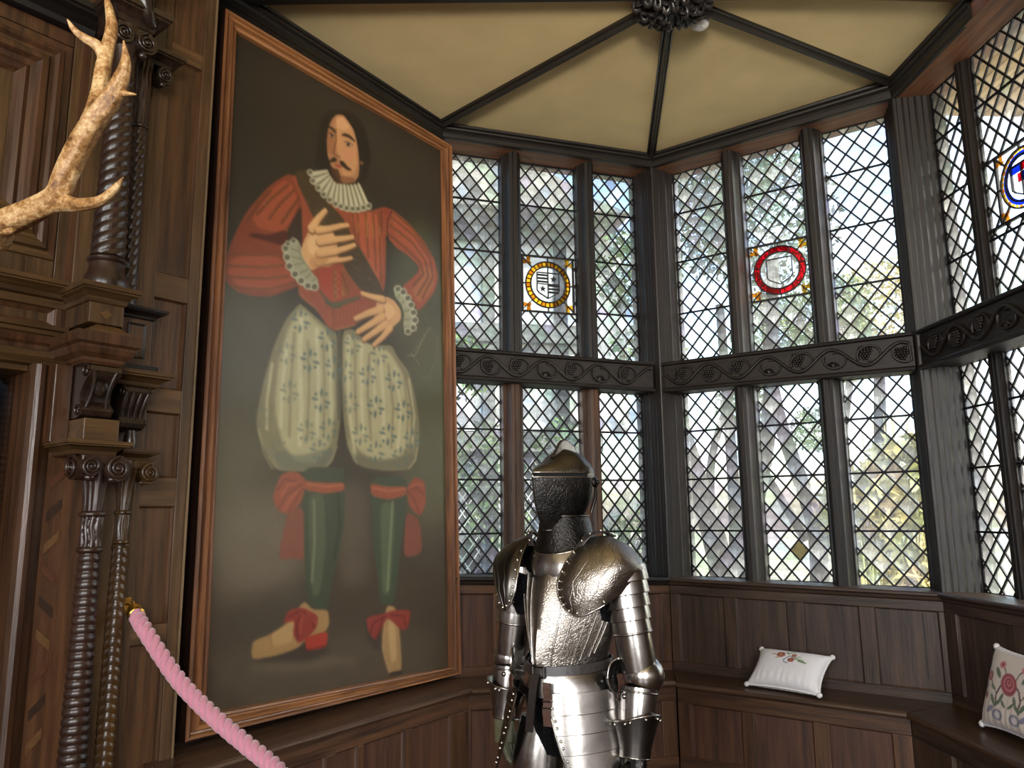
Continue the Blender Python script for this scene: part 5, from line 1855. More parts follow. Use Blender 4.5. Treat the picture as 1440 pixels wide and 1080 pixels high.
(0,86,100,92,0.7,0.7,0,0,735,1253,734,1256,732,1258,730,1259,726,1260,724,1259,722,1257,721,1254,722,1252,724,1250,727,1248,730,1248,732,1249,734,1251),
(0,86,100,92,0.7,0.7,0,0,785,1249,784,1252,782,1254,779,1255,776,1256,773,1255,771,1253,771,1250,771,1248,773,1245,776,1244,779,1244,782,1245,784,1247),
(0,86,100,92,0.6,0.6,0,0,495,1007,513,1014,533,1009,516,1002),
(0,86,100,92,0.6,0.6,0,0,487,1015,478,1032,485,1048,494,1031),
(0,86,100,92,0.6,0.6,0,0,480,1006,463,999,444,1004,459,1011),
(0,86,100,92,0.6,0.6,0,0,488,998,497,980,491,964,482,982),
(0,86,100,92,0.6,0.6,0,0,516,1023,516,1025,514,1027,511,1029,509,1029,506,1029,504,1027,504,1025,504,1022,506,1020,508,1018,511,1018,514,1019,516,1020),
(0,86,100,92,0.6,0.6,0,0,472,1029,472,1032,470,1034,468,1036,465,1036,463,1035,461,1034,460,1031,461,1029,462,1027,465,1025,468,1025,470,1025,472,1027),
(0,86,100,92,0.6,0.6,0,0,472,988,471,991,469,993,467,995,464,995,462,994,460,993,459,990,460,988,462,986,464,984,467,984,469,984,471,986),
(0,86,100,92,0.6,0.6,0,0,516,981,515,983,513,986,511,987,508,988,506,987,504,985,503,983,504,980,505,978,508,977,511,976,513,977,515,978),
(0,54,62,44,2.7,1,0,0,312,1337,485,1325,486,1344,492,1495,472,1588,441,1672,426,1760,386,1766,362,1750,338,1726,333,1656,322,1540,317,1451),
(0,76,84,62,11.3,0.8,0,0,338,1420,402,1411,414,1569,393,1717,362,1727,347,1598),
(1,112,116,90,3.5,0.7,9.9,9.9,361,1437,367,1569,359,1681),
(1,44,50,36,5.9,0.8,14.7,14.7,461,1415,471,1508,448,1612),
(0,54,64,46,3.5,1,0,0,610,1349,783,1339,782,1453,748,1600,726,1764,653,1767,642,1676,616,1550,611,1436),
(0,80,92,66,12.6,0.8,0,0,652,1434,727,1425,715,1600,699,1734,663,1733,658,1599),
(1,120,126,92,4.6,0.7,11,11,714,1429,700,1578,689,1720),
(0,138,70,44,2.1,1,0,0,319,1377,402,1380,486,1373,492,1400,411,1414,326,1408),
(0,138,70,44,2.7,1,0,0,603,1370,694,1378,782,1370,784,1404,694,1423,611,1413),
(1,176,104,66,2.1,0.8,5.7,5.7,329,1387,410,1392,482,1382),
(1,172,98,62,2.7,0.8,7.1,7.1,616,1385,694,1393,777,1381),
(0,116,66,50,2,1,0,0,262,1470,322,1458,327,1613,305,1615,278,1609,256,1614,229,1610,242,1540),
(0,134,66,46,2,1,0,0,208,1411,229,1366,258,1353,297,1353,330,1377,323,1409,307,1451,259,1483,224,1472,202,1440),
(1,98,42,30,2.1,0.7,5.7,5.7,305,1385,244,1377,216,1413),
(1,98,42,30,2.1,0.7,5.6,5.6,310,1391,253,1424,225,1465),
(1,98,42,30,2.1,0.7,5.6,5.6,314,1400,284,1446,262,1476),
(1,172,98,70,2.1,0.6,5,5,305,1382,260,1394,231,1430),
(1,172,98,70,2.1,0.6,4.9,4.9,312,1397,269,1435,244,1471),
(0,116,62,46,2.8,1,0,0,780,1460,852,1483,867,1594,826,1613,767,1612),
(0,136,68,46,2.9,1,0,0,782,1379,829,1335,885,1350,888,1434,852,1478,796,1439),
(1,98,42,30,2.8,0.7,6.5,6.5,788,1385,840,1374,875,1396),
(1,98,42,30,2.8,0.7,6.6,6.6,788,1388,828,1421,850,1466),
(1,172,98,66,2.8,0.6,6.6,6.6,794,1380,840,1359,875,1365),
(0,48,40,32,21.5,0.7,0,0,139,1877,186,1844,365,1851,451,1890,366,1911,159,1892),
(0,146,114,72,1.8,1,0,0,148,1832,209,1820,266,1794,316,1747,332,1736,364,1762,426,1766,433,1807,419,1830,345,1843,312,1867,240,1880,150,1883,143,1864),
(0,172,140,92,8.8,0.7,0,0,209,1820,266,1800,309,1769,318,1804,282,1851,218,1855),
(1,110,80,50,1.3,0.6,3.8,3.8,209,1822,214,1855),
(0,150,50,34,1.3,1,0,0,334,1840,429,1829,422,1876,343,1880),
(1,90,26,20,2,0.7,5.3,5.3,342,1876,420,1872),
(0,126,48,38,1.9,1,0,0,251,1794,272,1757,324,1752,388,1782,381,1816,342,1845,312,1855,290,1827,296,1788),
(1,78,24,20,1.3,0.8,4.7,4.7,328,1765,303,1797,308,1842),
(1,78,24,20,1.4,0.8,4.8,4.8,332,1768,363,1790,372,1814),
(1,78,24,20,1.4,0.8,4.8,4.8,316,1761,272,1778),
(1,172,86,68,1.4,0.6,4.1,4.1,324,1770,318,1826),
(1,172,86,68,1.3,0.6,4,4,340,1771,375,1802),
(0,56,46,38,11.8,0.7,0,0,583,1809,653,1773,663,1911,623,1900,594,1870),
(0,148,118,78,2.6,1,0,0,684,1768,728,1777,749,1864,759,1989,696,1994,661,1910,663,1856),
(0,182,150,104,10.4,0.7,0,0,689,1817,726,1827,734,1945,704,1955),
(0,52,40,30,1.7,1,0,0,696,1982,757,1981,761,1993,696,1996),
(0,124,48,38,2.5,1,0,0,589,1800,673,1794,710,1787,804,1789,792,1846,763,1859,696,1811,679,1816,633,1879,597,1845),
(1,80,26,22,1.7,0.8,5.1,5.1,679,1803,623,1819,608,1852),
(1,80,26,22,1.7,0.8,5.2,5.2,705,1801,768,1809,779,1845),
(1,80,26,22,1.7,0.8,5.1,5.1,668,1809,638,1868),
(1,140,136,100,0.7,0.7,4.3,4.3,793,898,836,890,867,836,918,764),
(1,136,132,98,0.8,0.6,2.3,2.3,918,767,964,805,953,887,915,955,879,973,827,939),
(1,140,136,100,0.7,0.6,2.9,2.9,810,883,862,927,844,906),
(1,164,156,112,0.7,0.7,2.2,2.2,814,885,827,891),
(1,164,156,112,0.7,0.7,2.2,2.2,827,868,840,875),
(1,164,156,112,0.7,0.7,2.2,2.2,841,851,854,858),
(1,164,156,112,0.7,0.7,2.2,2.2,854,834,867,840),
(1,164,156,112,0.7,0.7,2.2,2.2,868,817,881,823),
(1,164,156,112,0.8,0.7,2.3,2.3,881,799,895,806),
(0,120,58,36,2.6,1,0,0,233,387,189,423,147,467,112,516,77,565,49,619,23,684,4,742,-1,790,15,820,50,837,110,836,176,820,246,780,290,755,266,715,242,675,214,646,262,594,284,529,282,462,257,408),
(0,152,76,48,9.4,0.85,0,0,211,419,169,464,123,526,94,591,116,616,196,605,250,550,270,476,246,426),
(0,150,74,48,8.2,0.85,0,0,21,741,104,696,210,688,244,725,267,756,176,806,59,822,13,791),
(0,66,30,20,4.7,0.85,0,0,76,651,154,647,216,643,246,599,217,589,153,627,101,634),
(0,52,38,28,4.1,0.95,0,0,228,585,271,500,288,480,297,602,275,637,230,641),
(1,92,52,28,1.5,0.8,9.7,9.7,109,572,164,498,229,428),
(1,92,52,28,1.5,0.8,9.9,9.9,156,571,198,505,252,439),
(1,92,52,28,1.5,0.8,10.3,10.3,205,569,237,516,276,455),
(1,92,52,28,1.4,0.8,9.5,9.5,74,606,113,539,158,477),
(1,98,58,30,1.3,0.75,8.9,8.9,3,767,131,738,216,708),
(1,98,58,30,1.4,0.75,9.1,9.1,9,800,138,772,236,739),
(1,98,58,30,1.3,0.75,8.9,8.9,35,826,160,802,267,752),
(1,98,58,30,1.3,0.75,8.9,8.9,20,727,130,697,212,676),
(0,140,104,48,0.5,0.6,0,0,153,507,153,508,152,509,150,511,148,511,146,511,144,511,144,510,144,509,146,507,147,506,150,505,151,505,153,506),
(0,140,104,48,0.5,0.6,0,0,174,483,174,484,172,486,171,487,168,488,166,488,165,487,165,486,165,485,166,483,168,482,170,481,172,481,174,482),
(0,140,104,48,0.5,0.6,0,0,198,524,197,526,196,527,194,528,192,529,190,529,188,529,188,528,188,526,190,525,192,524,194,523,196,523,197,523),
(0,140,104,48,0.5,0.6,0,0,182,544,181,545,180,546,178,548,176,548,174,548,173,548,172,547,173,546,174,544,176,543,178,542,180,542,181,543),
(0,140,104,48,0.5,0.6,0,0,221,540,220,542,219,543,217,544,215,545,213,545,211,545,211,544,211,542,212,541,214,540,217,539,219,539,220,539),
(0,140,104,48,0.5,0.6,0,0,143,529,143,530,142,531,140,533,138,533,136,533,134,533,134,532,134,530,136,529,138,528,140,527,142,527,143,528),
(0,140,104,48,0.5,0.6,0,0,151,727,151,729,150,730,148,731,146,732,144,732,142,731,142,730,142,729,144,727,145,726,147,726,149,726,151,726),
(0,140,104,48,0.5,0.6,0,0,165,724,164,725,163,726,161,727,159,728,157,728,156,727,155,726,156,725,157,724,159,723,161,722,163,722,164,723),
(0,140,104,48,0.5,0.6,0,0,179,720,178,721,177,723,175,724,173,724,171,724,170,724,169,723,170,721,171,720,173,719,175,718,177,718,178,719),
(0,140,104,48,0.5,0.6,0,0,193,716,192,717,191,719,189,720,187,720,185,720,183,720,183,719,183,717,185,716,187,715,189,715,191,715,192,715),
(0,140,104,48,0.5,0.6,0,0,207,712,206,714,205,715,203,716,201,717,199,717,197,716,197,715,197,714,199,712,201,711,203,711,205,711,206,711),
(0,140,104,48,0.5,0.6,0,0,153,762,152,763,151,765,149,766,147,766,145,766,144,766,143,764,144,763,145,762,147,761,149,760,151,760,152,761),
(0,140,104,48,0.5,0.6,0,0,166,758,166,760,165,761,163,762,161,763,159,763,157,762,157,761,157,760,158,758,160,757,162,757,164,757,166,757),
(0,140,104,48,0.5,0.6,0,0,180,755,180,756,178,757,176,758,174,759,172,759,171,758,170,757,171,756,172,755,174,754,176,753,178,753,179,754),
(0,140,104,48,0.5,0.6,0,0,194,751,193,753,192,754,190,755,188,755,186,755,185,755,184,754,185,752,186,751,188,750,190,750,192,750,193,750),
(0,140,104,48,0.5,0.6,0,0,208,748,207,749,206,750,204,751,202,752,200,752,199,751,198,750,199,749,200,748,202,747,204,746,206,746,207,747),
(0,140,104,48,0.5,0.6,0,0,222,744,221,745,220,747,218,748,216,748,214,748,213,748,212,746,213,745,214,744,216,743,218,742,220,742,221,743),
(0,140,104,48,0.5,0.6,0,0,160,692,160,694,159,695,157,696,155,697,153,697,152,696,151,695,151,694,153,692,155,691,157,691,159,691,160,691),
(0,140,104,48,0.5,0.6,0,0,174,688,174,690,173,691,171,692,169,693,167,693,165,692,165,691,165,690,166,688,168,687,170,687,172,687,174,687),
(0,140,104,48,0.5,0.6,0,0,188,684,188,686,186,687,184,688,182,689,180,689,179,688,179,687,179,686,180,685,182,683,184,683,186,683,188,683),
(0,140,104,48,0.5,0.6,0,0,202,680,202,682,200,683,198,684,196,685,194,685,193,684,192,683,193,682,194,681,196,679,198,679,200,679,202,679),
(0,136,68,44,2.1,1,0,0,233,387,315,386,391,430,519,415,593,401,671,355,681,491,678,660,649,724,596,780,531,838,436,876,401,865,356,823,275,791,289,709,292,623,282,462),
(0,166,86,56,10.2,0.8,0,0,497,445,632,389,664,496,664,641,610,643,535,518),
(1,112,62,34,1.9,0.8,11.7,11.7,512,434,527,520),
(1,112,62,34,1.9,0.8,11.7,11.7,537,432,546,582),
(1,112,62,34,2,0.8,11.9,11.9,575,414,591,575),
(1,112,62,34,2,0.8,12.3,12.3,613,395,629,610),
(1,112,62,34,2.1,0.8,12.5,12.5,644,379,655,649),
(1,166,130,62,0.7,0.7,4.6,4.6,541,459,539,494),
(1,166,130,62,0.7,0.7,4.7,4.7,580,435,585,502),
(1,166,130,62,0.7,0.7,4.7,4.7,609,443,617,493),
(1,166,130,62,0.7,0.7,4.8,4.8,648,442,645,473),
(0,130,74,38,1.9,1,0,0,423,662,475,645,519,722,441,774),
(0,160,118,56,0.6,0.6,0,0,447,675,446,677,444,679,441,681,437,682,434,682,431,681,431,679,431,677,434,675,437,674,441,673,444,672,446,673),
(0,160,118,56,0.6,0.6,0,0,451,683,450,685,448,687,445,689,441,690,438,690,436,689,435,687,436,685,438,683,441,682,445,681,448,681,450,681),
(0,160,118,56,0.6,0.6,0,0,456,691,455,693,453,695,449,697,446,698,442,698,440,697,439,695,440,693,442,691,445,690,449,689,452,689,455,689),
(0,160,118,56,0.6,0.6,0,0,460,699,459,701,457,703,454,705,450,706,447,706,444,705,443,703,444,701,446,699,450,698,453,697,457,697,459,697),
(0,160,118,56,0.6,0.6,0,0,464,707,463,709,461,711,458,713,454,714,451,714,448,713,448,711,448,709,451,707,454,706,458,705,461,705,463,706),
(0,160,118,56,0.6,0.6,0,0,468,715,468,717,465,719,462,721,458,722,455,722,453,721,452,719,453,717,455,715,458,714,462,713,465,713,468,714),
(0,160,118,56,0.6,0.6,0,0,473,723,472,725,470,727,466,729,463,730,459,730,457,729,456,727,457,725,459,723,463,722,466,721,470,721,472,722),
(0,160,118,56,0.6,0.6,0,0,477,731,476,734,474,736,471,737,467,738,464,738,461,737,460,736,461,733,464,731,467,730,471,729,474,729,476,730),
(0,160,118,56,0.6,0.6,0,0,481,740,481,742,478,744,475,745,471,746,468,746,466,745,465,744,466,742,468,739,471,738,475,737,478,737,481,738),
(0,86,44,26,0.6,0.6,0,0,466,664,466,666,464,668,463,669,460,670,458,670,457,669,457,667,457,665,458,664,460,662,462,662,464,662,466,663),
(0,86,44,26,0.6,0.6,0,0,471,671,470,673,469,675,467,676,465,677,463,677,461,676,461,674,461,672,463,671,465,669,467,669,469,669,470,670),
(0,86,44,26,0.6,0.6,0,0,475,678,474,680,473,682,471,683,469,684,467,684,466,683,465,681,466,679,467,678,469,676,471,676,473,676,474,677),
(0,86,44,26,0.6,0.6,0,0,479,686,479,687,477,689,475,690,473,691,471,691,470,690,469,688,470,686,471,685,473,683,475,683,477,683,479,684),
(0,86,44,26,0.6,0.6,0,0,484,693,483,694,482,696,480,697,478,698,476,698,474,697,474,695,474,693,476,692,478,690,480,690,482,690,483,691),
(0,86,44,26,0.6,0.6,0,0,488,700,487,701,486,703,484,704,482,705,480,705,479,704,478,702,479,700,480,699,482,697,484,697,486,697,487,698),
(0,86,44,26,0.6,0.6,0,0,492,707,492,708,490,710,488,711,486,712,484,712,483,711,482,709,483,707,484,706,486,704,488,704,490,704,492,705),
(0,86,44,26,0.6,0.6,0,0,497,714,496,715,495,717,493,718,491,719,489,719,487,718,487,716,487,714,489,713,490,711,493,711,495,711,496,712),
(0,86,44,26,0.6,0.6,0,0,501,721,500,722,499,724,497,725,495,726,493,726,492,725,491,723,492,721,493,720,495,719,497,718,499,718,500,719),
(0,142,72,46,1.8,1,0,0,400,814,430,804,548,745,603,779,531,838,436,876,401,868),
(1,110,54,30,1.2,0.6,4.2,4.2,440,805,445,856),
(1,110,54,30,1.2,0.6,4.3,4.3,456,797,461,850),
(1,110,54,30,1.2,0.6,4.3,4.3,472,789,477,843),
(1,110,54,30,1.2,0.6,4.3,4.3,489,781,494,836),
(1,110,54,30,1.2,0.6,4.3,4.3,506,773,511,829),
(1,110,54,30,1.3,0.6,4.5,4.5,523,764,528,823),
(1,110,54,30,1.3,0.6,4.4,4.4,540,756,545,816),
(1,110,54,30,1.3,0.6,4.5,4.5,557,748,562,809),
(1,160,120,60,0.6,0.7,4.7,4.7,436,875,531,837),
(1,66,34,22,0.6,0.8,3,3,427,802,434,875),
(1,150,112,58,0.5,0.6,3.7,3.7,291,787,356,819),
(0,150,62,40,2.2,1,0,0,364,674,419,654,463,652,465,774,415,781,372,744),
(1,124,76,40,1.1,0.8,19.9,19.9,432,666,437,767),
(0,166,124,60,0.6,0.7,0,0,443,670,443,672,441,673,439,675,437,675,435,675,434,674,433,673,434,671,435,669,437,668,439,667,441,667,443,668),
(0,166,124,60,0.6,0.7,0,0,453,679,453,681,451,683,449,684,447,685,445,685,444,684,443,682,444,680,445,679,447,677,449,677,451,677,453,678),
(0,166,124,60,0.6,0.7,0,0,443,694,443,696,442,698,440,699,437,700,435,699,434,698,433,697,434,695,435,693,437,692,440,692,442,692,443,693),
(0,166,124,60,0.6,0.7,0,0,454,704,453,706,452,707,450,709,448,709,446,709,444,708,444,707,444,705,446,703,448,702,450,701,452,701,453,702),
(0,166,124,60,0.6,0.7,0,0,444,719,443,720,442,722,440,723,438,724,436,724,434,723,434,721,434,719,436,718,438,716,440,716,442,716,443,717),
(0,166,124,60,0.6,0.7,0,0,454,728,454,730,452,732,450,733,448,734,446,733,445,732,444,731,445,729,446,727,448,726,450,726,452,726,454,727),
(0,166,124,60,0.6,0.7,0,0,444,743,444,745,443,746,441,748,438,748,436,748,435,747,434,745,435,744,436,742,438,741,440,740,442,740,444,741),
(0,166,124,60,0.6,0.7,0,0,455,753,454,754,453,756,451,757,448,758,446,758,445,757,445,755,445,753,446,752,448,750,451,750,453,750,454,751),
(0,66,52,32,1.6,1,0,0,250,374,314,342,364,389,391,430,462,462,513,524,565,565,648,656,676,700,603,723,547,704,486,654,436,591,353,535,318,484,269,418),
(0,96,78,42,0.6,0.6,0,0,380,484,380,485,379,486,378,486,377,487,376,487,375,486,375,486,375,485,376,484,377,483,378,483,379,483,380,483),
(0,96,78,42,0.6,0.6,0,0,511,560,511,561,510,562,510,563,508,564,508,563,507,562,507,561,507,560,507,558,508,558,509,557,510,558,511,558),
(0,44,36,24,0.6,0.6,0,0,385,500,384,502,384,503,382,504,381,505,380,504,379,503,379,501,379,500,380,498,381,497,382,496,383,497,384,498),
(0,44,36,24,0.6,0.6,0,0,579,678,578,679,577,681,576,682,574,682,573,682,572,681,572,679,572,678,573,676,574,675,576,675,577,675,578,676),
(0,96,78,42,0.7,0.6,0,0,646,725,645,726,644,727,642,728,639,729,637,729,635,728,635,727,635,726,637,725,639,724,642,723,644,723,645,724),
(0,44,36,24,0.6,0.6,0,0,477,547,477,549,476,550,475,552,474,552,473,551,473,550,472,548,473,546,473,545,474,544,475,543,476,544,477,545),
(0,44,36,24,0.7,0.6,0,0,596,609,595,610,594,611,592,612,590,613,588,613,587,613,586,612,587,610,588,609,590,608,592,607,594,607,595,608),
(0,96,78,42,0.6,0.6,0,0,364,493,364,494,363,495,361,496,360,496,358,496,357,496,357,495,357,494,358,493,360,492,361,491,362,491,363,492),
(0,44,36,24,0.6,0.6,0,0,576,609,575,610,574,611,572,612,570,613,569,613,567,612,567,611,567,610,569,609,570,608,572,607,574,607,575,608),
(0,120,98,52,0.6,0.6,0,0,519,625,519,626,518,627,516,628,514,629,512,629,511,629,510,628,511,627,512,626,514,625,516,625,518,624,519,625),
(0,44,36,24,0.6,0.6,0,0,515,601,515,602,514,603,512,605,511,605,509,605,508,604,508,603,508,601,509,600,510,599,512,598,514,598,515,599),
(0,44,36,24,0.6,0.6,0,0,484,618,483,619,483,620,482,621,481,621,480,621,479,620,479,619,479,618,480,617,481,617,482,616,483,617,483,617),
(0,120,98,52,0.6,0.6,0,0,512,578,512,579,511,581,510,581,509,582,508,582,507,581,506,580,507,578,507,577,509,576,510,576,511,576,512,577),
(0,96,78,42,0.6,0.6,0,0,442,502,442,504,441,505,440,506,438,507,437,506,436,505,436,504,436,502,437,501,438,500,440,499,441,500,442,501),
(0,44,36,24,0.6,0.6,0,0,327,439,327,440,326,442,324,443,322,444,320,444,319,443,318,442,319,441,320,440,322,438,324,438,326,438,327,438),
(0,96,78,42,0.6,0.6,0,0,549,576,548,577,547,578,544,579,542,580,540,580,538,580,538,579,538,578,540,576,542,575,544,575,547,574,548,575),
(0,120,98,52,0.6,0.6,0,0,429,571,429,572,428,573,427,573,426,573,425,573,425,573,425,572,425,571,425,571,426,570,427,570,428,570,429,570),
(0,120,98,52,0.6,0.6,0,0,448,549,447,550,446,552,445,553,443,553,441,553,440,553,440,551,440,550,441,549,443,548,445,547,446,547,447,548),
(0,44,36,24,0.6,0.6,0,0,434,535,433,536,433,537,432,538,431,538,430,538,429,537,429,536,429,535,430,534,431,534,432,533,433,534,433,534),
(0,120,98,52,0.7,0.6,0,0,655,700,655,702,653,703,652,704,650,704,648,704,647,704,646,703,647,701,648,700,650,699,652,699,653,699,655,699),
(0,96,78,42,0.6,0.6,0,0,355,476,355,478,354,479,353,481,351,481,350,481,349,480,348,478,349,476,350,474,351,473,352,472,354,473,355,474),
(0,44,36,24,0.6,0.6,0,0,372,493,372,494,371,496,370,497,369,497,368,497,367,496,367,495,367,494,368,492,369,491,370,491,371,491,372,492),
(0,120,98,52,0.7,0.6,0,0,620,702,620,703,619,704,618,704,617,705,616,704,616,704,615,703,616,702,616,701,617,700,618,700,619,700,620,701),
(0,96,78,42,0.6,0.6,0,0,484,596,483,597,482,598,481,599,480,599,479,599,478,599,477,598,478,596,479,595,480,594,481,594,482,594,483,595),
(0,44,36,24,0.6,0.6,0,0,500,623,499,624,498,626,496,627,493,628,491,628,490,627,489,626,490,624,491,623,493,621,496,621,498,621,499,621),
(0,120,98,52,0.6,0.6,0,0,551,634,551,636,550,637,549,639,548,639,546,638,546,637,545,636,546,634,546,632,548,631,549,631,550,631,551,632),
(0,44,36,24,0.6,0.6,0,0,431,534,431,536,429,538,428,539,426,540,424,540,423,539,422,537,423,535,424,534,426,532,428,532,429,532,431,533),
(0,96,78,42,0.6,0.6,0,0,388,512,388,513,387,514,386,515,384,516,383,516,382,515,382,514,382,513,383,511,384,511,385,510,387,510,388,511),
(0,44,36,24,0.6,0.6,0,0,346,481,346,482,345,483,343,484,341,485,340,485,339,485,338,484,339,483,340,482,341,481,343,481,345,480,346,481),
(0,44,36,24,0.6,0.6,0,0,353,499,353,500,352,501,351,502,350,502,349,502,349,501,348,501,349,500,349,499,350,498,351,498,352,498,353,498),
(0,120,98,52,0.6,0.6,0,0,461,559,461,560,460,562,459,563,457,564,456,563,455,562,454,561,455,559,456,557,457,556,459,556,460,556,461,557),
(0,96,78,42,0.7,0.6,0,0,647,623,647,625,646,626,645,627,644,628,643,627,642,626,642,624,642,622,643,621,644,620,645,619,646,620,647,621),
(0,96,78,42,0.7,0.6,0,0,631,667,630,668,630,670,628,671,627,671,626,671,625,670,625,668,625,666,626,665,627,664,628,664,630,664,630,665),
(0,120,98,52,0.7,0.6,0,0,607,652,607,653,605,655,603,656,600,657,598,657,596,656,596,655,596,654,598,652,600,651,603,650,605,650,607,651),
(0,120,98,52,0.6,0.6,0,0,318,460,317,462,316,463,314,465,312,465,310,465,309,465,308,464,309,462,310,460,312,459,314,458,316,458,317,459),
(0,96,78,42,0.6,0.6,0,0,332,436,332,438,331,439,329,440,327,441,325,441,323,441,323,440,323,439,324,437,326,436,329,435,331,435,332,435),
(0,96,78,42,0.7,0.6,0,0,599,611,599,613,598,615,596,616,595,616,593,616,592,615,592,613,592,612,593,610,595,609,596,608,598,609,599,610),
(0,44,36,24,0.6,0.6,0,0,451,554,450,555,449,556,448,557,446,557,445,557,444,557,444,556,444,555,445,554,446,553,448,553,449,553,450,553),
(0,96,78,42,0.7,0.6,0,0,606,627,605,628,604,630,603,631,601,631,600,631,598,630,598,629,598,627,599,625,601,624,603,624,604,624,605,625),
(0,96,78,42,0.6,0.6,0,0,318,484,317,486,317,488,316,489,314,489,313,489,312,488,312,486,312,484,313,483,314,482,315,481,317,482,317,483),
(0,96,78,42,0.6,0.6,0,0,340,481,340,482,339,484,338,485,337,485,336,485,335,484,335,482,335,481,336,479,337,478,338,478,339,478,339,479),
(0,120,98,52,0.6,0.6,0,0,478,554,478,556,477,558,474,559,472,560,470,560,468,559,468,557,468,556,470,554,472,553,474,552,476,552,478,553),
(0,44,36,24,0.6,0.6,0,0,518,578,518,579,516,581,514,582,512,583,510,582,509,582,508,580,509,579,510,577,512,576,514,575,516,576,518,576),
(0,44,36,24,0.6,0.6,0,0,341,452,341,453,340,455,339,456,338,456,336,456,335,455,335,454,335,452,336,450,337,449,339,449,340,449,341,450),
(0,44,36,24,0.6,0.6,0,0,319,427,319,429,318,431,316,432,314,433,313,433,312,432,311,430,312,428,313,426,314,425,316,424,317,425,319,426),
(0,120,98,52,0.6,0.6,0,0,420,539,419,541,418,542,417,543,415,544,413,544,412,543,412,542,412,540,413,539,415,538,417,537,418,538,419,538),
(0,44,36,24,0.6,0.6,0,0,407,508,406,509,405,511,404,512,403,512,401,512,401,511,400,510,400,509,401,508,403,507,404,506,405,506,406,507),
(0,44,36,24,0.6,0.6,0,0,345,500,344,501,343,503,341,504,339,505,337,505,335,504,335,503,335,502,337,501,339,500,341,499,343,499,344,499),
(0,120,98,52,0.6,0.6,0,0,599,656,598,658,598,659,597,660,595,660,594,660,594,659,593,657,594,656,594,654,595,653,597,653,598,653,598,655),
(0,44,36,24,0.6,0.6,0,0,408,522,407,523,406,525,404,526,402,527,400,527,398,526,398,525,398,523,399,522,401,521,404,520,406,520,407,521),
(0,120,98,52,0.7,0.6,0,0,658,715,657,717,656,719,654,721,651,721,649,721,647,720,647,718,647,716,649,714,651,713,654,712,656,712,657,714),
(0,120,98,52,0.6,0.6,0,0,374,514,374,515,372,516,370,517,368,518,366,518,364,518,364,517,364,516,366,515,368,514,370,513,372,513,374,513),
(0,44,36,24,0.6,0.6,0,0,375,484,375,486,374,487,373,488,372,489,371,488,370,487,370,486,370,484,371,482,372,481,373,481,374,481,375,482),
(0,44,36,24,0.6,0.6,0,0,406,546,406,548,404,550,403,551,401,552,399,551,398,550,398,549,398,547,399,545,401,544,403,543,404,543,405,544),
(0,96,78,42,0.6,0.6,0,0,388,491,388,492,387,494,385,495,384,495,382,495,381,494,381,493,381,492,382,490,384,489,385,489,387,489,388,489),
(0,96,78,42,0.7,0.6,0,0,623,661,622,662,621,663,619,664,616,665,614,665,613,665,612,664,613,663,614,661,616,660,619,660,621,660,622,660),
(0,96,78,42,0.6,0.6,0,0,524,566,523,568,522,569,521,570,519,571,517,571,516,570,516,569,516,567,517,566,519,565,521,564,522,564,523,565),
(0,44,36,24,0.6,0.6,0,0,427,542,427,544,426,545,424,546,423,546,421,546,420,546,420,545,420,543,421,542,423,541,424,540,426,540,427,541),
(0,120,98,52,0.7,0.6,0,0,625,689,625,690,624,691,623,692,622,692,621,692,620,691,620,690,620,689,621,688,622,687,623,687,624,687,625,688),
(0,120,98,52,0.6,0.6,0,0,531,601,530,603,530,604,529,605,528,606,527,605,526,604,526,602,526,600,527,599,528,597,529,597,530,598,530,599),
(0,44,36,24,0.6,0.6,0,0,397,549,397,550,395,552,394,553,391,554,390,554,388,553,388,551,388,550,389,548,391,547,393,546,395,546,397,547),
(0,120,98,52,0.6,0.6,0,0,537,630,537,632,536,634,535,635,533,635,532,635,531,634,531,632,531,630,532,629,533,628,535,627,536,628,537,629),
(0,96,78,42,0.6,0.6,0,0,302,453,302,455,302,457,301,458,300,458,299,458,298,457,298,455,298,453,299,451,300,450,300,450,301,450,302,452),
(0,120,98,52,0.6,0.6,0,0,505,610,504,611,504,612,503,613,501,613,500,613,500,612,499,611,500,610,500,609,501,608,502,608,504,608,504,609),
(0,44,36,24,0.7,0.6,0,0,621,686,620,688,619,690,617,691,615,691,613,691,612,690,611,689,611,687,613,685,615,684,617,684,619,684,620,685),
(0,96,78,42,0.6,0.6,0,0,348,484,347,485,347,487,345,488,344,488,343,488,342,487,342,486,342,485,343,483,344,482,345,482,346,482,347,483),
(0,96,78,42,0.6,0.6,0,0,354,509,354,511,353,512,351,513,350,514,349,514,348,513,347,511,348,510,349,508,350,507,351,507,353,507,354,508),
(0,120,98,52,0.6,0.6,0,0,413,521,413,522,412,524,411,525,410,525,409,525,409,524,408,522,409,520,409,519,410,518,411,517,412,518,413,519),
(0,120,98,52,0.6,0.6,0,0,394,542,393,544,393,545,392,546,391,546,390,546,389,545,389,544,389,542,390,541,391,540,392,539,393,540,393,541),
(0,96,78,42,0.6,0.6,0,0,384,506,383,507,382,508,380,509,378,510,377,510,375,510,375,509,375,508,377,507,378,506,380,505,382,505,383,505),
(1,120,100,56,0.6,0.6,3.1,3.1,479,656,603,735),
(1,108,90,52,0.6,0.6,3.2,3.2,535,546,672,673),
(0,74,70,46,1.2,1,0,0,392,769,429,783,548,727,553,739,431,800,392,792),
(0,74,70,46,1.1,1,0,0,361,747,422,789,468,769,468,788,426,804,372,763),
(1,124,112,70,0.6,0.7,2.4,2.4,399,776,430,791,548,733),
(0,142,72,46,3.5,1,0,0,670,357,720,353,804,375,890,422,952,479,974,548,954,609,895,678,851,718,830,681,776,653,768,637,819,595,862,553,854,531,802,509,736,498,696,475,678,427),
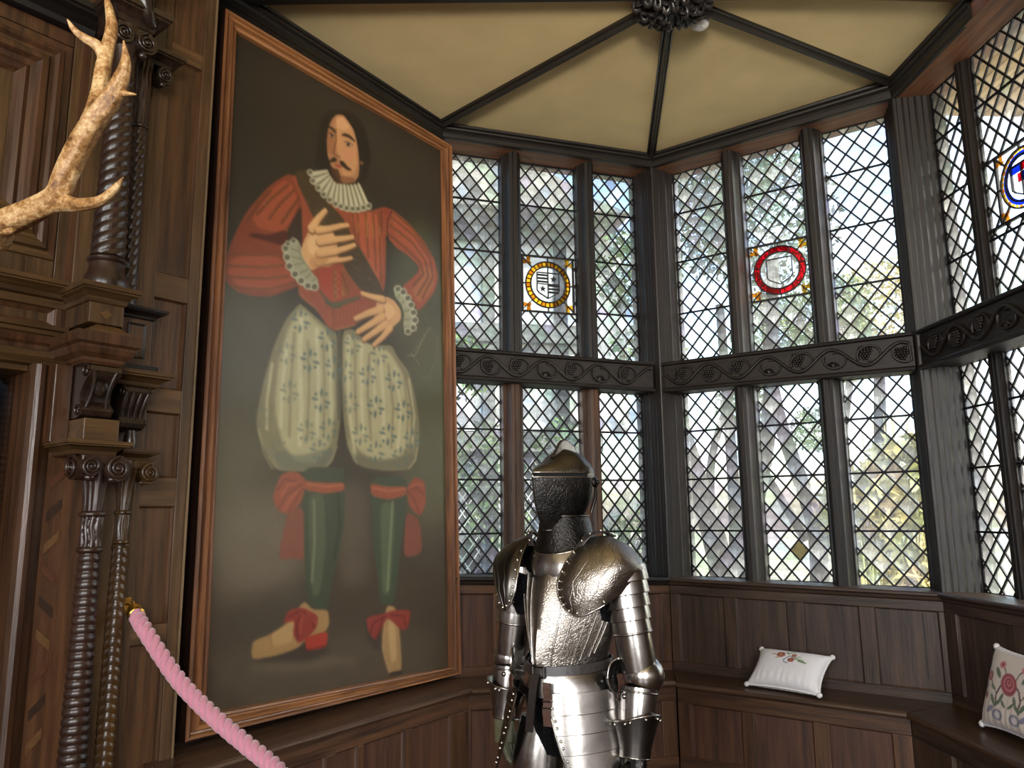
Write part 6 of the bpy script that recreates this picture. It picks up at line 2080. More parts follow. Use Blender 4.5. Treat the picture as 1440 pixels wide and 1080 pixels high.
(0,158,82,54,11.2,0.8,0,0,712,374,803,393,890,447,933,503,889,515,820,480,728,459),
(0,158,98,56,13.6,0.8,0,0,889,521,956,528,941,606,860,686,818,642,870,581),
(1,98,60,34,2.1,0.75,10.5,10.5,696,457,786,484,862,516,888,558,827,622),
(1,98,60,34,2.1,0.75,10.5,10.5,704,419,820,449,898,500,915,564,852,652),
(1,98,60,34,2.1,0.75,10.5,10.5,712,386,837,420,925,487,942,557,878,658),
(1,98,60,34,2.1,0.75,10.7,10.7,724,361,829,391,934,472),
(0,134,60,40,2.1,1,0,0,652,370,667,356,720,356,692,399,688,471,668,466),
(1,70,38,24,0.7,0.8,4.2,4.2,656,375,657,463),
(1,56,32,22,1.4,0.8,5.7,5.7,712,359,689,406,688,477),
(0,150,116,60,0.7,0.6,0,0,684,389,683,391,681,393,677,395,673,396,669,397,666,396,665,396,666,394,669,392,673,390,677,389,681,388,683,388),
(0,150,116,60,0.7,0.6,0,0,684,406,683,408,681,409,677,411,673,413,669,413,666,413,665,412,666,411,669,409,673,407,677,405,681,405,683,405),
(0,150,116,60,0.7,0.6,0,0,684,423,683,424,681,426,677,428,673,429,669,430,666,430,665,429,666,427,669,425,673,423,677,422,681,421,683,422),
(0,150,116,60,0.7,0.6,0,0,684,439,683,441,681,443,677,444,673,446,669,446,666,446,665,445,666,444,669,442,673,440,677,439,681,438,683,438),
(0,150,116,60,0.7,0.6,0,0,684,456,683,457,681,459,677,461,673,462,669,463,666,463,665,462,666,460,669,458,673,456,677,455,681,455,683,455),
(0,198,154,106,1.1,1,0,0,282,644,297,602,314,568,334,528,373,525,416,521,442,559,447,627,413,658,358,676,332,695,305,685,288,667),
(0,214,174,124,6.3,0.7,0,0,309,599,343,554,417,536,430,582,369,619,322,643),
(1,104,66,38,1.1,0.8,35.9,20,330,555,356,513,389,472),
(1,200,156,108,0.8,1,32.7,18.5,328,549,354,507,387,466),
(1,214,166,108,1.6,0.6,14.7,7.4,328,544,354,502,387,461),
(1,104,66,38,1.2,0.8,29.4,17.1,355,551,408,529,464,501,492,490),
(1,200,156,108,0.9,1,26.2,15.5,354,546,407,524,462,496,491,485),
(1,214,166,108,1.8,0.6,11.8,6.2,354,542,407,520,462,493,490,481),
(1,104,66,38,1.2,0.8,33.4,18.4,363,589,423,566,479,544,516,527),
(1,200,156,108,0.9,1,29.8,16.7,361,584,421,560,477,538,514,522),
(1,214,166,108,1.8,0.6,13.2,6.6,361,580,421,556,477,534,514,517),
(1,104,66,38,1.2,0.8,32.1,17.1,364,631,431,605,486,576,525,553),
(1,200,156,108,0.9,1,28.6,15.5,362,626,429,600,485,571,524,548),
(1,214,166,108,1.8,0.6,12.9,6.2,362,622,429,596,485,566,524,544),
(1,104,66,38,1.2,0.8,26.2,14.2,358,664,418,640,473,622,512,604),
(1,200,156,108,0.9,1,23.4,12.9,356,660,416,636,471,617,510,600),
(1,214,166,108,1.8,0.6,10.7,5.2,356,656,416,633,471,614,510,596),
(0,170,120,74,5.3,0.6,0,0,317,663,357,633,412,632,382,664,335,689),
(0,196,152,106,1.3,1,0,0,633,711,688,698,723,703,759,732,761,767,711,812,676,833,634,819,618,775,633,739),
(0,214,174,126,8.1,0.7,0,0,656,722,711,721,735,749,687,788,649,780),
(1,104,66,38,1.3,0.8,31.1,18.9,666,717,612,721,564,720),
(1,200,156,108,1,1,28.2,17.4,664,712,611,716,562,716),
(1,214,166,108,2,0.6,12.7,7,664,708,611,712,562,712),
(1,104,66,38,1.4,0.8,35.1,21,658,755,590,787,532,820),
(1,200,156,108,1,1,30.9,18.8,656,750,589,782,531,814),
(1,214,166,108,2,0.6,13.9,7.5,656,746,589,778,531,810),
(1,104,66,38,1.3,0.8,34,20.3,666,782,605,823,543,863),
(1,200,156,108,1,1,31.4,19.1,664,776,604,817,542,858),
(1,214,166,108,2,0.6,14.1,7.6,664,772,604,813,542,854),
(1,104,66,38,1.4,0.8,33.6,21,681,806,628,845,572,884),
(1,200,156,108,1,1,29.5,18.8,680,801,626,840,571,879),
(1,214,166,108,2,0.6,13.5,7.6,680,797,626,836,571,876),
(1,104,66,38,1.3,0.8,30.1,17.7,705,815,666,856,622,894),
(1,200,156,108,1,1,27.3,16.4,703,810,664,852,620,889),
(1,214,166,108,2,0.6,12.1,6.4,703,807,664,848,620,886),
(0,150,148,120,1.5,1,0,0,220,630,270,603,286,624,288,652,324,694,361,716,363,746,332,763,279,753,244,725,218,686,211,656),
(1,104,102,80,1,0.7,5.1,5.1,225,642,281,645),
(1,104,102,80,1,0.7,5.2,5.2,225,670,288,667),
(1,104,102,80,1,0.7,5.2,5.2,243,702,299,677),
(1,104,102,80,1,0.7,5.2,5.2,266,724,317,696),
(1,104,102,80,1,0.7,5.2,5.2,295,740,329,707),
(1,104,102,80,1,0.7,5.2,5.2,325,751,347,717),
(0,86,82,62,0.5,0.9,0,0,239,644,237,650,233,655,227,660,221,661,215,661,211,658,209,653,210,647,214,641,220,637,227,635,233,636,237,639),
(1,188,188,162,0.4,0.95,4.6,4.6,239,644,235,653,227,660,217,661,210,657,210,648,216,640,226,635,235,637,239,644),
(0,86,82,62,0.5,0.9,0,0,246,673,245,678,241,684,235,688,228,690,222,689,218,686,216,681,218,675,222,670,228,666,234,664,240,664,245,668),
(1,188,188,162,0.4,0.95,4.6,4.6,246,673,243,682,234,688,224,690,217,685,217,677,223,668,233,664,242,666,246,673),
(0,86,82,62,0.5,0.9,0,0,256,700,255,706,251,711,245,715,238,717,232,716,228,713,226,708,227,702,231,697,237,693,244,691,250,692,254,695),
(1,188,188,162,0.4,0.95,4.6,4.6,256,700,253,709,244,715,234,717,227,712,227,703,233,695,243,691,252,693,256,700),
(0,86,82,62,0.5,0.9,0,0,279,720,278,726,274,732,268,736,261,738,255,737,251,733,249,728,250,723,254,717,260,713,267,711,273,712,278,715),
(1,188,188,162,0.4,0.95,4.8,4.8,279,720,276,729,267,736,257,737,250,732,250,724,256,716,266,712,276,713,279,720),
(0,86,82,62,0.5,0.9,0,0,305,736,304,742,300,748,293,752,287,753,280,752,276,749,274,744,276,738,280,733,286,729,293,727,299,728,303,731),
(1,188,188,162,0.4,0.95,4.8,4.8,305,736,302,745,293,752,282,753,275,748,275,740,282,731,292,727,301,729,305,736),
(0,86,82,62,0.5,0.9,0,0,335,746,333,752,329,757,323,761,316,763,309,762,305,759,303,754,305,748,309,742,315,738,322,736,328,737,333,741),
(1,188,188,162,0.4,0.95,4.8,4.8,335,746,331,755,322,761,311,762,304,758,304,749,311,741,321,737,331,739,335,746),
(0,86,82,62,0.5,0.9,0,0,362,742,360,748,356,753,350,757,343,759,336,758,332,755,330,750,331,744,336,738,342,734,349,732,355,733,360,737),
(1,188,188,162,0.4,0.95,4.9,4.9,362,742,358,751,349,758,338,759,331,754,331,745,338,737,348,733,358,734,362,742),
(0,86,82,62,0.5,0.9,0,0,244,627,243,632,240,636,235,639,230,641,226,640,223,638,221,634,222,630,225,626,230,622,235,621,239,621,242,624),
(1,188,188,162,0.4,0.95,3.5,3.5,244,627,241,634,235,639,227,640,222,637,222,631,227,624,234,621,241,622,244,627),
(0,86,82,62,0.5,0.9,0,0,266,611,265,616,262,620,257,623,252,625,248,624,245,622,243,618,244,614,247,610,252,606,257,605,261,605,265,608),
(1,188,188,162,0.4,0.95,3.6,3.6,266,611,263,618,257,623,249,625,244,621,244,615,249,608,256,605,263,606,266,611),
(1,120,118,92,1,0.8,6.2,6.2,275,628,288,667,329,693),
(0,150,150,120,2.1,1,0,0,719,655,752,641,801,670,834,716,847,754,833,792,783,820,771,788,776,740,760,709,727,688),
(1,104,104,82,1.4,0.7,6.3,6.3,760,657,743,690),
(1,104,104,82,1.4,0.7,6.4,6.4,793,678,760,709),
(1,104,104,82,1.4,0.7,6.4,6.4,817,714,772,736),
(1,104,104,82,1.4,0.7,6.5,6.5,834,751,776,764),
(1,104,104,82,1.4,0.7,6.5,6.5,829,781,777,792),
(0,86,82,62,0.7,0.9,0,0,761,651,760,657,755,662,747,667,739,669,732,668,727,665,726,659,727,653,732,648,740,644,748,642,755,642,760,645),
(1,188,188,162,0.6,0.95,5.3,5.3,761,651,757,660,747,667,735,668,727,664,727,655,735,646,747,642,757,643,761,651),
(0,86,82,62,0.7,0.9,0,0,790,655,789,661,783,667,776,671,768,673,761,672,756,669,754,664,756,658,761,652,768,648,776,646,784,647,789,650),
(1,188,188,162,0.6,0.95,5.4,5.4,790,655,786,665,775,672,763,673,755,668,755,659,763,651,775,646,786,648,790,655),
(0,86,82,62,0.7,0.9,0,0,815,673,813,679,808,685,801,689,793,691,785,690,780,687,779,682,780,676,786,670,793,666,801,664,808,664,814,668),
(1,188,188,162,0.6,0.95,5.3,5.3,815,673,811,682,800,689,788,691,780,686,780,677,788,668,800,664,811,665,815,673),
(0,86,82,62,0.7,0.9,0,0,833,695,831,701,826,707,818,711,810,713,803,712,798,709,796,704,798,698,803,692,810,688,818,686,826,687,831,690),
(1,188,188,162,0.6,0.95,5.4,5.4,833,695,828,705,817,712,805,713,797,708,797,699,805,690,818,686,829,688,833,695),
(0,86,82,62,0.7,0.9,0,0,846,722,844,728,839,734,831,738,823,739,816,739,811,735,809,730,811,724,816,718,823,714,832,712,839,713,844,717),
(1,188,188,162,0.6,0.95,5.5,5.5,846,722,842,731,831,738,818,739,810,734,810,725,818,717,831,712,842,714,846,722),
(0,86,82,62,0.7,0.9,0,0,854,749,852,756,847,761,840,765,831,767,824,766,819,763,817,758,819,752,824,746,832,742,840,740,847,741,853,744),
(1,188,188,162,0.6,0.95,5.5,5.5,854,749,850,759,839,766,826,767,818,762,818,753,826,744,839,740,850,742,854,749),
(0,86,82,62,0.7,0.9,0,0,844,781,842,787,837,793,829,797,821,798,814,797,808,794,807,789,809,783,814,777,821,773,829,772,837,772,842,776),
(1,188,188,162,0.6,0.95,5.4,5.4,844,781,839,790,828,797,816,798,808,793,808,784,816,776,828,772,839,774,844,781),
(0,86,82,62,0.7,0.9,0,0,814,802,812,808,807,813,800,817,792,819,784,818,779,814,778,809,780,803,785,798,792,794,800,792,807,793,812,797),
(1,188,188,162,0.6,0.95,5.3,5.3,814,802,810,811,799,817,787,818,779,813,779,805,787,796,799,792,810,794,814,802),
(0,38,30,22,7.9,1,0,0,369,123,406,84,462,59,520,47,568,73,593,143,602,192,585,264,552,317,500,331,428,349,395,330,362,325,333,327,345,257,354,174),
(0,150,144,118,1.9,1,0,0,312,352,327,385,375,416,424,431,468,440,525,428,605,390,586,365,555,321,541,314,495,337,450,347,411,344,392,320),
(1,186,180,150,1.4,0.9,12.6,16.4,392,320,317,359),
(1,186,180,150,1.5,0.9,12.8,16.7,397,329,330,385),
(1,84,78,58,1,0.85,4.3,4.3,395,325,323,372),
(1,186,180,150,1.4,0.9,12.6,16.4,406,337,354,402),
(1,84,78,58,1,0.85,4.4,4.4,401,333,342,393),
(1,186,180,150,1.5,0.9,12.8,16.7,414,343,378,417),
(1,84,78,58,1,0.85,4.4,4.4,410,340,366,409),
(1,186,180,150,1.5,0.9,12.8,16.7,428,347,405,427),
(1,84,78,58,1,0.85,4.4,4.4,421,345,391,422),
(1,186,180,150,1.5,0.9,13,17,442,348,432,433),
(1,84,78,58,1,0.85,4.5,4.5,435,347,418,430),
(1,186,180,150,1.5,0.9,13,17,455,347,457,433),
(1,84,78,58,1,0.85,4.6,4.6,448,347,444,433),
(1,186,180,150,1.5,0.9,13.2,17.3,472,343,485,430),
(1,84,78,58,1,0.85,4.6,4.6,464,345,471,432),
(1,186,180,150,1.5,0.9,13.2,17.3,489,339,513,423),
(1,84,78,58,1,0.85,4.6,4.6,481,341,499,427),
(1,186,180,150,1.6,0.9,13.4,17.6,506,332,539,415),
(1,84,78,58,1,0.85,4.6,4.6,498,336,526,419),
(1,186,180,150,1.6,0.9,13.4,17.6,523,324,565,401),
(1,84,78,58,1,0.85,4.7,4.7,515,328,552,408),
(1,186,180,150,1.6,0.9,13.6,17.9,541,314,592,386),
(1,84,78,58,1.1,0.85,4.7,4.7,532,319,578,394),
(0,86,82,62,0.5,0.9,0,0,329,349,328,354,325,358,320,362,315,364,310,364,306,362,305,358,306,353,309,348,314,344,320,342,324,342,328,345),
(1,190,186,158,0.4,0.95,3.9,3.9,329,349,327,356,319,362,311,364,306,361,305,354,311,347,319,342,326,343,329,349),
(0,86,82,62,0.5,0.9,0,0,342,374,341,379,338,384,333,388,327,390,322,389,319,387,317,383,318,378,322,373,327,370,332,368,337,368,341,370),
(1,190,186,158,0.4,0.95,3.9,3.9,342,374,339,382,332,388,324,390,318,386,318,379,323,372,331,368,339,369,342,374),
(0,86,82,62,0.5,0.9,0,0,366,391,365,396,362,401,357,405,351,407,346,406,342,404,341,400,342,395,346,390,350,387,356,385,361,385,365,387),
(1,190,186,158,0.4,0.95,3.9,3.9,366,391,363,399,356,405,347,407,342,403,342,396,347,389,355,385,363,386,366,391),
(0,86,82,62,0.5,0.9,0,0,390,406,389,411,386,416,381,420,375,422,370,422,366,419,365,415,366,410,370,406,375,402,380,400,385,400,389,402),
(1,190,186,158,0.4,0.95,4,4,390,406,388,414,380,420,372,422,366,418,366,411,371,404,380,400,387,401,390,406),
(0,86,82,62,0.5,0.9,0,0,418,416,416,421,413,426,408,430,402,432,397,432,393,429,392,425,393,420,396,416,402,412,407,410,412,410,416,412),
(1,190,186,158,0.4,0.95,3.9,3.9,418,416,415,424,407,430,398,432,393,429,393,422,398,414,407,410,414,411,418,416),
(0,86,82,62,0.5,0.9,0,0,445,422,444,427,440,432,435,436,429,438,424,438,420,435,419,431,420,426,424,421,429,418,435,416,440,416,444,418),
(1,190,186,158,0.4,0.95,4,4,445,422,442,430,434,436,426,438,420,434,420,427,425,420,434,416,442,417,445,422),
(0,86,82,62,0.5,0.9,0,0,470,423,469,428,465,433,460,436,454,438,449,438,445,436,444,432,445,427,448,422,454,418,459,416,465,416,469,418),
(1,190,186,158,0.4,0.95,4.1,4.1,470,423,467,430,459,437,450,438,444,435,444,428,450,420,459,416,467,417,470,423),
(0,86,82,62,0.5,0.9,0,0,498,420,497,425,493,430,488,434,482,436,476,435,473,433,471,429,472,424,476,419,481,415,487,413,493,413,497,416),
(1,190,186,158,0.4,0.95,4.1,4.1,498,420,495,428,487,434,478,436,472,432,472,425,478,417,487,413,495,414,498,420),
(0,86,82,62,0.5,0.9,0,0,527,412,525,418,522,423,516,426,510,428,505,428,501,426,499,422,501,417,504,412,510,408,516,406,521,406,525,408),
(1,190,186,158,0.4,0.95,4.1,4.1,527,412,524,420,515,427,506,429,500,425,500,418,506,410,515,406,523,407,527,412),
(0,86,82,62,0.5,0.9,0,0,553,404,551,409,548,414,542,418,536,420,530,420,526,417,525,413,526,408,530,403,536,399,542,397,547,397,551,399),
(1,190,186,158,0.4,0.95,4.2,4.2,553,404,550,412,541,418,532,420,526,416,526,409,532,401,541,397,549,398,553,404),
(0,86,82,62,0.5,0.9,0,0,579,390,578,395,574,401,568,405,562,407,556,406,552,404,551,400,552,395,556,390,562,386,568,383,574,384,578,386),
(1,190,186,158,0.4,0.95,4.3,4.3,579,390,576,398,568,405,558,407,552,403,552,396,558,388,567,384,576,384,579,390),
(0,86,82,62,0.5,0.9,0,0,606,374,605,380,601,385,595,389,588,391,583,391,579,388,577,384,579,379,583,374,588,370,595,367,600,368,605,370),
(1,190,186,158,0.4,0.95,4.4,4.4,606,374,603,383,594,389,584,391,578,388,578,380,584,372,594,368,603,368,606,374),
(0,164,116,80,2,1,0,0,407,118,429,91,462,76,494,93,521,117,536,166,543,224,542,280,523,312,478,336,444,336,422,320,405,287,390,257,386,205,390,159),
(0,190,140,96,7,0.9,0,0,429,97,462,82,509,117,530,169,534,237,517,289,466,317,448,252,431,209,424,144),
(0,204,156,112,6.2,0.8,0,0,429,103,462,86,497,108,475,132,435,144),
(0,194,134,96,7.2,0.7,0,0,464,209,522,186,528,221,488,246,459,239),
(0,146,94,60,4,0.7,0,0,387,173,408,156,425,180,424,221,418,251,396,255,387,214),
(1,104,66,42,2,0.8,7.1,7.1,428,147,431,186,424,221,420,245),
(1,196,138,92,3,0.7,10.2,10.2,438,152,443,195,441,228),
(1,96,56,38,1.5,0.8,5.1,5.1,421,242,431,247,451,244),
(0,52,36,24,1.5,0.9,0,0,383,157,402,146,421,148,431,164,424,165,405,155,385,163),
(0,52,36,24,1.5,0.9,0,0,451,161,469,144,498,141,524,154,519,159,489,154,464,159),
(0,176,140,104,1,0.9,0,0,423,177,421,181,416,184,411,186,404,187,399,187,396,186,395,183,397,180,402,177,408,175,414,174,419,174,422,175),
(0,40,30,22,0.8,1,0,0,417,177,416,180,414,182,412,185,409,186,406,186,404,185,404,183,404,180,406,177,409,175,412,174,414,174,416,175),
(1,60,38,26,0.8,0.9,3,3,394,180,409,171,426,176),
(1,110,70,46,1,0.7,2,2,396,192,411,190,425,180),
(0,184,148,112,1.1,0.9,0,0,506,177,503,180,498,184,490,186,482,187,476,187,472,185,471,183,474,179,479,176,487,174,495,172,501,173,505,174),
(0,38,28,22,0.8,1,0,0,496,177,495,180,493,184,490,186,486,188,483,188,481,186,480,184,481,181,483,178,486,175,490,174,493,174,495,175),
(1,60,38,26,0.8,0.9,3,3,469,180,487,170,511,174),
(1,110,70,46,1,0.7,2,2,471,192,487,191,507,181),
(0,46,32,22,1.5,0.95,0,0,448,259,465,254,488,268,511,271,488,282,465,277,451,273),
(0,46,32,22,1.5,0.95,0,0,437,256,420,256,402,275,395,290,410,280,432,270),
(0,162,82,62,1,0.9,0,0,425,279,440,273,460,278,454,285,432,290),
(1,92,42,34,0.5,0.8,2,2,428,283,457,280),
(0,62,40,26,4.4,0.85,0,0,402,292,424,299,441,293,455,321,461,341,433,351,414,336),
(0,110,72,46,6.1,0.6,0,0,449,314,517,298,523,314,478,337,450,336),
(0,38,30,22,3.9,0.95,0,0,363,144,406,97,429,89,407,120,392,158,387,214,391,265,395,308,357,323,341,294),
(0,36,29,22,4.2,0.95,0,0,462,72,514,52,574,89,593,167,582,265,552,308,549,231,533,158,515,110),
(0,150,98,64,1.6,0.8,0,0,563,223,562,227,560,230,556,233,553,234,549,234,547,233,546,230,547,226,549,223,553,220,556,219,560,219,562,220),
)
# ------------------------------------------------------------------ the tall portrait
def soften(a, s):
    """three box blurs in each direction"""
    r = int(round(s * 0.6))
    if r < 1:
        return a
    for _ in range(3):
        for ax in (0, 1):
            c = np.cumsum(np.pad(a, [(r + 1, r) if k == ax else (0, 0) for k in (0, 1)], mode='edge'), axis=ax)
            n = 2 * r + 1
            a = (np.take(c, range(n, c.shape[ax]), ax) - np.take(c, range(0, c.shape[ax] - n), ax)) / n
    return a


def paint(nu, nv):
    """lay the strokes one over the other on a grid of nu by nv, twice as fine, then average"""
    S = 2
    W, H = nu * S, nv * S
    v = (np.arange(H) / H)[:, None]
    top = np.array([45, 38, 29]) / 255.0
    mid = np.array([48, 43, 29]) / 255.0
    low = np.array([66, 52, 38]) / 255.0
    t = v[:, :, None]
    img = np.where(t < .5, top + (mid - top) * (t / .5), mid + (low - mid) * ((t - .5) / .5)) * np.ones((H, W, 1))
    k = W / 1000.0
    kv = H / 2000.0
    for f in STROKES:
        pts = np.array(f[8:], float).reshape(-1, 2) * (k, kv)
        col = np.array(f[1:4]) / 255.0
        soft, al = f[4] * k, f[5]
        line = f[0] == 1
        wid = max(f[6], f[7]) * k if line else 0
        pad = int(soft * 2.2 + wid + 3)
        x0, y0 = np.maximum(np.floor(pts.min(0)).astype(int) - pad, 0)
        x1, y1 = np.floor(pts.max(0)).astype(int) + pad
        x1, y1 = min(x1, W), min(y1, H)
        if x1 <= x0 or y1 <= y0:
            continue
        X, Y = np.meshgrid(np.arange(x0, x1) + .5, np.arange(y0, y1) + .5)
        if not line:
            for _ in range(2):      # round the corners of the area
                nx = np.roll(pts, -1, 0)
                pts = np.stack([pts * .84 + nx * .16, pts * .16 + nx * .84], 1).reshape(-1, 2)
            m = np.zeros(X.shape, bool)
            n = len(pts)
            for i in range(n):
                (ax, ay), (bx, by) = pts[i], pts[(i + 1) % n]
                if ay == by:
                    continue
                c = ((ay > Y) != (by > Y)) & (X < (bx - ax) * (Y - ay) / (by - ay) + ax)
                m ^= c
            m = m.astype(float)
        else:
            m = np.zeros(X.shape)
            w0, w1 = f[6] * k / 2, f[7] * k / 2
            n = len(pts) - 1
            for i in range(n):
                a, b = pts[i], pts[i + 1]
                d = b - a
                L2 = max((d * d).sum(), 1e-6)
                q = np.clip(((X - a[0]) * d[0] + (Y - a[1]) * d[1]) / L2, 0, 1)
                ds = np.hypot(X - a[0] - q * d[0], Y - a[1] - q * d[1])
                w = w0 + (w1 - w0) * (i + q) / n
                m = np.maximum(m, np.clip(w - ds + .5, 0, 1))
        m = soften(m, max(soft * .5, 1.0))
        img[y0:y1, x0:x1] += (col - img[y0:y1, x0:x1]) * (m * al)[:, :, None]
    img = img.reshape(nv, S, nu, S, 3).mean((1, 3))
    img = np.stack([.55 * img[:, :, k] + .45 * soften(img[:, :, k], 2.0) for k in range(3)], -1)
    # the weave of the brush: fine tone changes in the paint itself
    g = np.random.default_rng(5)
    nz = soften(g.normal(0, 1, (nv, nu)), 1.5) * .030 + soften(g.normal(0, 1, (nv, nu)), 10) * .22
    return np.clip(img * (1 + nz[:, :, None]), 0, 1)


portrait = empty('portrait_painting', W0)
tag(portrait, 'tall framed full-length portrait of a figure in red doublet and white breeches', 'painting')
CQ = [(2.105, 4.015), (3.699, 4.032), (3.802, .721), (2.140, .79)]     # top left, top right, bottom right, bottom left
FQ = [(2.020, 4.092), (3.772, 4.086), (3.878, .671), (2.030, .699)]
YC, YF = -.066, -.105


def quad(q, u, v):
    a = (lerp(q[0][0], q[1][0], u), lerp(q[0][1], q[1][1], u))
    b = (lerp(q[3][0], q[2][0], u), lerp(q[3][1], q[2][1], u))
    return (lerp(a[0], b[0], v), lerp(a[1], b[1], v))


def projective(q):
    """unit square to the four corners, straight lines kept straight"""
    src = ((0, 0), (1, 0), (1, 1), (0, 1))
    A, B = [], []
    for (x, y), (u, v) in zip(src, q):
        A += [[x, y, 1, 0, 0, 0, -u * x, -u * y], [0, 0, 0, x, y, 1, -v * x, -v * y]]
        B += [u, v]
    return np.append(np.linalg.solve(np.array(A), np.array(B)), 1).reshape(3, 3)


NU, NV = 360, 800
img = paint(NU, NV)
HM = projective(CQ)
uu, vv = np.meshgrid((np.arange(NU)) / (NU - 1), (np.arange(NV)) / (NV - 1))
w_ = HM[2, 0] * uu + HM[2, 1] * vv + 1
sx = (HM[0, 0] * uu + HM[0, 1] * vv + HM[0, 2]) / w_
sz = (HM[1, 0] * uu + HM[1, 1] * vv + HM[1, 2]) / w_
co = np.stack([sx, np.full_like(sx, YC), sz], -1).reshape(-1, 3).astype(np.float32)
ii = (np.arange(NV - 1)[:, None] * NU + np.arange(NU - 1)[None, :]).ravel()
faces = np.stack([ii, ii + NU, ii + NU + 1, ii + 1], 1).astype(np.int32)
me = bpy.data.meshes.new('canvas')
me.vertices.add(len(co))
me.vertices.foreach_set('co', co.ravel())
me.loops.add(faces.size)
me.loops.foreach_set('vertex_index', faces.ravel())
me.polygons.add(len(faces))
me.polygons.foreach_set('loop_start', (np.arange(len(faces)) * 4).astype(np.int32))
me.update(calc_edges=True)
lin = np.where(img <= .04045, img / 12.92, ((img + .055) / 1.055) ** 2.4)
ca = me.color_attributes.new('paint', 'FLOAT_COLOR', 'POINT')
ca.data.foreach_set('color', np.concatenate([lin, np.ones((NV, NU, 1))], -1).astype(np.float32).ravel())
m, nt, b = new_mat('varnished_oil_paint')
at = nt.nodes.new('ShaderNodeAttribute')
at.attribute_name = 'paint'
nt.links.new(at.outputs['Color'], b.inputs['Base Color'])
b.inputs['Roughness'].default_value = 0.55
b.inputs['Specular IOR Level'].default_value = 0.3
b.inputs['Coat Weight'].default_value = 0.4
b.inputs['Coat Roughness'].default_value = 0.24
bump(nt, b, noise(nt, coords(nt, (1, 1, 1)), 45, 5, .6), 0.16, .004)
me.materials.append(m)
link('canvas', me, portrait)

FRAME_W = wood('orange_brown_frame', (70, 40, 23), (150, 98, 60), 'z', rough=0.34, coat=.3, vary=.12)
FRAME_X = wood('orange_brown_frame_level', (84, 52, 30), (172, 118, 72), 'x', rough=0.34, coat=.3, vary=.12)  # paler than the stiles: light on the bottom rail is in the colour
FRAME_D = wood('shade_dark_frame', (22, 13, 9), (48, 28, 19), 'z', rough=0.4)
# frame section: t runs 0 at the outer edge to 1 at the canvas
SEC = [(0.0, .0), (0.0, YF * .55), (0.02, YF * .98), (.10, YF * 1.08), (.20, YF * 1.02), (.26, YF * .86), (.34, YF * .84), (.42, YF * .98),
       (.58, YF * 1.0), (.66, YF * .84), (.74, YF * .80), (.82, YF * .90), (.92, YF * .86), (1.0, YC + .004), (1.0, 0.0)]
for i, (nm, mt) in enumerate((('frame_rail', FRAME_X), ('frame_stile', FRAME_W), ('frame_rail', FRAME_X), ('frame_stile', FRAME_W))):
    j = (i + 1) % 4
    b = MB()
    b.sweep([[(lerp(FQ[k][0], CQ[k][0], t), y, lerp(FQ[k][1], CQ[k][1], t)) for t, y in SEC] for k in (i, j)])
    b.build(nm, mt, portrait, 20)
    b = MB()
    b.sweep([[(lerp(FQ[k][0], CQ[k][0], t), y, lerp(FQ[k][1], CQ[k][1], t)) for t, y in ((-.03, -.004), (-.03, YF * .62), (.0, YF * .98), (.015, YF * .9), (.015, -.004))] for k in (i, j)])
    b.build('frame_side_shade', FRAME_D, portrait, 20)  # dark strip paints in the shade of the frame's side and gap
b = MB()
n = 0
for k, q in enumerate((FQ, CQ)):
    pass
b.hexa([(FQ[3][0] + .01, -.012, FQ[3][1] + .01), (FQ[2][0] - .01, -.012, FQ[2][1] + .01), (FQ[2][0] - .01, -.004, FQ[2][1] + .01), (FQ[3][0] + .01, -.004, FQ[3][1] + .01),
        (FQ[0][0] + .01, -.012, FQ[0][1] - .01), (FQ[1][0] - .01, -.012, FQ[1][1] - .01), (FQ[1][0] - .01, -.004, FQ[1][1] - .01), (FQ[0][0] + .01, -.004, FQ[0][1] - .01)])
b.build('backboard', FRAME_D, portrait)
# ------------------------------------------------------------------ the suit of armour
# its own frame: -y is the way it faces, +x its left arm, z up
ARM = Matrix.Translation((.188, 2.78, 0)) @ Matrix.Rotation(R(-38), 4, 'Z')
suit = empty('suit_of_armour', ARM)
tag(suit, 'full suit of polished steel plate armour with closed visor and studded tassets', 'armour')


def steel(name, lo, hi, rough, etch=0.0, escale=38):
    m, nt, b = new_mat(name)
    v = coords(nt, (1, 1, 1))
    n = noise(nt, v, 7, 5, .6)
    nt.links.new(ramp(nt, n, [(.3, srgb(lo)), (.7, srgb(hi))]), b.inputs['Base Color'])
    b.inputs['Metallic'].default_value = 1.0
    mr = nt.nodes.new('ShaderNodeMapRange')
    mr.inputs['To Min'].default_value = rough - .05
    mr.inputs['To Max'].default_value = rough + .12
    nt.links.new(noise(nt, v, 22, 5, .65), mr.inputs['Value'])
    nt.links.new(mr.outputs[0], b.inputs['Roughness'])
    if etch:
        # etched scrollwork: warped cells give curling lines
        vo = nt.nodes.new('ShaderNodeTexVoronoi')
        vo.feature = 'DISTANCE_TO_EDGE'
        vo.inputs['Scale'].default_value = escale
        wa = nt.nodes.new('ShaderNodeVectorMath')
        wa.operation = 'ADD'
        nn = nt.nodes.new('ShaderNodeTexNoise')
        nn.inputs['Scale'].default_value = 24
        sc_ = nt.nodes.new('ShaderNodeVectorMath')
        sc_.operation = 'SCALE'
        sc_.inputs['Scale'].default_value = .045
        nt.links.new(v, nn.inputs['Vector'])
        nt.links.new(nn.outputs['Color'], sc_.inputs[0])
        nt.links.new(v, wa.inputs[0])
        nt.links.new(sc_.outputs[0], wa.inputs[1])
        nt.links.new(wa.outputs[0], vo.inputs['Vector'])
        bump(nt, b, ramp(nt, vo.outputs[0], [(.0, (0, 0, 0, 1)), (.16, (1, 1, 1, 1))]), etch, .003)
    else:
        bump(nt, b, noise(nt, v, 11, 3, .5), .10, .01)
    return m


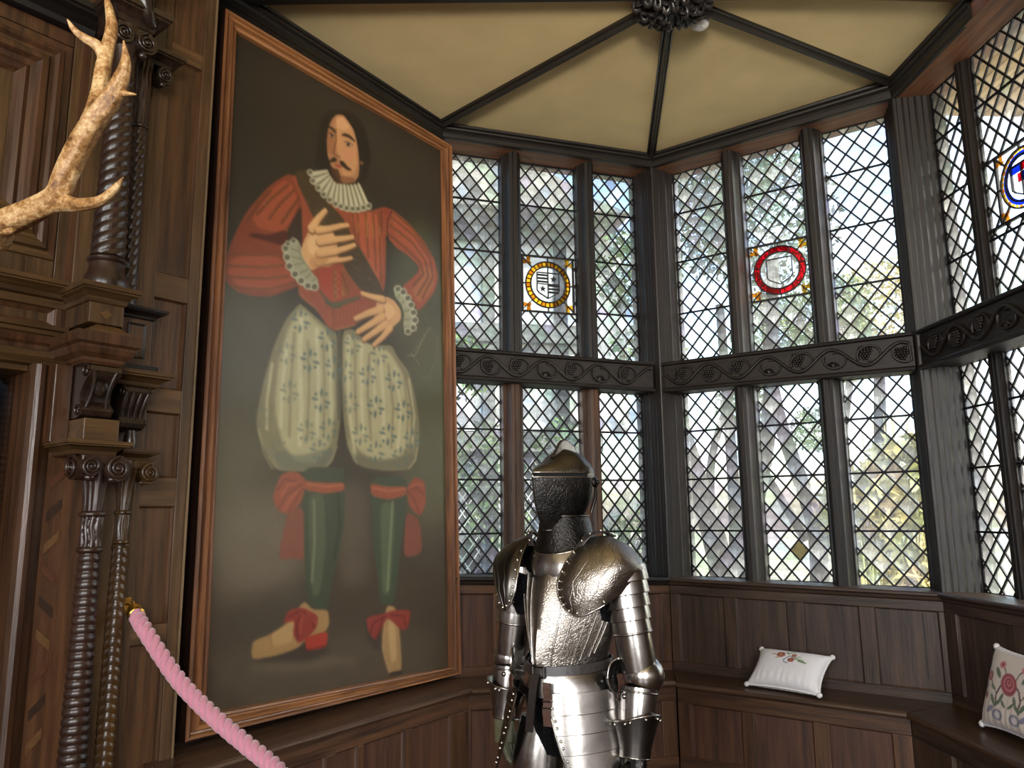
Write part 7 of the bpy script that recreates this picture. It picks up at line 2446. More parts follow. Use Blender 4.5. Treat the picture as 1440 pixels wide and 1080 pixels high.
STEEL = steel('polished_steel', (138, 134, 131), (190, 185, 179), .20)
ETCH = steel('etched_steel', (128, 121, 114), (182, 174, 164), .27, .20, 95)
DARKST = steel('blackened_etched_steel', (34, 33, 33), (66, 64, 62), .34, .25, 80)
DULL = steel('shadowed_side_steel', (66, 63, 61), (104, 100, 96), .30)  # darker copy of the steel, the far side's shade put into its colour
SLIT_SHADE = plain('slit_shade_black', (8, 8, 9), .9)
RIVET = plain('bright_rivet', (220, 216, 206), .2, 1.0, 0, 40, .06)
LEATHER = plain('brown_strap_leather', (74, 50, 40), .5, 0, .3, 70)
BLACKL = plain('dark_belt_leather', (44, 38, 36), .42, 0, .3, 70)
MAIL = steel('dark_mail', (24, 24, 27), (48, 48, 52), .5, .9, 150)
GLOVE = plain('worn_olive_glove_leather', (92, 90, 66), .6, 0, .4, 60)


def hoop(z, rx, f, bk, p=2.0, n=40, t0=-180, t1=180, cx=0.0, cy=0.0, dz=0.0):
    """one level of a body plate; t = 0 at the front ridge, positive to the suit's left; p < 2 sharpens the ridge; dz drops the front"""
    out = []
    m = n if t1 - t0 >= 360 else n + 1
    for k in range(m):
        t = R(t0 + (t1 - t0) * k / n)
        s, c = math.sin(t), math.cos(t)
        if c >= 0:
            y = -f * (1 - abs(s) ** p) ** (1 / 2.0 if p >= 2 else 1 / (.9 + p * .3))
        else:
            y = -bk * c
        out.append((cx + rx * s, cy + y, z - dz * max(0, c)))
    return out


def shell(name, rings, mat, closed=False, th=.004, parent=None, smooth=45, sub=0, M=None):
    b = MB()
    b.sweep(rings, closed, False)
    o = b.build(name, mat, parent or suit, smooth, M)
    if sub:
        s = o.modifiers.new('sub', 'SUBSURF')
        s.levels = s.render_levels = sub
    if th:
        s = o.modifiers.new('plate', 'SOLIDIFY')
        s.thickness = th
        s.offset = 0
        e = o.modifiers.new('crisp', 'EDGE_SPLIT')
        e.split_angle = R(42)
    return o


def rivets(pts, r=.0045, parent=None, mat=None):
    b = MB()
    for p in pts:
        b.ball(p, r, 7, 4)
    return stuff(b.build('rivet_row', mat or RIVET, parent or suit, 60))


def edge(pts, r, parent, mat=None, name='rolled_edge'):
    b = MB()
    b.tube(pts, r, 7)
    return b.build(name, mat or STEEL, parent, 60)


def interp(tab, z):
    """tab rows (z, ...) with z falling; returns the row at z"""
    zs = [r[0] for r in tab][::-1]
    return [float(np.interp(z, zs, [r[k] for r in tab][::-1])) for k in range(1, len(tab[0]))]


def densify(tab, n):
    """smooth the table of levels with a spline"""
    P = spline([Vector((r[0], r[1], r[2])) for r in tab], n)
    Q = spline([Vector((r[0], r[3], r[4] if len(r) > 4 else 0)) for r in tab], n)
    return [(a.x, a.y, a.z, b_.y, b_.z) for a, b_ in zip(P, Q)]


# --- helmet
HELM = [(1.856, .012, .006, .030, 1.9), (1.849, .034, .020, .056, 1.8), (1.833, .064, .046, .086, 1.7), (1.810, .088, .086, .108, 1.5), (1.788, .102, .130, .122, 1.3), (1.772, .107, .160, .126, 1.15),
        (1.740, .108, .166, .124, 1.12), (1.70, .103, .162, .114, 1.12), (1.66, .092, .150, .098, 1.15), (1.625, .075, .128, .078, 1.25), (1.60, .058, .102, .062, 1.4), (1.565, .046, .070, .05, 2)]
HC = dict(cx=-.012, cy=.0)
hd = densify(HELM, 4)
HELMST = steel('worn_helmet_steel', (70, 67, 62), (118, 113, 104), .28, .2, 80)
helm = shell('helmet', [hoop(z, rx, f, bk, p, 48, **HC) for z, rx, f, bk, p in hd], HELMST, True, 0, smooth=50)


def helm_band(z0, z1, t0, t1, out, n=8, nt_=36, dz=0.0):
    rings = []
    for i in range(n + 1):
        z = lerp(z0, z1, i / n)
        rx, f, bk, p = interp(hd, z)
        rings.append(hoop(z, rx + out, f + out * 1.2, bk + out, p, nt_, t0, t1, dz=dz * (i / n) ** 2, **HC))
    return rings


visor = shell('visor', helm_band(1.750, 1.600, -98, 98, .006, 16, dz=.030), DARKST, False, .005)
shell('brow_band', helm_band(1.792, 1.767, -98, 98, .006, 4), HELMST, False, .005)
shell('eye_slit_shade', helm_band(1.775, 1.742, -80, 80, .0015, 3), SLIT_SHADE, False, 0)  # black band painted in for the shade inside the helmet
for z in (1.7505, 1.767):
    rx, f, bk, p = interp(hd, z)
    edge(hoop(z, rx + .008, f + .010, bk, p, 30, -70, 70, **HC), .0032, visor)
for z in (1.735, 1.727):
    rx, f, bk, p = interp(hd, z)
    edge(hoop(z, rx + .009, f + .011, bk, p, 20, 12, 62, **HC), .0022, visor, DULL, 'breath_ridge')
    edge(hoop(z, rx + .009, f + .011, bk, p, 20, -62, -12, **HC), .0022, visor, DULL, 'breath_ridge')
rx, f, bk, p = interp(hd, 1.60)
edge(hoop(1.600, rx + .007, f + .009, bk, p, 30, -98, 98, dz=.030, **HC), .004, visor, DULL)
for s in (1, -1):
    b = MB()
    b.ball((s * .111 - .012, .040, 1.735), .019, 14, 8, (.55, 1, 1))
    b.ball((s * .122 - .012, .040, 1.735), .008, 10, 6)
    b.build('visor_pivot', DARKST, suit, 60)
    edge([(s * .110 - .012, .045, 1.72), (s * .102 - .012, .055, 1.68), (s * .086 - .012, .05, 1.63)], .006, suit, DULL, 'cheek_hook')
# comb: a standing blade with a roped edge
cpts = [(-.012, -.062, 1.822), (-.012, -.040, 1.848), (-.012, -.010, 1.880), (-.012, .026, 1.887), (-.012, .068, 1.870), (-.012, .108, 1.826), (-.012, .134, 1.774), (-.012, .130, 1.735)]
cp = spline(cpts, 8)
b = MB()
b.sweep([[(p.x - .016, p.y * .70, p.z - .060), (p.x - .006, p.y, p.z), (p.x + .006, p.y, p.z), (p.x + .016, p.y * .70, p.z - .060)] for p in cp])
comb = b.build('comb', ETCH, suit, 40)
b = MB()
b.tube(cp, [.006 + .0012 * math.sin(i * 1.9) for i in range(len(cp))], 8)
b.build('roped_edge', DULL, comb, 60)

# --- collar
GOR = [(1.606, .080, .092, .088, 2), (1.585, .087, .098, .094, 2), (1.555, .096, .104, .100, 2), (1.530, .108, .116, .108, 2)]
gor = shell('gorget', [hoop(z + (.012 if i < 2 else 0), rx, f, bk, p, 44, cx=-.006, dz=.0 + .012 * i) for i, (z, rx, f, bk, p) in enumerate(GOR)], DARKST, True, .004)
edge(hoop(1.606 + .012, .082, .094, .090, 2, 40, -180, 180, -.006), .0045, gor, DULL)
shell('gorget_plate', [hoop(z, rx, f, bk, 2, 44, cx=-.004, dz=d) for z, rx, f, bk, d in ((1.528, .108, .115, .104, .036), (1.512, .122, .124, .115, .046), (1.497, .136, .128, .125, .058), (1.48, .15, .126, .13, .064))], STEEL, True, .004)
edge(hoop(1.525, .108, .116, .105, 2, 40, -180, 180, -.004, 0, .036), .004, gor, STEEL)
rivets([hoop(1.538, .1005, .1085, .1, 2, 12, -120, 120, -.006, 0, .034)[k] for k in range(13)], .0042, gor)

# --- breast and back
BR = [(1.515, .100, .060, .085, 1.9), (1.485, .150, .090, .105, 1.6), (1.44, .178, .122, .12, 1.4), (1.38, .188, .148, .13, 1.28), (1.32, .188, .168, .13, 1.2), (1.26, .178, .182, .122, 1.15),
      (1.20, .162, .192, .108, 1.12), (1.155, .148, .194, .098, 1.12), (1.125, .144, .188, .096, 1.2)]
bd = densify(BR, 4)
breast = shell('breastplate', [hoop(z, rx, f, bk, p, 64) for z, rx, f, bk, p in bd], ETCH, True, 0, smooth=60)


def on_breast(t, z, out=.002):
    rx, f, bk, p = interp(bd, z)
    return hoop(z, rx + out, f + out, bk + out, p, 1, t, t + 1)[0]


for t_top, t_bot, z0, z1 in ((22, 14, 1.41, 1.135), (36, 22, 1.43, 1.135), (47, 34, 1.36, 1.14), (57, 42, 1.34, 1.15), (66, 52, 1.31, 1.16), (73, 58, 1.30, 1.17),
                             (-22, -14, 1.41, 1.135), (-38, -24, 1.42, 1.135), (-54, -38, 1.36, 1.15), (-66, -52, 1.32, 1.16)):
    edge([on_breast(lerp(t_top, t_bot, i / 14), lerp(z0, z1, i / 14)) for i in range(15)], .0028, breast, STEEL, 'band_ridge')
edge([on_breast(lerp(22, 36, i / 4), lerp(1.41, 1.43, i / 4)) for i in range(5)], .0026, breast, STEEL, 'band_ridge')
edge([on_breast(t, 1.495, .004) for t in range(-60, 61, 6)], .006, breast, STEEL)

# --- waist: flange, skirt lames, belt
FD = [(1.13, .150, .176, .098), (1.105, .168, .186, .118), (1.07, .186, .192, .138), (1.04, .196, .194, .148)]
fauld = shell('waist_lame', [hoop(z, rx, f, bk, 1.6, 56) for z, rx, f, bk in FD], STEEL, True, .004)
edge(hoop(1.128, .153, .180, .101, 1.6, 56), .006, fauld, DULL)
b = MB()
b.sweep([[q for q in hoop(z, .158 + o, .187 + o, .106 + o, 1.6, 48, dz=-.0 + .014)] for z, o in ((1.150, .0), (1.150, .004), (1.122, .010), (1.122, .004))], True, False)
belt = b.build('belt', BLACKL, suit, 40)
b = MB()
q = Vector(hoop(1.122, .172, .200, .12, 1.6, 1, 4, 5)[0])
for dz in (-.016, .016):
    b.tube([q + Vector((-.022, 0, dz)), q + Vector((.022, -.002, dz))], .004, 7)
for dx in (-.022, .022):
    b.tube([q + Vector((dx, 0, -.016)), q + Vector((dx, -.001, .016))], .004, 7)
b.build('buckle', DULL, belt, 50)
b = MB()
tail = [(.004, -.202, 1.115), (.002, -.212, 1.08), (-.006, -.214, 1.02), (-.018, -.208, .96), (-.024, -.204, .935)]
b.sweep([[(x - .016, y, z), (x + .016, y - .004, z), (x + .016, y, z), (x - .016, y + .004, z)] for x, y, z in tail])
b.build('strap_end', BLACKL, belt, 40)
# dark mail below
shell('mail_skirt', [hoop(z, rx, f, bk, 2, 40) for z, rx, f, bk in ((1.09, .14, .15, .12), (1.0, .155, .145, .13), (.90, .15, .12, .13), (.84, .13, .10, .12))], MAIL, True, 0)


def tasset(side, lev, mat, t_in, t_out, nlame):
    """overlapping lames over one thigh; t_in / t_out: angles of the inner and outer edge at (top, bottom)"""
    base = None
    riv = []
    for k in range(nlame):
        u0, u1 = k / nlame, (k + 1) / nlame
        rings = []
        for u in (u0 - (.02 if k else 0), lerp(u0, u1, .35), lerp(u0, u1, .7), u1 + .012):
            z, rx, f, bk = [lerp(lev[0][j], lev[1][j], u) for j in range(4)]
            ti, to = lerp(t_in[0], t_in[1], max(0, min(1, u)) ** 1.2), lerp(t_out[0], t_out[1], u)
            flare = .003 * (u - u0) / (u1 - u0)
            a, c = (ti, to) if side > 0 else (-to, -ti)
            rings.append(hoop(z, rx + flare, f + flare, bk + flare, 1.9, 24, a, c, cx=side * .03, dz=.015 + .02 * u))
        o = shell('tasset_lame', rings, mat, False, .004)
        base = base or o
        e = edge(rings[-1], .0025, o, STEEL)
        for rr in (rings[1], rings[2]):
            for q in (rr[1], rr[-2]):
                riv.append((q[0] * 1.012, q[1] * 1.02 - .002, q[2]))
        if k == 0:
            ring_in = []
        ring_in.append(rings[1][0 if side > 0 else -1])
        ring_in.append(rings[3][0 if side > 0 else -1])
    edge(ring_in, .004, base, STEEL)
    rivets(riv, .0052, base)
    return base


tas_l = tasset(1, ((1.075, .180, .205, .15), (.745, .228, .225, .17)), STEEL, (6, 36), (104, 112), 6)
rivets([hoop(.80, .20, .238, .16, 1.9, 1, t, t + 1, .03)[0] for t in (50, 56)], .006, tas_l)
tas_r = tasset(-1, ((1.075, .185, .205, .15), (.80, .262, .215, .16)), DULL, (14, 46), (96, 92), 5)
for side, t in ((1, 12), (1, 78), (-1, 30)):
    b = MB()
    pts = []
    for i in range(7):
        z = 1.115 - i * .022
        q = hoop(z, .192 + .006 * math.sin(i), .206 + .004 * math.sin(i * 2), .15, 1.8, 1, side * t, side * t + 1, cx=side * .012, dz=.02)[0]
        pts.append(Vector(q) * 1.0)
    nrm = Vector((math.sin(R(side * t)), -math.cos(R(side * t)), 0))
    tg = Vector((nrm.y, -nrm.x, 0))
    pts = [p + nrm * .012 for p in pts]
    b.sweep([[p - tg * .014, p + tg * .014, p + tg * .014 + nrm * .004, p - tg * .014 + nrm * .004] for p in pts])
    o = b.build('hanging_strap', LEATHER, suit, 40)
    b = MB()
    p = pts[3] + nrm * .005
    for dz in (-.010, .010):
        b.tube([p - tg * .017 + Vector((0, 0, dz)), p + tg * .017 + Vector((0, 0, dz))], .003, 6)
    b.build('buckle', DULL, o, 50)


# --- limbs
def limb(name, pts, radii, mat, seg=22, parent=None, sq=1.0, n=5):
    P = spline(pts, n)
    rr = [float(np.interp(i / (len(P) - 1), np.linspace(0, 1, len(radii)), radii)) for i in range(len(P))]
    b = MB()
    b.tube(P, rr, seg, sq)
    return b.build(name, mat, parent or suit, 50)


def legs():
    for s in (1, -1):
        x = s * .105
        limb('thigh_plate', [(s * .09, -.02, .93), (x, -.045, .78), (x + s * .005, -.04, .60), (x, -.03, .52)], [.088, .092, .076, .062], STEEL)
        b = MB()
        b.ball((x, -.045, .50), .066, 20, 12, (1, 1.08, 1.1))
        b.ball((x + s * .055, -.03, .50), .034, 14, 8, (.35, 1, 1.1))
        b.build('knee_cop', STEEL, suit, 60)
        limb('greave', [(x, -.03, .47), (x, -.005, .36), (x, -.005, .24), (x, -.02, .145)], [.056, .062, .050, .042], STEEL)
        b = MB()
        rings = []
        for i in range(12):
            u = i / 11
            y = .045 - u * .27
            w = .036 + .014 * math.sin(u * 2.6)
            h = lerp(.095, .026, u ** .7)
            rings.append([(x + s * .02 * u + w * math.cos(a), y, .062 + max(0, h * math.sin(a))) for a in [k * 2 * math.pi / 14 for k in range(14)]])
        b.sweep(rings)
        b.build('sabaton', STEEL, suit, 50)


legs()


def cone_ring(c, axis, r, n=24, t0=0, t1=360, ref=(0, -1, 0), sq=1.0):
    a = Vector(axis).normalized()
    u = (Vector(ref) - a * Vector(ref).dot(a)).normalized()
    v = a.cross(u)
    m = n if t1 - t0 >= 360 else n + 1
    return [tuple(Vector(c) + u * (r * math.cos(R(t0 + (t1 - t0) * k / n))) + v * (r * sq * math.sin(R(t0 + (t1 - t0) * k / n)))) for k in range(m)]


def arm(s, sh, el, wr, knuckle, mat, cmat):
    sh, el, wr, knuckle = Vector(sh), Vector(el), Vector(wr), Vector(knuckle)
    d = (el - sh)
    L = d.length
    ax = d.normalized()
    # overlapping lames round the upper arm
    for k in range(5):
        c0 = sh + ax * (L * (.02 + k * .115))
        c1 = sh + ax * (L * (.02 + (k + 1) * .115 + .02))
        r0 = lerp(.082, .062, k / 4)
        o = shell('arm_lame', [cone_ring(c0, ax, r0 - .003), cone_ring(c0.lerp(c1, .5), ax, r0), cone_ring(c1, ax, r0 + .001)], mat, True, .004)
        edge(cone_ring(c1, ax, r0 + .0015, 24) + [cone_ring(c1, ax, r0 + .0015, 24)[0]], .0022, o, mat)
    c = sh + ax * L * .62
    up = shell('upper_arm_plate', [cone_ring(c, ax, .059), cone_ring(sh + ax * L * .8, ax, .060), cone_ring(sh + ax * L * .95, ax, .056)], mat, True, .004)
    edge(cone_ring(c, ax, .063) + [cone_ring(c, ax, .063)[0]], .0045, up, mat)
    # elbow cop with a shell-shaped wing on the inside
    b = MB()
    b.ball((0, 0, 0), .066, 26, 16, (1.0, 1.05, .98))
    cop = b.build('elbow_cop', mat, suit, 60, Matrix.Translation(el + Vector((s * .008, .012, 0))))
    b = MB()
    cw = Vector((-s * .052, -.045, .0))
    rings = []
    for i in range(7):
        u = i / 6
        rr = .052 * math.sqrt(max(0, 1 - (1 - u) ** 2)) if i else .004
        ring_ = []
        for k in range(24):
            a = 2 * math.pi * k / 24
            lobe = 1 + .10 * math.cos(2 * a)
            ring_.append(cw + Vector((-s * .30 * rr * math.cos(a) - s * .018 * (1 - u), -.78 * rr * math.cos(a) * lobe - .014 * (1 - u), rr * 1.15 * math.sin(a) * lobe)))
        rings.append(ring_)
    b.sweep(rings, True, False)
    wing = b.build('elbow_wing', cmat, suit, 50, Matrix.Translation(el))
    so = wing.modifiers.new('plate', 'SOLIDIFY')
    so.thickness = .004
    wing.modifiers.new('crisp', 'EDGE_SPLIT').split_angle = R(42)
    edge([tuple(q) for q in rings[-1]] + [tuple(rings[-1][0])], .003, wing, STEEL)
    rivets([tuple(rings[-1][k]) for k in range(0, 24, 6)], .005, wing)
    # forearm
    fx = (wr - el).normalized()
    fl = (wr - el).length
    lo = shell('forearm_plate', [cone_ring(el + fx * fl * t, fx, r) for t, r in ((.16, .058), (.30, .059), (.55, .054), (.8, .047), (1.0, .042))], mat, True, .004)
    edge(cone_ring(el + fx * fl * .22, fx, .060) + [cone_ring(el + fx * fl * .22, fx, .060)[0]], .0035, lo, mat)
    b = MB()
    b.ball(tuple(el + fx * fl * .24 + Vector((-s * .02, -.058, 0))), .009, 10, 6)
    b.build('stud', mat, lo, 60)
    # gauntlet: flaring cuff cut on a slant, then the glove
    hx = (knuckle - wr).normalized()
    top = el + fx * fl * (.60 if s > 0 else .52)
    cuff_rings = []
    for t in (0, .25, .5, .75, 1):
        c = top.lerp(wr + hx * .012, t)
        r = float(np.interp(t, (0, .25, .5, .75, 1), (.074, .064, .056, .049, .047)))
        rg = cone_ring(c, fx, r, 28)
        lift = (1 - t) * .028
        rg = [(q[0], q[1], q[2] + lift * (1 if (q[0] - c.x) * s > 0 else -.4) * abs(q[0] - c.x) / r) for q in rg]
        cuff_rings.append(rg)
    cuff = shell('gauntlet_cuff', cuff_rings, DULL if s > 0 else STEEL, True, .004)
    edge(cuff_rings[0] + [cuff_rings[0][0]], .0035, cuff, STEEL)
    rivets([tuple(Vector(q).lerp(cuff_rings[1][k * 3], .35) + (Vector(q) - top) * .06) for k, q in enumerate(cuff_rings[0][::3])], .0048, cuff)
    edge(cuff_rings[-1] + [cuff_rings[-1][0]], .0035, cuff, STEEL)
    # back of the hand in overlapping lames, fingers hanging slightly curled
    fwd = Vector((-s * .35, -1, 0)).normalized()
    side_ = hx.cross(fwd).normalized()
    for k in range(4):
        c0 = wr + hx * (.012 + k * .018)
        c1 = wr + hx * (.012 + (k + 1) * .018 + .006)
        shell('hand_lame', [cone_ring(c0, hx, .043 - k * .0005, 20, -110, 110, (s, -.25, 0), .62), cone_ring(c1, hx, .045 - k * .0005, 20, -110, 110, (s, -.25, 0), .62)], DARKST if s > 0 else GLOVE, False, .003)
    sv = [tuple(wr), tuple(wr + hx * .04), tuple(wr + hx * .088)]
    limb('palm', sv, [.032, .036, .032], GLOVE if s < 0 else DARKST, 16, None, .6)
    across = hx.cross(Vector((s, -.25, 0))).normalized()
    for k in range(4):
        u = (k - 1.5) / 1.5
        ln = (.072, .082, .078, .06)[k]
        base = wr + hx * (.088 - .006 * abs(u)) + across * (.030 * u)
        inn = Vector((-s, .15, 0)) * 1.0
        pts = [base - hx * .02, base, base + hx * ln * .4 + inn * .006, base + hx * ln * .75 + inn * .018, base + hx * ln * .92 + inn * .034]
        limb('finger', [tuple(p) for p in pts], [.0105, .0115, .0105, .0095, .006], GLOVE if s < 0 else DARKST, 10, None, 1.0, 3)
    tb = wr + hx * .03 + across * (-.036 if s > 0 else .036) * (1 if across.y < 0 else -1) * -1
    inn = Vector((-s, .0, 0))
    d2 = (tb - (wr + hx * .03)).normalized()
    limb('thumb', [tuple(tb - d2 * .02), tuple(tb + hx * .02 + d2 * .008), tuple(tb + hx * .045 + d2 * .010 + inn * .01), tuple(tb + hx * .064 + d2 * .004 + inn * .02)], [.013, .0125, .011, .007], GLOVE if s < 0 else DARKST, 10, None, 1.0, 3)


arm(1, (.212, .005, 1.455), (.265, .015, 1.105), (.266, -.035, .88), (.262, -.05, .80), STEEL, DARKST)
arm(-1, (-.212, .005, 1.455), (-.265, .010, 1.11), (-.262, -.025, .92), (-.252, -.035, .83), STEEL, STEEL)


# --- shoulder plates: a control net for the suit's left side, mirrored for the right
NET = [[(.105, -.045, 1.535), (.135, -.035, 1.545), (.175, .0, 1.548), (.19, .05, 1.535), (.17, .10, 1.50)],
       [(.078, -.122, 1.475), (.145, -.128, 1.492), (.232, -.06, 1.520), (.262, .04, 1.508), (.22, .12, 1.46)],
       [(.062, -.162, 1.415), (.14, -.178, 1.42), (.278, -.105, 1.468), (.318, .03, 1.448), (.25, .13, 1.40)],
       [(.066, -.176, 1.365), (.145, -.19, 1.352), (.262, -.130, 1.395), (.322, .015, 1.425), (.26, .125, 1.34)],
       [(.098, -.180, 1.322), (.158, -.178, 1.300), (.236, -.132, 1.335), (.312, .005, 1.405), (.262, .115, 1.375)]]


def pauldron(s, mat, squeeze=0.0):
    g = [[Vector((s * (lerp(x, .20, squeeze if x < .2 else 0) * .90 + .004), y * .86, z)) for x, y, z in row] for row in NET]
    rows = [spline(r_, 6) for r_ in g]
    cols = [spline([r_[k] for r_ in rows], 6) for k in range(len(rows[0]))]
    rings = [[tuple(c[i]) for c in cols] for i in range(len(cols[0]))]
    o = shell('shoulder_plate', rings, mat, False, .005, smooth=60)
    m = len(rings)
    bd_ = [rings[i][0] for i in range(m)] + [q for q in rings[-1][1:13]]
    edge(bd_, .0042, o, STEEL)
    off = Vector((0, -.007, .001))
    rv = [tuple(Vector(rings[i][1]) + off) for i in range(4, m, 3)] + [tuple(Vector(rings[-2][k]) + off) for k in range(3, 13, 3)]
    rivets(rv, .0052, o)
    for c0, c1 in ((4, 9), (6, 12), (8, 14)):
        edge([tuple(Vector(rings[int(lerp(4, m - 2, i / 8))][int(round(lerp(c1, c0, i / 8)))]) + Vector((0, -.0035, .001))) for i in range(9)], .0018, o, mat, 'engraved_line')
    return o


pauldron(1, ETCH)
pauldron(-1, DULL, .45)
for s in (1, -1):
    b = MB()
    pts = spline([(s * .10, -.075, 1.515), (s * .125, -.055, 1.548), (s * .15, -.01, 1.562), (s * .16, .05, 1.545)], 5)
    b.sweep([[p + Vector((-.012, 0, 0)), p + Vector((.012, 0, 0)), p + Vector((.012, 0, .005)), p + Vector((-.012, 0, .005))] for p in pts])
    o = b.build('shoulder_strap', BLACKL, suit, 40)
    rivets([tuple(pts[k] + Vector((0, -.004, .006))) for k in (2, 6, 10)], .005, o)
# dark padded sleeve seen in the gap under the shoulder plates
for s in (1, -1):
    limb('arming_sleeve', [(s * .165, .0, 1.42), (s * .19, .0, 1.36), (s * .185, .01, 1.28)], [.07, .07, .055], MAIL)

plinth = empty('armour_plinth', Matrix.Translation((.188, 2.78, 0)) @ Matrix.Rotation(R(-38), 4, 'Z'))
tag(plinth, 'low dark wooden plinth under the suit of armour', 'plinth')
b = MB()
b.box(-.34, .34, -.34, .28, 0, .042)
b.build('base', DARK_H, plinth, bevel=.008)
b = MB()
b.box(-.30, .30, -.30, .24, .042, .061)
b.build('top', OAK_H, plinth, bevel=.004)
# ------------------------------------------------------------------ the pink barrier rope and its brass post
ROPE_PTS = [(-1.492, 3.111, 1.283), (-1.377, 2.990, 1.209), (-1.213, 2.910, 1.054), (-1.045, 2.820, 0.948), (-0.903, 2.740, 0.879), (-0.759, 2.640, 0.819), (-0.600, 2.420, 0.760), (-0.440, 2.120, 0.765), (-0.340, 1.900, 0.820)]
PINK = plain('dusty_pink_chenille', (194, 128, 146), .9, 0, .25, 220, .03)
PINK.node_tree.nodes['Principled BSDF'].inputs['Sheen Weight'].default_value = .6
BRASS = plain('worn_brass', (196, 150, 72), .28, 1.0, 0, 20, .1)
rope = empty('barrier_rope', Matrix.Translation(ROPE_PTS[0]))
tag(rope, 'thick twisted pink barrier rope with a brass ferrule hooked to the panelling', 'rope')
inv = rope.matrix_world.inverted()
curve = spline(ROPE_PTS, 90)
start = 32
N = len(curve)
RR = .0285
for s in range(3):
    pts = []
    L = 0.0
    up = Vector((0, 0, 1))
    for i in range(start, N - 8):
        t = (curve[min(i + 1, N - 1)] - curve[max(i - 1, 0)]).normalized()
        L += (curve[i] - curve[i - 1]).length
        a = t.cross(up).normalized()
        c = a.cross(t)
        ph = -L / .108 * 2 * math.pi + s * 2 * math.pi / 3
        pts.append(inv @ (curve[i] + (a * math.cos(ph) + c * math.sin(ph)) * RR * .56))
    b = MB()
    b.tube(pts, RR * .50, 10)
    b.build('strand', PINK, rope, 70)


def ferrule(i0, i1, name='ferrule'):
    b = MB()
    n = 14
    pts = [curve[i0].lerp(curve[i1], k / n) for k in range(n + 1)]
    rad = [RR * q for q in (.25, .62, .95, 1.02, .95, 1.06, .98, 1.06, .98, 1.06, .98, 1.10, 1.14, 1.1, .9)]
    b.tube([inv @ p for p in pts], rad, 20)
    return b.build(name, BRASS, rope, 30)


ferrule(6, 38)
ferrule(N - 4, N - 16)
b = MB()
p0, p1 = inv @ curve[0], inv @ curve[4]
b.tube([p0 + Vector((0, 0, .018)), p0 + Vector((.006, -.008, .022)), p0 + Vector((.012, -.012, .008)), p0.lerp(p1, .5), p1], .0055, 8)
b.build('hook', BRASS, rope, 60)
bracket = empty('rope_wall_plate', LEFT @ Matrix.Translation((-0.228, -.004, 1.288)))
tag(bracket, 'small square brass wall plate holding the hook of the pink rope', 'bracket')
b = MB()
b.box(-.020, .020, -.006, 0, -.030, .030)
b.build('plate', BRASS, bracket, bevel=.002)
b = MB()
b.tube([(0, -.006, .005), (0, -.03, .005), (.004, -.042, .0), (0, -.046, -.014), (-.004, -.036, -.018)], .005, 8)
b.build('eye', BRASS, bracket, 60)
px, py, pz = ROPE_PTS[-1]
bpost = empty('barrier_post', Matrix.Translation((px + .035, py, 0)))
tag(bpost, 'brass barrier post holding the far end of the pink rope', 'post')
b = MB()
b.lathe([(.01, 0), (.15, 0), (.15, .012), (.12, .03), (.03, .05), (.02, .07), (.01, .07)], seg=32)
b.build('base', BRASS, bpost, 40)
b = MB()
b.lathe([(.02, .06), (.02, pz + .02), (.03, pz + .03), (.03, pz + .06), (.0, pz + .07)], seg=24)
b.build('stem', BRASS, bpost, 40)

# ------------------------------------------------------------------ antler, reaching in from the left
antler = empty('stag_antler', Matrix.Translation((-2.656, 1.704, 2.300)))
tag(antler, 'pale brown branching stag antler reaching in from the left edge', 'antler')
m, nt, bs = new_mat('ridged_antler')
v = coords(nt, (1, 1, 1))
g1 = noise(nt, v, 14, 5, .6)
g2 = noise(nt, v, 90, 5, .65)
mixn = nt.nodes.new('ShaderNodeMath')
mixn.operation = 'MULTIPLY_ADD'
mixn.inputs[1].default_value = .45
nt.links.new(g2, mixn.inputs[0])
hb = nt.nodes.new('ShaderNodeMath')
hb.operation = 'MULTIPLY'
hb.inputs[1].default_value = .6
nt.links.new(g1, hb.inputs[0])
nt.links.new(hb.outputs[0], mixn.inputs[2])
nt.links.new(ramp(nt, mixn.outputs[0], [(.38, srgb((86, 52, 27))), (.50, srgb((170, 126, 76))), (.62, srgb((222, 190, 140)))]), bs.inputs['Base Color'])
bs.inputs['Roughness'].default_value = .42
bump(nt, bs, mixn.outputs[0], .6, .008)
ANT = m
inv = antler.matrix_world.inverted()


def horn(name, pts, r0, r1, parent=antler, pw=1.0, keys=None):
    P = spline([inv @ Vector(p) for p in pts], 12)
    n = len(P)
    b = MB()
    rings = []
    up = Vector((0, 1, 0))
    for i, p in enumerate(P):
        t = (P[min(i + 1, n - 1)] - P[max(i - 1, 0)]).normalized()
        a = t.cross(up).normalized()
        c = a.cross(t)
        u = i / (n - 1)
        if keys:
            r = float(np.interp(u, [k[0] for k in keys], [k[1] for k in keys]))
        else:
            r = lerp(r0, r1, u ** pw)
        ring_ = []
        for k in range(28):
            th = 2 * math.pi * k / 28
            wob = 1 + .05 * math.sin(4 * th + i * .12) + .045 * math.sin(9 * th - i * .06)
            ring_.append(p + (a * math.cos(th) + c * math.sin(th)) * r * wob)
        rings.append(ring_)
    b.sweep(rings)
    return b.build(name, ANT, parent, 60)


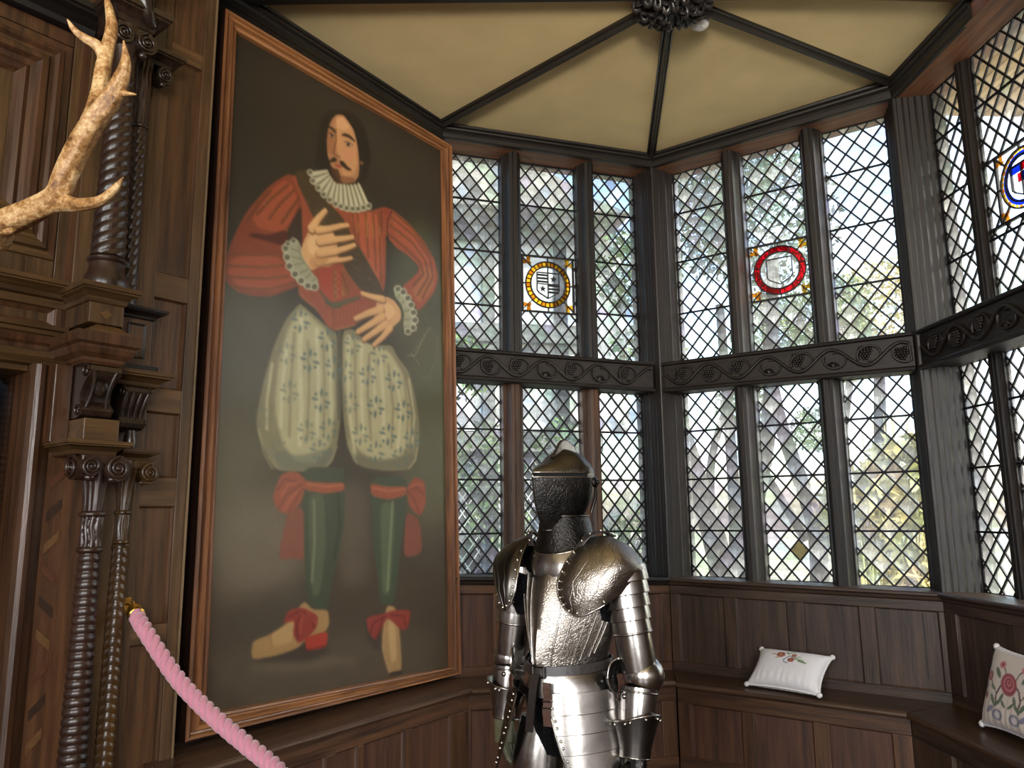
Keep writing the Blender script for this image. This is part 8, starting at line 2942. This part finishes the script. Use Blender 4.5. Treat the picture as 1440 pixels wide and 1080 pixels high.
horn('beam', [(-2.580, 1.670, 2.290), (-2.199, 1.635, 2.300), (-1.468, 1.950, 2.352), (-1.325, 1.900, 2.379), (-1.226, 1.870, 2.402), (-1.156, 1.850, 2.431), (-1.124, 1.830, 2.480), (-1.093, 1.820, 2.542), (-1.046, 1.800, 2.608), (-1.001, 1.790, 2.667), (-0.976, 1.780, 2.712), (-0.962, 1.770, 2.752), (-0.966, 1.760, 2.806)], .035, .004, keys=[(0, .042), (.05, .036), (.25, .034), (.34, .031), (.40, .031), (.5, .0285), (.62, .0275), (.76, .0245), (.84, .019), (.92, .012), (1, .002)])
horn('tine', [(-1.196, 1.865, 2.411), (-1.142, 1.850, 2.414), (-1.081, 1.830, 2.401), (-1.015, 1.800, 2.397), (-0.973, 1.780, 2.414), (-0.939, 1.760, 2.441)], .027, .003, keys=[(0, .020), (.2, .022), (.4, .0155), (.65, .0125), (.85, .010), (1, .002)])
horn('spur', [(-0.997, 1.790, 2.691), (-0.976, 1.785, 2.680), (-0.955, 1.780, 2.673), (-0.930, 1.770, 2.665)], .012, .002, keys=[(0, .017), (.3, .012), (.6, .006), (1, .002)])
horn('back_beam', [(-1.112, 1.840, 2.532), (-1.116, 1.880, 2.612), (-1.108, 1.900, 2.683), (-1.114, 1.930, 2.766), (-1.121, 1.950, 2.846), (-1.125, 1.970, 2.924), (-1.124, 1.980, 2.993), (-1.140, 1.990, 3.056), (-1.165, 2.000, 3.129)], .024, .003, keys=[(0, .018), (.2, .0235), (.4, .021), (.6, .019), (.75, .016), (.9, .010), (1, .003)])
horn('tine', [(-1.127, 1.960, 2.883), (-1.145, 1.955, 2.921), (-1.172, 1.940, 2.935), (-1.197, 1.930, 2.953), (-1.214, 1.920, 2.980)], .02, .002, keys=[(0, .014), (.3, .0145), (.6, .0105), (.85, .007), (1, .002)])
horn('nub', [(-1.324, 1.900, 2.367), (-1.287, 1.885, 2.359), (-1.265, 1.880, 2.366)], .02, .003, keys=[(0, .018), (.5, .012), (1, .003)])
shield_m = antler.matrix_world.inverted() @ LEFT @ Matrix.Translation((-2.05, 0, 2.30))
b = MB()
b.prism([(.16 * math.sin(t) * (1 if math.cos(t) > -.3 else .85), .22 * math.cos(t)) for t in [k * 2 * math.pi / 20 for k in range(20)]], -.03, 0.0, 'y')
b.build('mount_shield', HALL_RED, antler, None, shield_m, .006)
b = MB()
b.lathe([(.02, 0), (.06, .01), (.05, .05), (.042, .10), (.02, .12)], seg=16)
b.build('burr', ANT, antler, 60, shield_m @ Matrix.Rotation(R(90), 4, 'X') @ Matrix.Translation((.02, -.02, .02)))

# ------------------------------------------------------------------ cushions on the window seat
def cushion(name, M, w, h, th, painter, label, cloth_edge, rough=.8, sag=0.0, seed=1):
    """a stuffed cushion lying in its own x-y plane, with pinched corners, a corded edge and an embroidered face"""
    root = empty(name, M)
    tag(root, label, 'cushion')
    nx, ny = 90, 72
    g = np.random.default_rng(seed)
    wr = soften(g.normal(0, 1, (ny + 1, nx + 1)), 5) * .05

    def sheet(sign):
        u, v = np.meshgrid(np.linspace(-1, 1, nx + 1), np.linspace(-1, 1, ny + 1))
        k = 1 - .10 * (1 - np.abs(v) ** 2.2) * np.abs(u) ** 3
        k2 = 1 - .10 * (1 - np.abs(u) ** 2.2) * np.abs(v) ** 3
        x, y = u * k * w / 2, v * k2 * h / 2
        puff = ((1 - u ** 4) * (1 - v ** 4)) ** .55
        z = sign * th / 2 * puff * (1 + wr * 1.2) - sag * (1 - v) * .5 * puff
        # gathers that run in from the lower edge
        z = z + sign * .0022 * np.sin(u * 34 + np.sin(u * 9)) * np.clip((-v - .1), 0, 1) * puff
        return np.stack([x, y, z], -1).reshape(-1, 3), u, v
    for sign, nm in ((1, 'cover_front'), (-1, 'cover_back')):
        co, u, v = sheet(sign)
        ii = (np.arange(ny)[:, None] * (nx + 1) + np.arange(nx)[None, :]).ravel()
        fc = np.stack([ii, ii + 1, ii + nx + 2, ii + nx + 1], 1)
        if sign < 0:
            fc = fc[:, ::-1]
        me = bpy.data.meshes.new(nm)
        me.from_pydata(co.tolist(), [], fc.tolist())
        me.shade_smooth()
        col = painter(u, v) if sign > 0 else np.broadcast_to(np.array(painter(np.zeros((1, 1)), np.ones((1, 1)) * -.98)), u.shape + (3,))
        col = np.array(col) / 255.0
        lin = np.where(col <= .04045, col / 12.92, ((col + .055) / 1.055) ** 2.4)
        at = me.color_attributes.new('stitching', 'FLOAT_COLOR', 'POINT')
        at.data.foreach_set('color', np.concatenate([lin, np.ones(lin.shape[:2] + (1,))], -1).astype(np.float32).ravel())
        m, nt, b = new_mat(nm + '_cloth')
        an = nt.nodes.new('ShaderNodeAttribute')
        an.attribute_name = 'stitching'
        nt.links.new(an.outputs['Color'], b.inputs['Base Color'])
        b.inputs['Roughness'].default_value = rough
        b.inputs['Sheen Weight'].default_value = .2
        bump(nt, b, noise(nt, coords(nt, (1, 1, 1)), 260, 3), .2, .002)
        me.materials.append(m)
        link(nm, me, root)
    rim = []
    for t in np.linspace(0, 4, 161)[:-1]:
        s, q = int(t) % 4, t - int(t)
        u, v = ((-1 + 2 * q, -1), (1, -1 + 2 * q), (1 - 2 * q, 1), (-1, 1 - 2 * q))[s]
        k = 1 - .10 * (1 - abs(v) ** 2.2) * abs(u) ** 3
        k2 = 1 - .10 * (1 - abs(u) ** 2.2) * abs(v) ** 3
        rim.append((u * k * w / 2, v * k2 * h / 2, 0))
    b = MB()
    b.tube(rim + [rim[0]], [.0055 + .0012 * math.sin(i * 2.6) for i in range(len(rim) + 1)], 7)
    b.build('corded_edge', cloth_edge, root, 60)
    for sx in (-1, 1):
        for sy in (-1, 1):
            b = MB()
            b.ball((sx * w * .492, sy * h * .488, 0), .017, 10, 7, (1, 1, .8))
            b.build('corner_knot', cloth_edge, root, 60)
    return root


def dab(img, u, v, cu, cv, ru, rv, col, rot=0.0, pw=2.0):
    a, b_ = (u - cu), (v - cv)
    x, y = a * math.cos(rot) + b_ * math.sin(rot), -a * math.sin(rot) + b_ * math.cos(rot)
    m = np.clip(1.35 - (np.abs(x / ru) ** pw + np.abs(y / rv) ** pw), 0, .35)[..., None] / .35
    return img + (np.array(col) - img) * m


def stroke(img, u, v, pts, wd, col):
    for p, q in zip(pts[:-1], pts[1:]):
        for t in np.linspace(0, 1, 10):
            img = dab(img, u, v, lerp(p[0], q[0], t), lerp(p[1], q[1], t), wd, wd * 1.2, col)
    return img


def white_cover(u, v):
    im = np.ones(u.shape + (3,)) * np.array((226, 224, 226.0))
    red, rose, gold, green, pale, blue = (120, 44, 40), (164, 92, 78), (176, 140, 74), (92, 122, 78), (150, 172, 132), (84, 106, 128)
    for cx, cy, r in ((-.22, .48, .12), (.10, .24, .09), (.14, .50, .07)):
        for k in range(5):
            a = k * 1.257 + cx
            im = dab(im, u, v, cx + r * .55 * math.cos(a), cy + r * .75 * math.sin(a), r * .5, r * .6, red if k % 2 else rose)
        im = dab(im, u, v, cx, cy, r * .3, r * .36, gold)
    for cx, cy, a, L, c in ((-.40, .46, .1, .10, gold), (-.28, .30, .6, .08, gold), (.05, .66, 1.0, .13, pale), (-.05, .60, 2.0, .09, green), (.30, .30, -.25, .15, pale),
                            (.40, .20, -.3, .13, green), (.26, .42, .3, .10, pale)):
        im = dab(im, u, v, cx, cy, L, L * .28, c, a)
    im = stroke(im, u, v, [(.0, .40), (-.10, .22), (-.06, .08), (.04, .06)], .014, blue)
    im = stroke(im, u, v, [(.0, .45), (.2, .36), (.5, .14)], .012, green)
    return im


def floral_cover(u, v):
    im = np.ones(u.shape + (3,)) * np.array((206, 194, 184.0))
    edge_ = (np.abs(v) > .93)[..., None]
    im = np.where(edge_, np.array((222, 220, 226.0)), im)
    red, rose, green, dark, blue = (136, 52, 62), (190, 112, 116), (84, 98, 78), (92, 70, 70), (120, 118, 140)
    for mx in (1, -1):
        im = stroke(im, u, v, [(-.35 * mx, -.45), (-.36 * mx, -.15), (-.28 * mx, .05), (-.12 * mx, .18)], .022, dark)
        im = stroke(im, u, v, [(-.36 * mx, -.15), (-.55 * mx, .05), (-.66 * mx, .2)], .016, dark)
        im = stroke(im, u, v, [(-.12 * mx, .2), (-.20 * mx, .42), (-.30 * mx, .56)], .016, dark)
        im = dab(im, u, v, -.42 * mx, .36, .14, .055, green, -.9 * mx)
        im = dab(im, u, v, -.34 * mx, .58, .09, .09, rose)
        im = dab(im, u, v, -.34 * mx, .58, .04, .04, red)
        im = dab(im, u, v, -.70 * mx, .24, .11, .12, (150, 84, 84))
        im = dab(im, u, v, -.70 * mx, .24, .05, .05, rose)
        im = dab(im, u, v, -.80 * mx, -.02, .08, .10, blue)
        im = dab(im, u, v, -.72 * mx, -.24, .06, .09, red)
        for cx, cy, a, L in ((-.50, -.02, -.5, .1), (-.46, -.30, -1.0, .13), (-.30, -.36, .8, .12), (-.20, -.20, 1.2, .11), (-.12, -.34, -.8, .1), (-.84, .52, 1.5, .14), (-.80, -.20, 1.3, .09)):
            im = dab(im, u, v, cx * mx, cy, L, L * .36, green, a * mx)
        im = dab(im, u, v, -.26 * mx, -.64, .15, .13, blue)
        im = dab(im, u, v, -.26 * mx, -.64, .09, .08, (190, 182, 184))
        im = dab(im, u, v, -.52 * mx, -.55, .13, .06, blue, .7)
    for r, c in ((.25, red), (.17, rose), (.13, red), (.07, rose), (.04, red)):
        im = dab(im, u, v, -.04 + .02 * (.25 - r), .14 + .2 * (.25 - r), r * .85, r, c, .5)
    return im


CORD = plain('white_cotton_cord', (226, 224, 222), .8, 0, .3, 200, .05)
cushion('white_cushion', W2 @ Matrix.Translation((-1.41, -.185, .700)) @ Matrix.Rotation(R(-10), 4, 'Z') @ Matrix.Rotation(R(40), 4, 'X'), .45, .28, .12, white_cover,
        'small white cushion with a red and green embroidered flower spray on the window seat', CORD, .55, 0, 3)
cushion('floral_cushion', W3 @ Matrix.Translation((-3.60, -.130, .792)) @ Matrix.Rotation(R(72), 4, 'X'), .44, .38, .11, floral_cover,
        'square cream cushion embroidered all over with roses at the right end of the seat', CORD, .85, 0, 9)
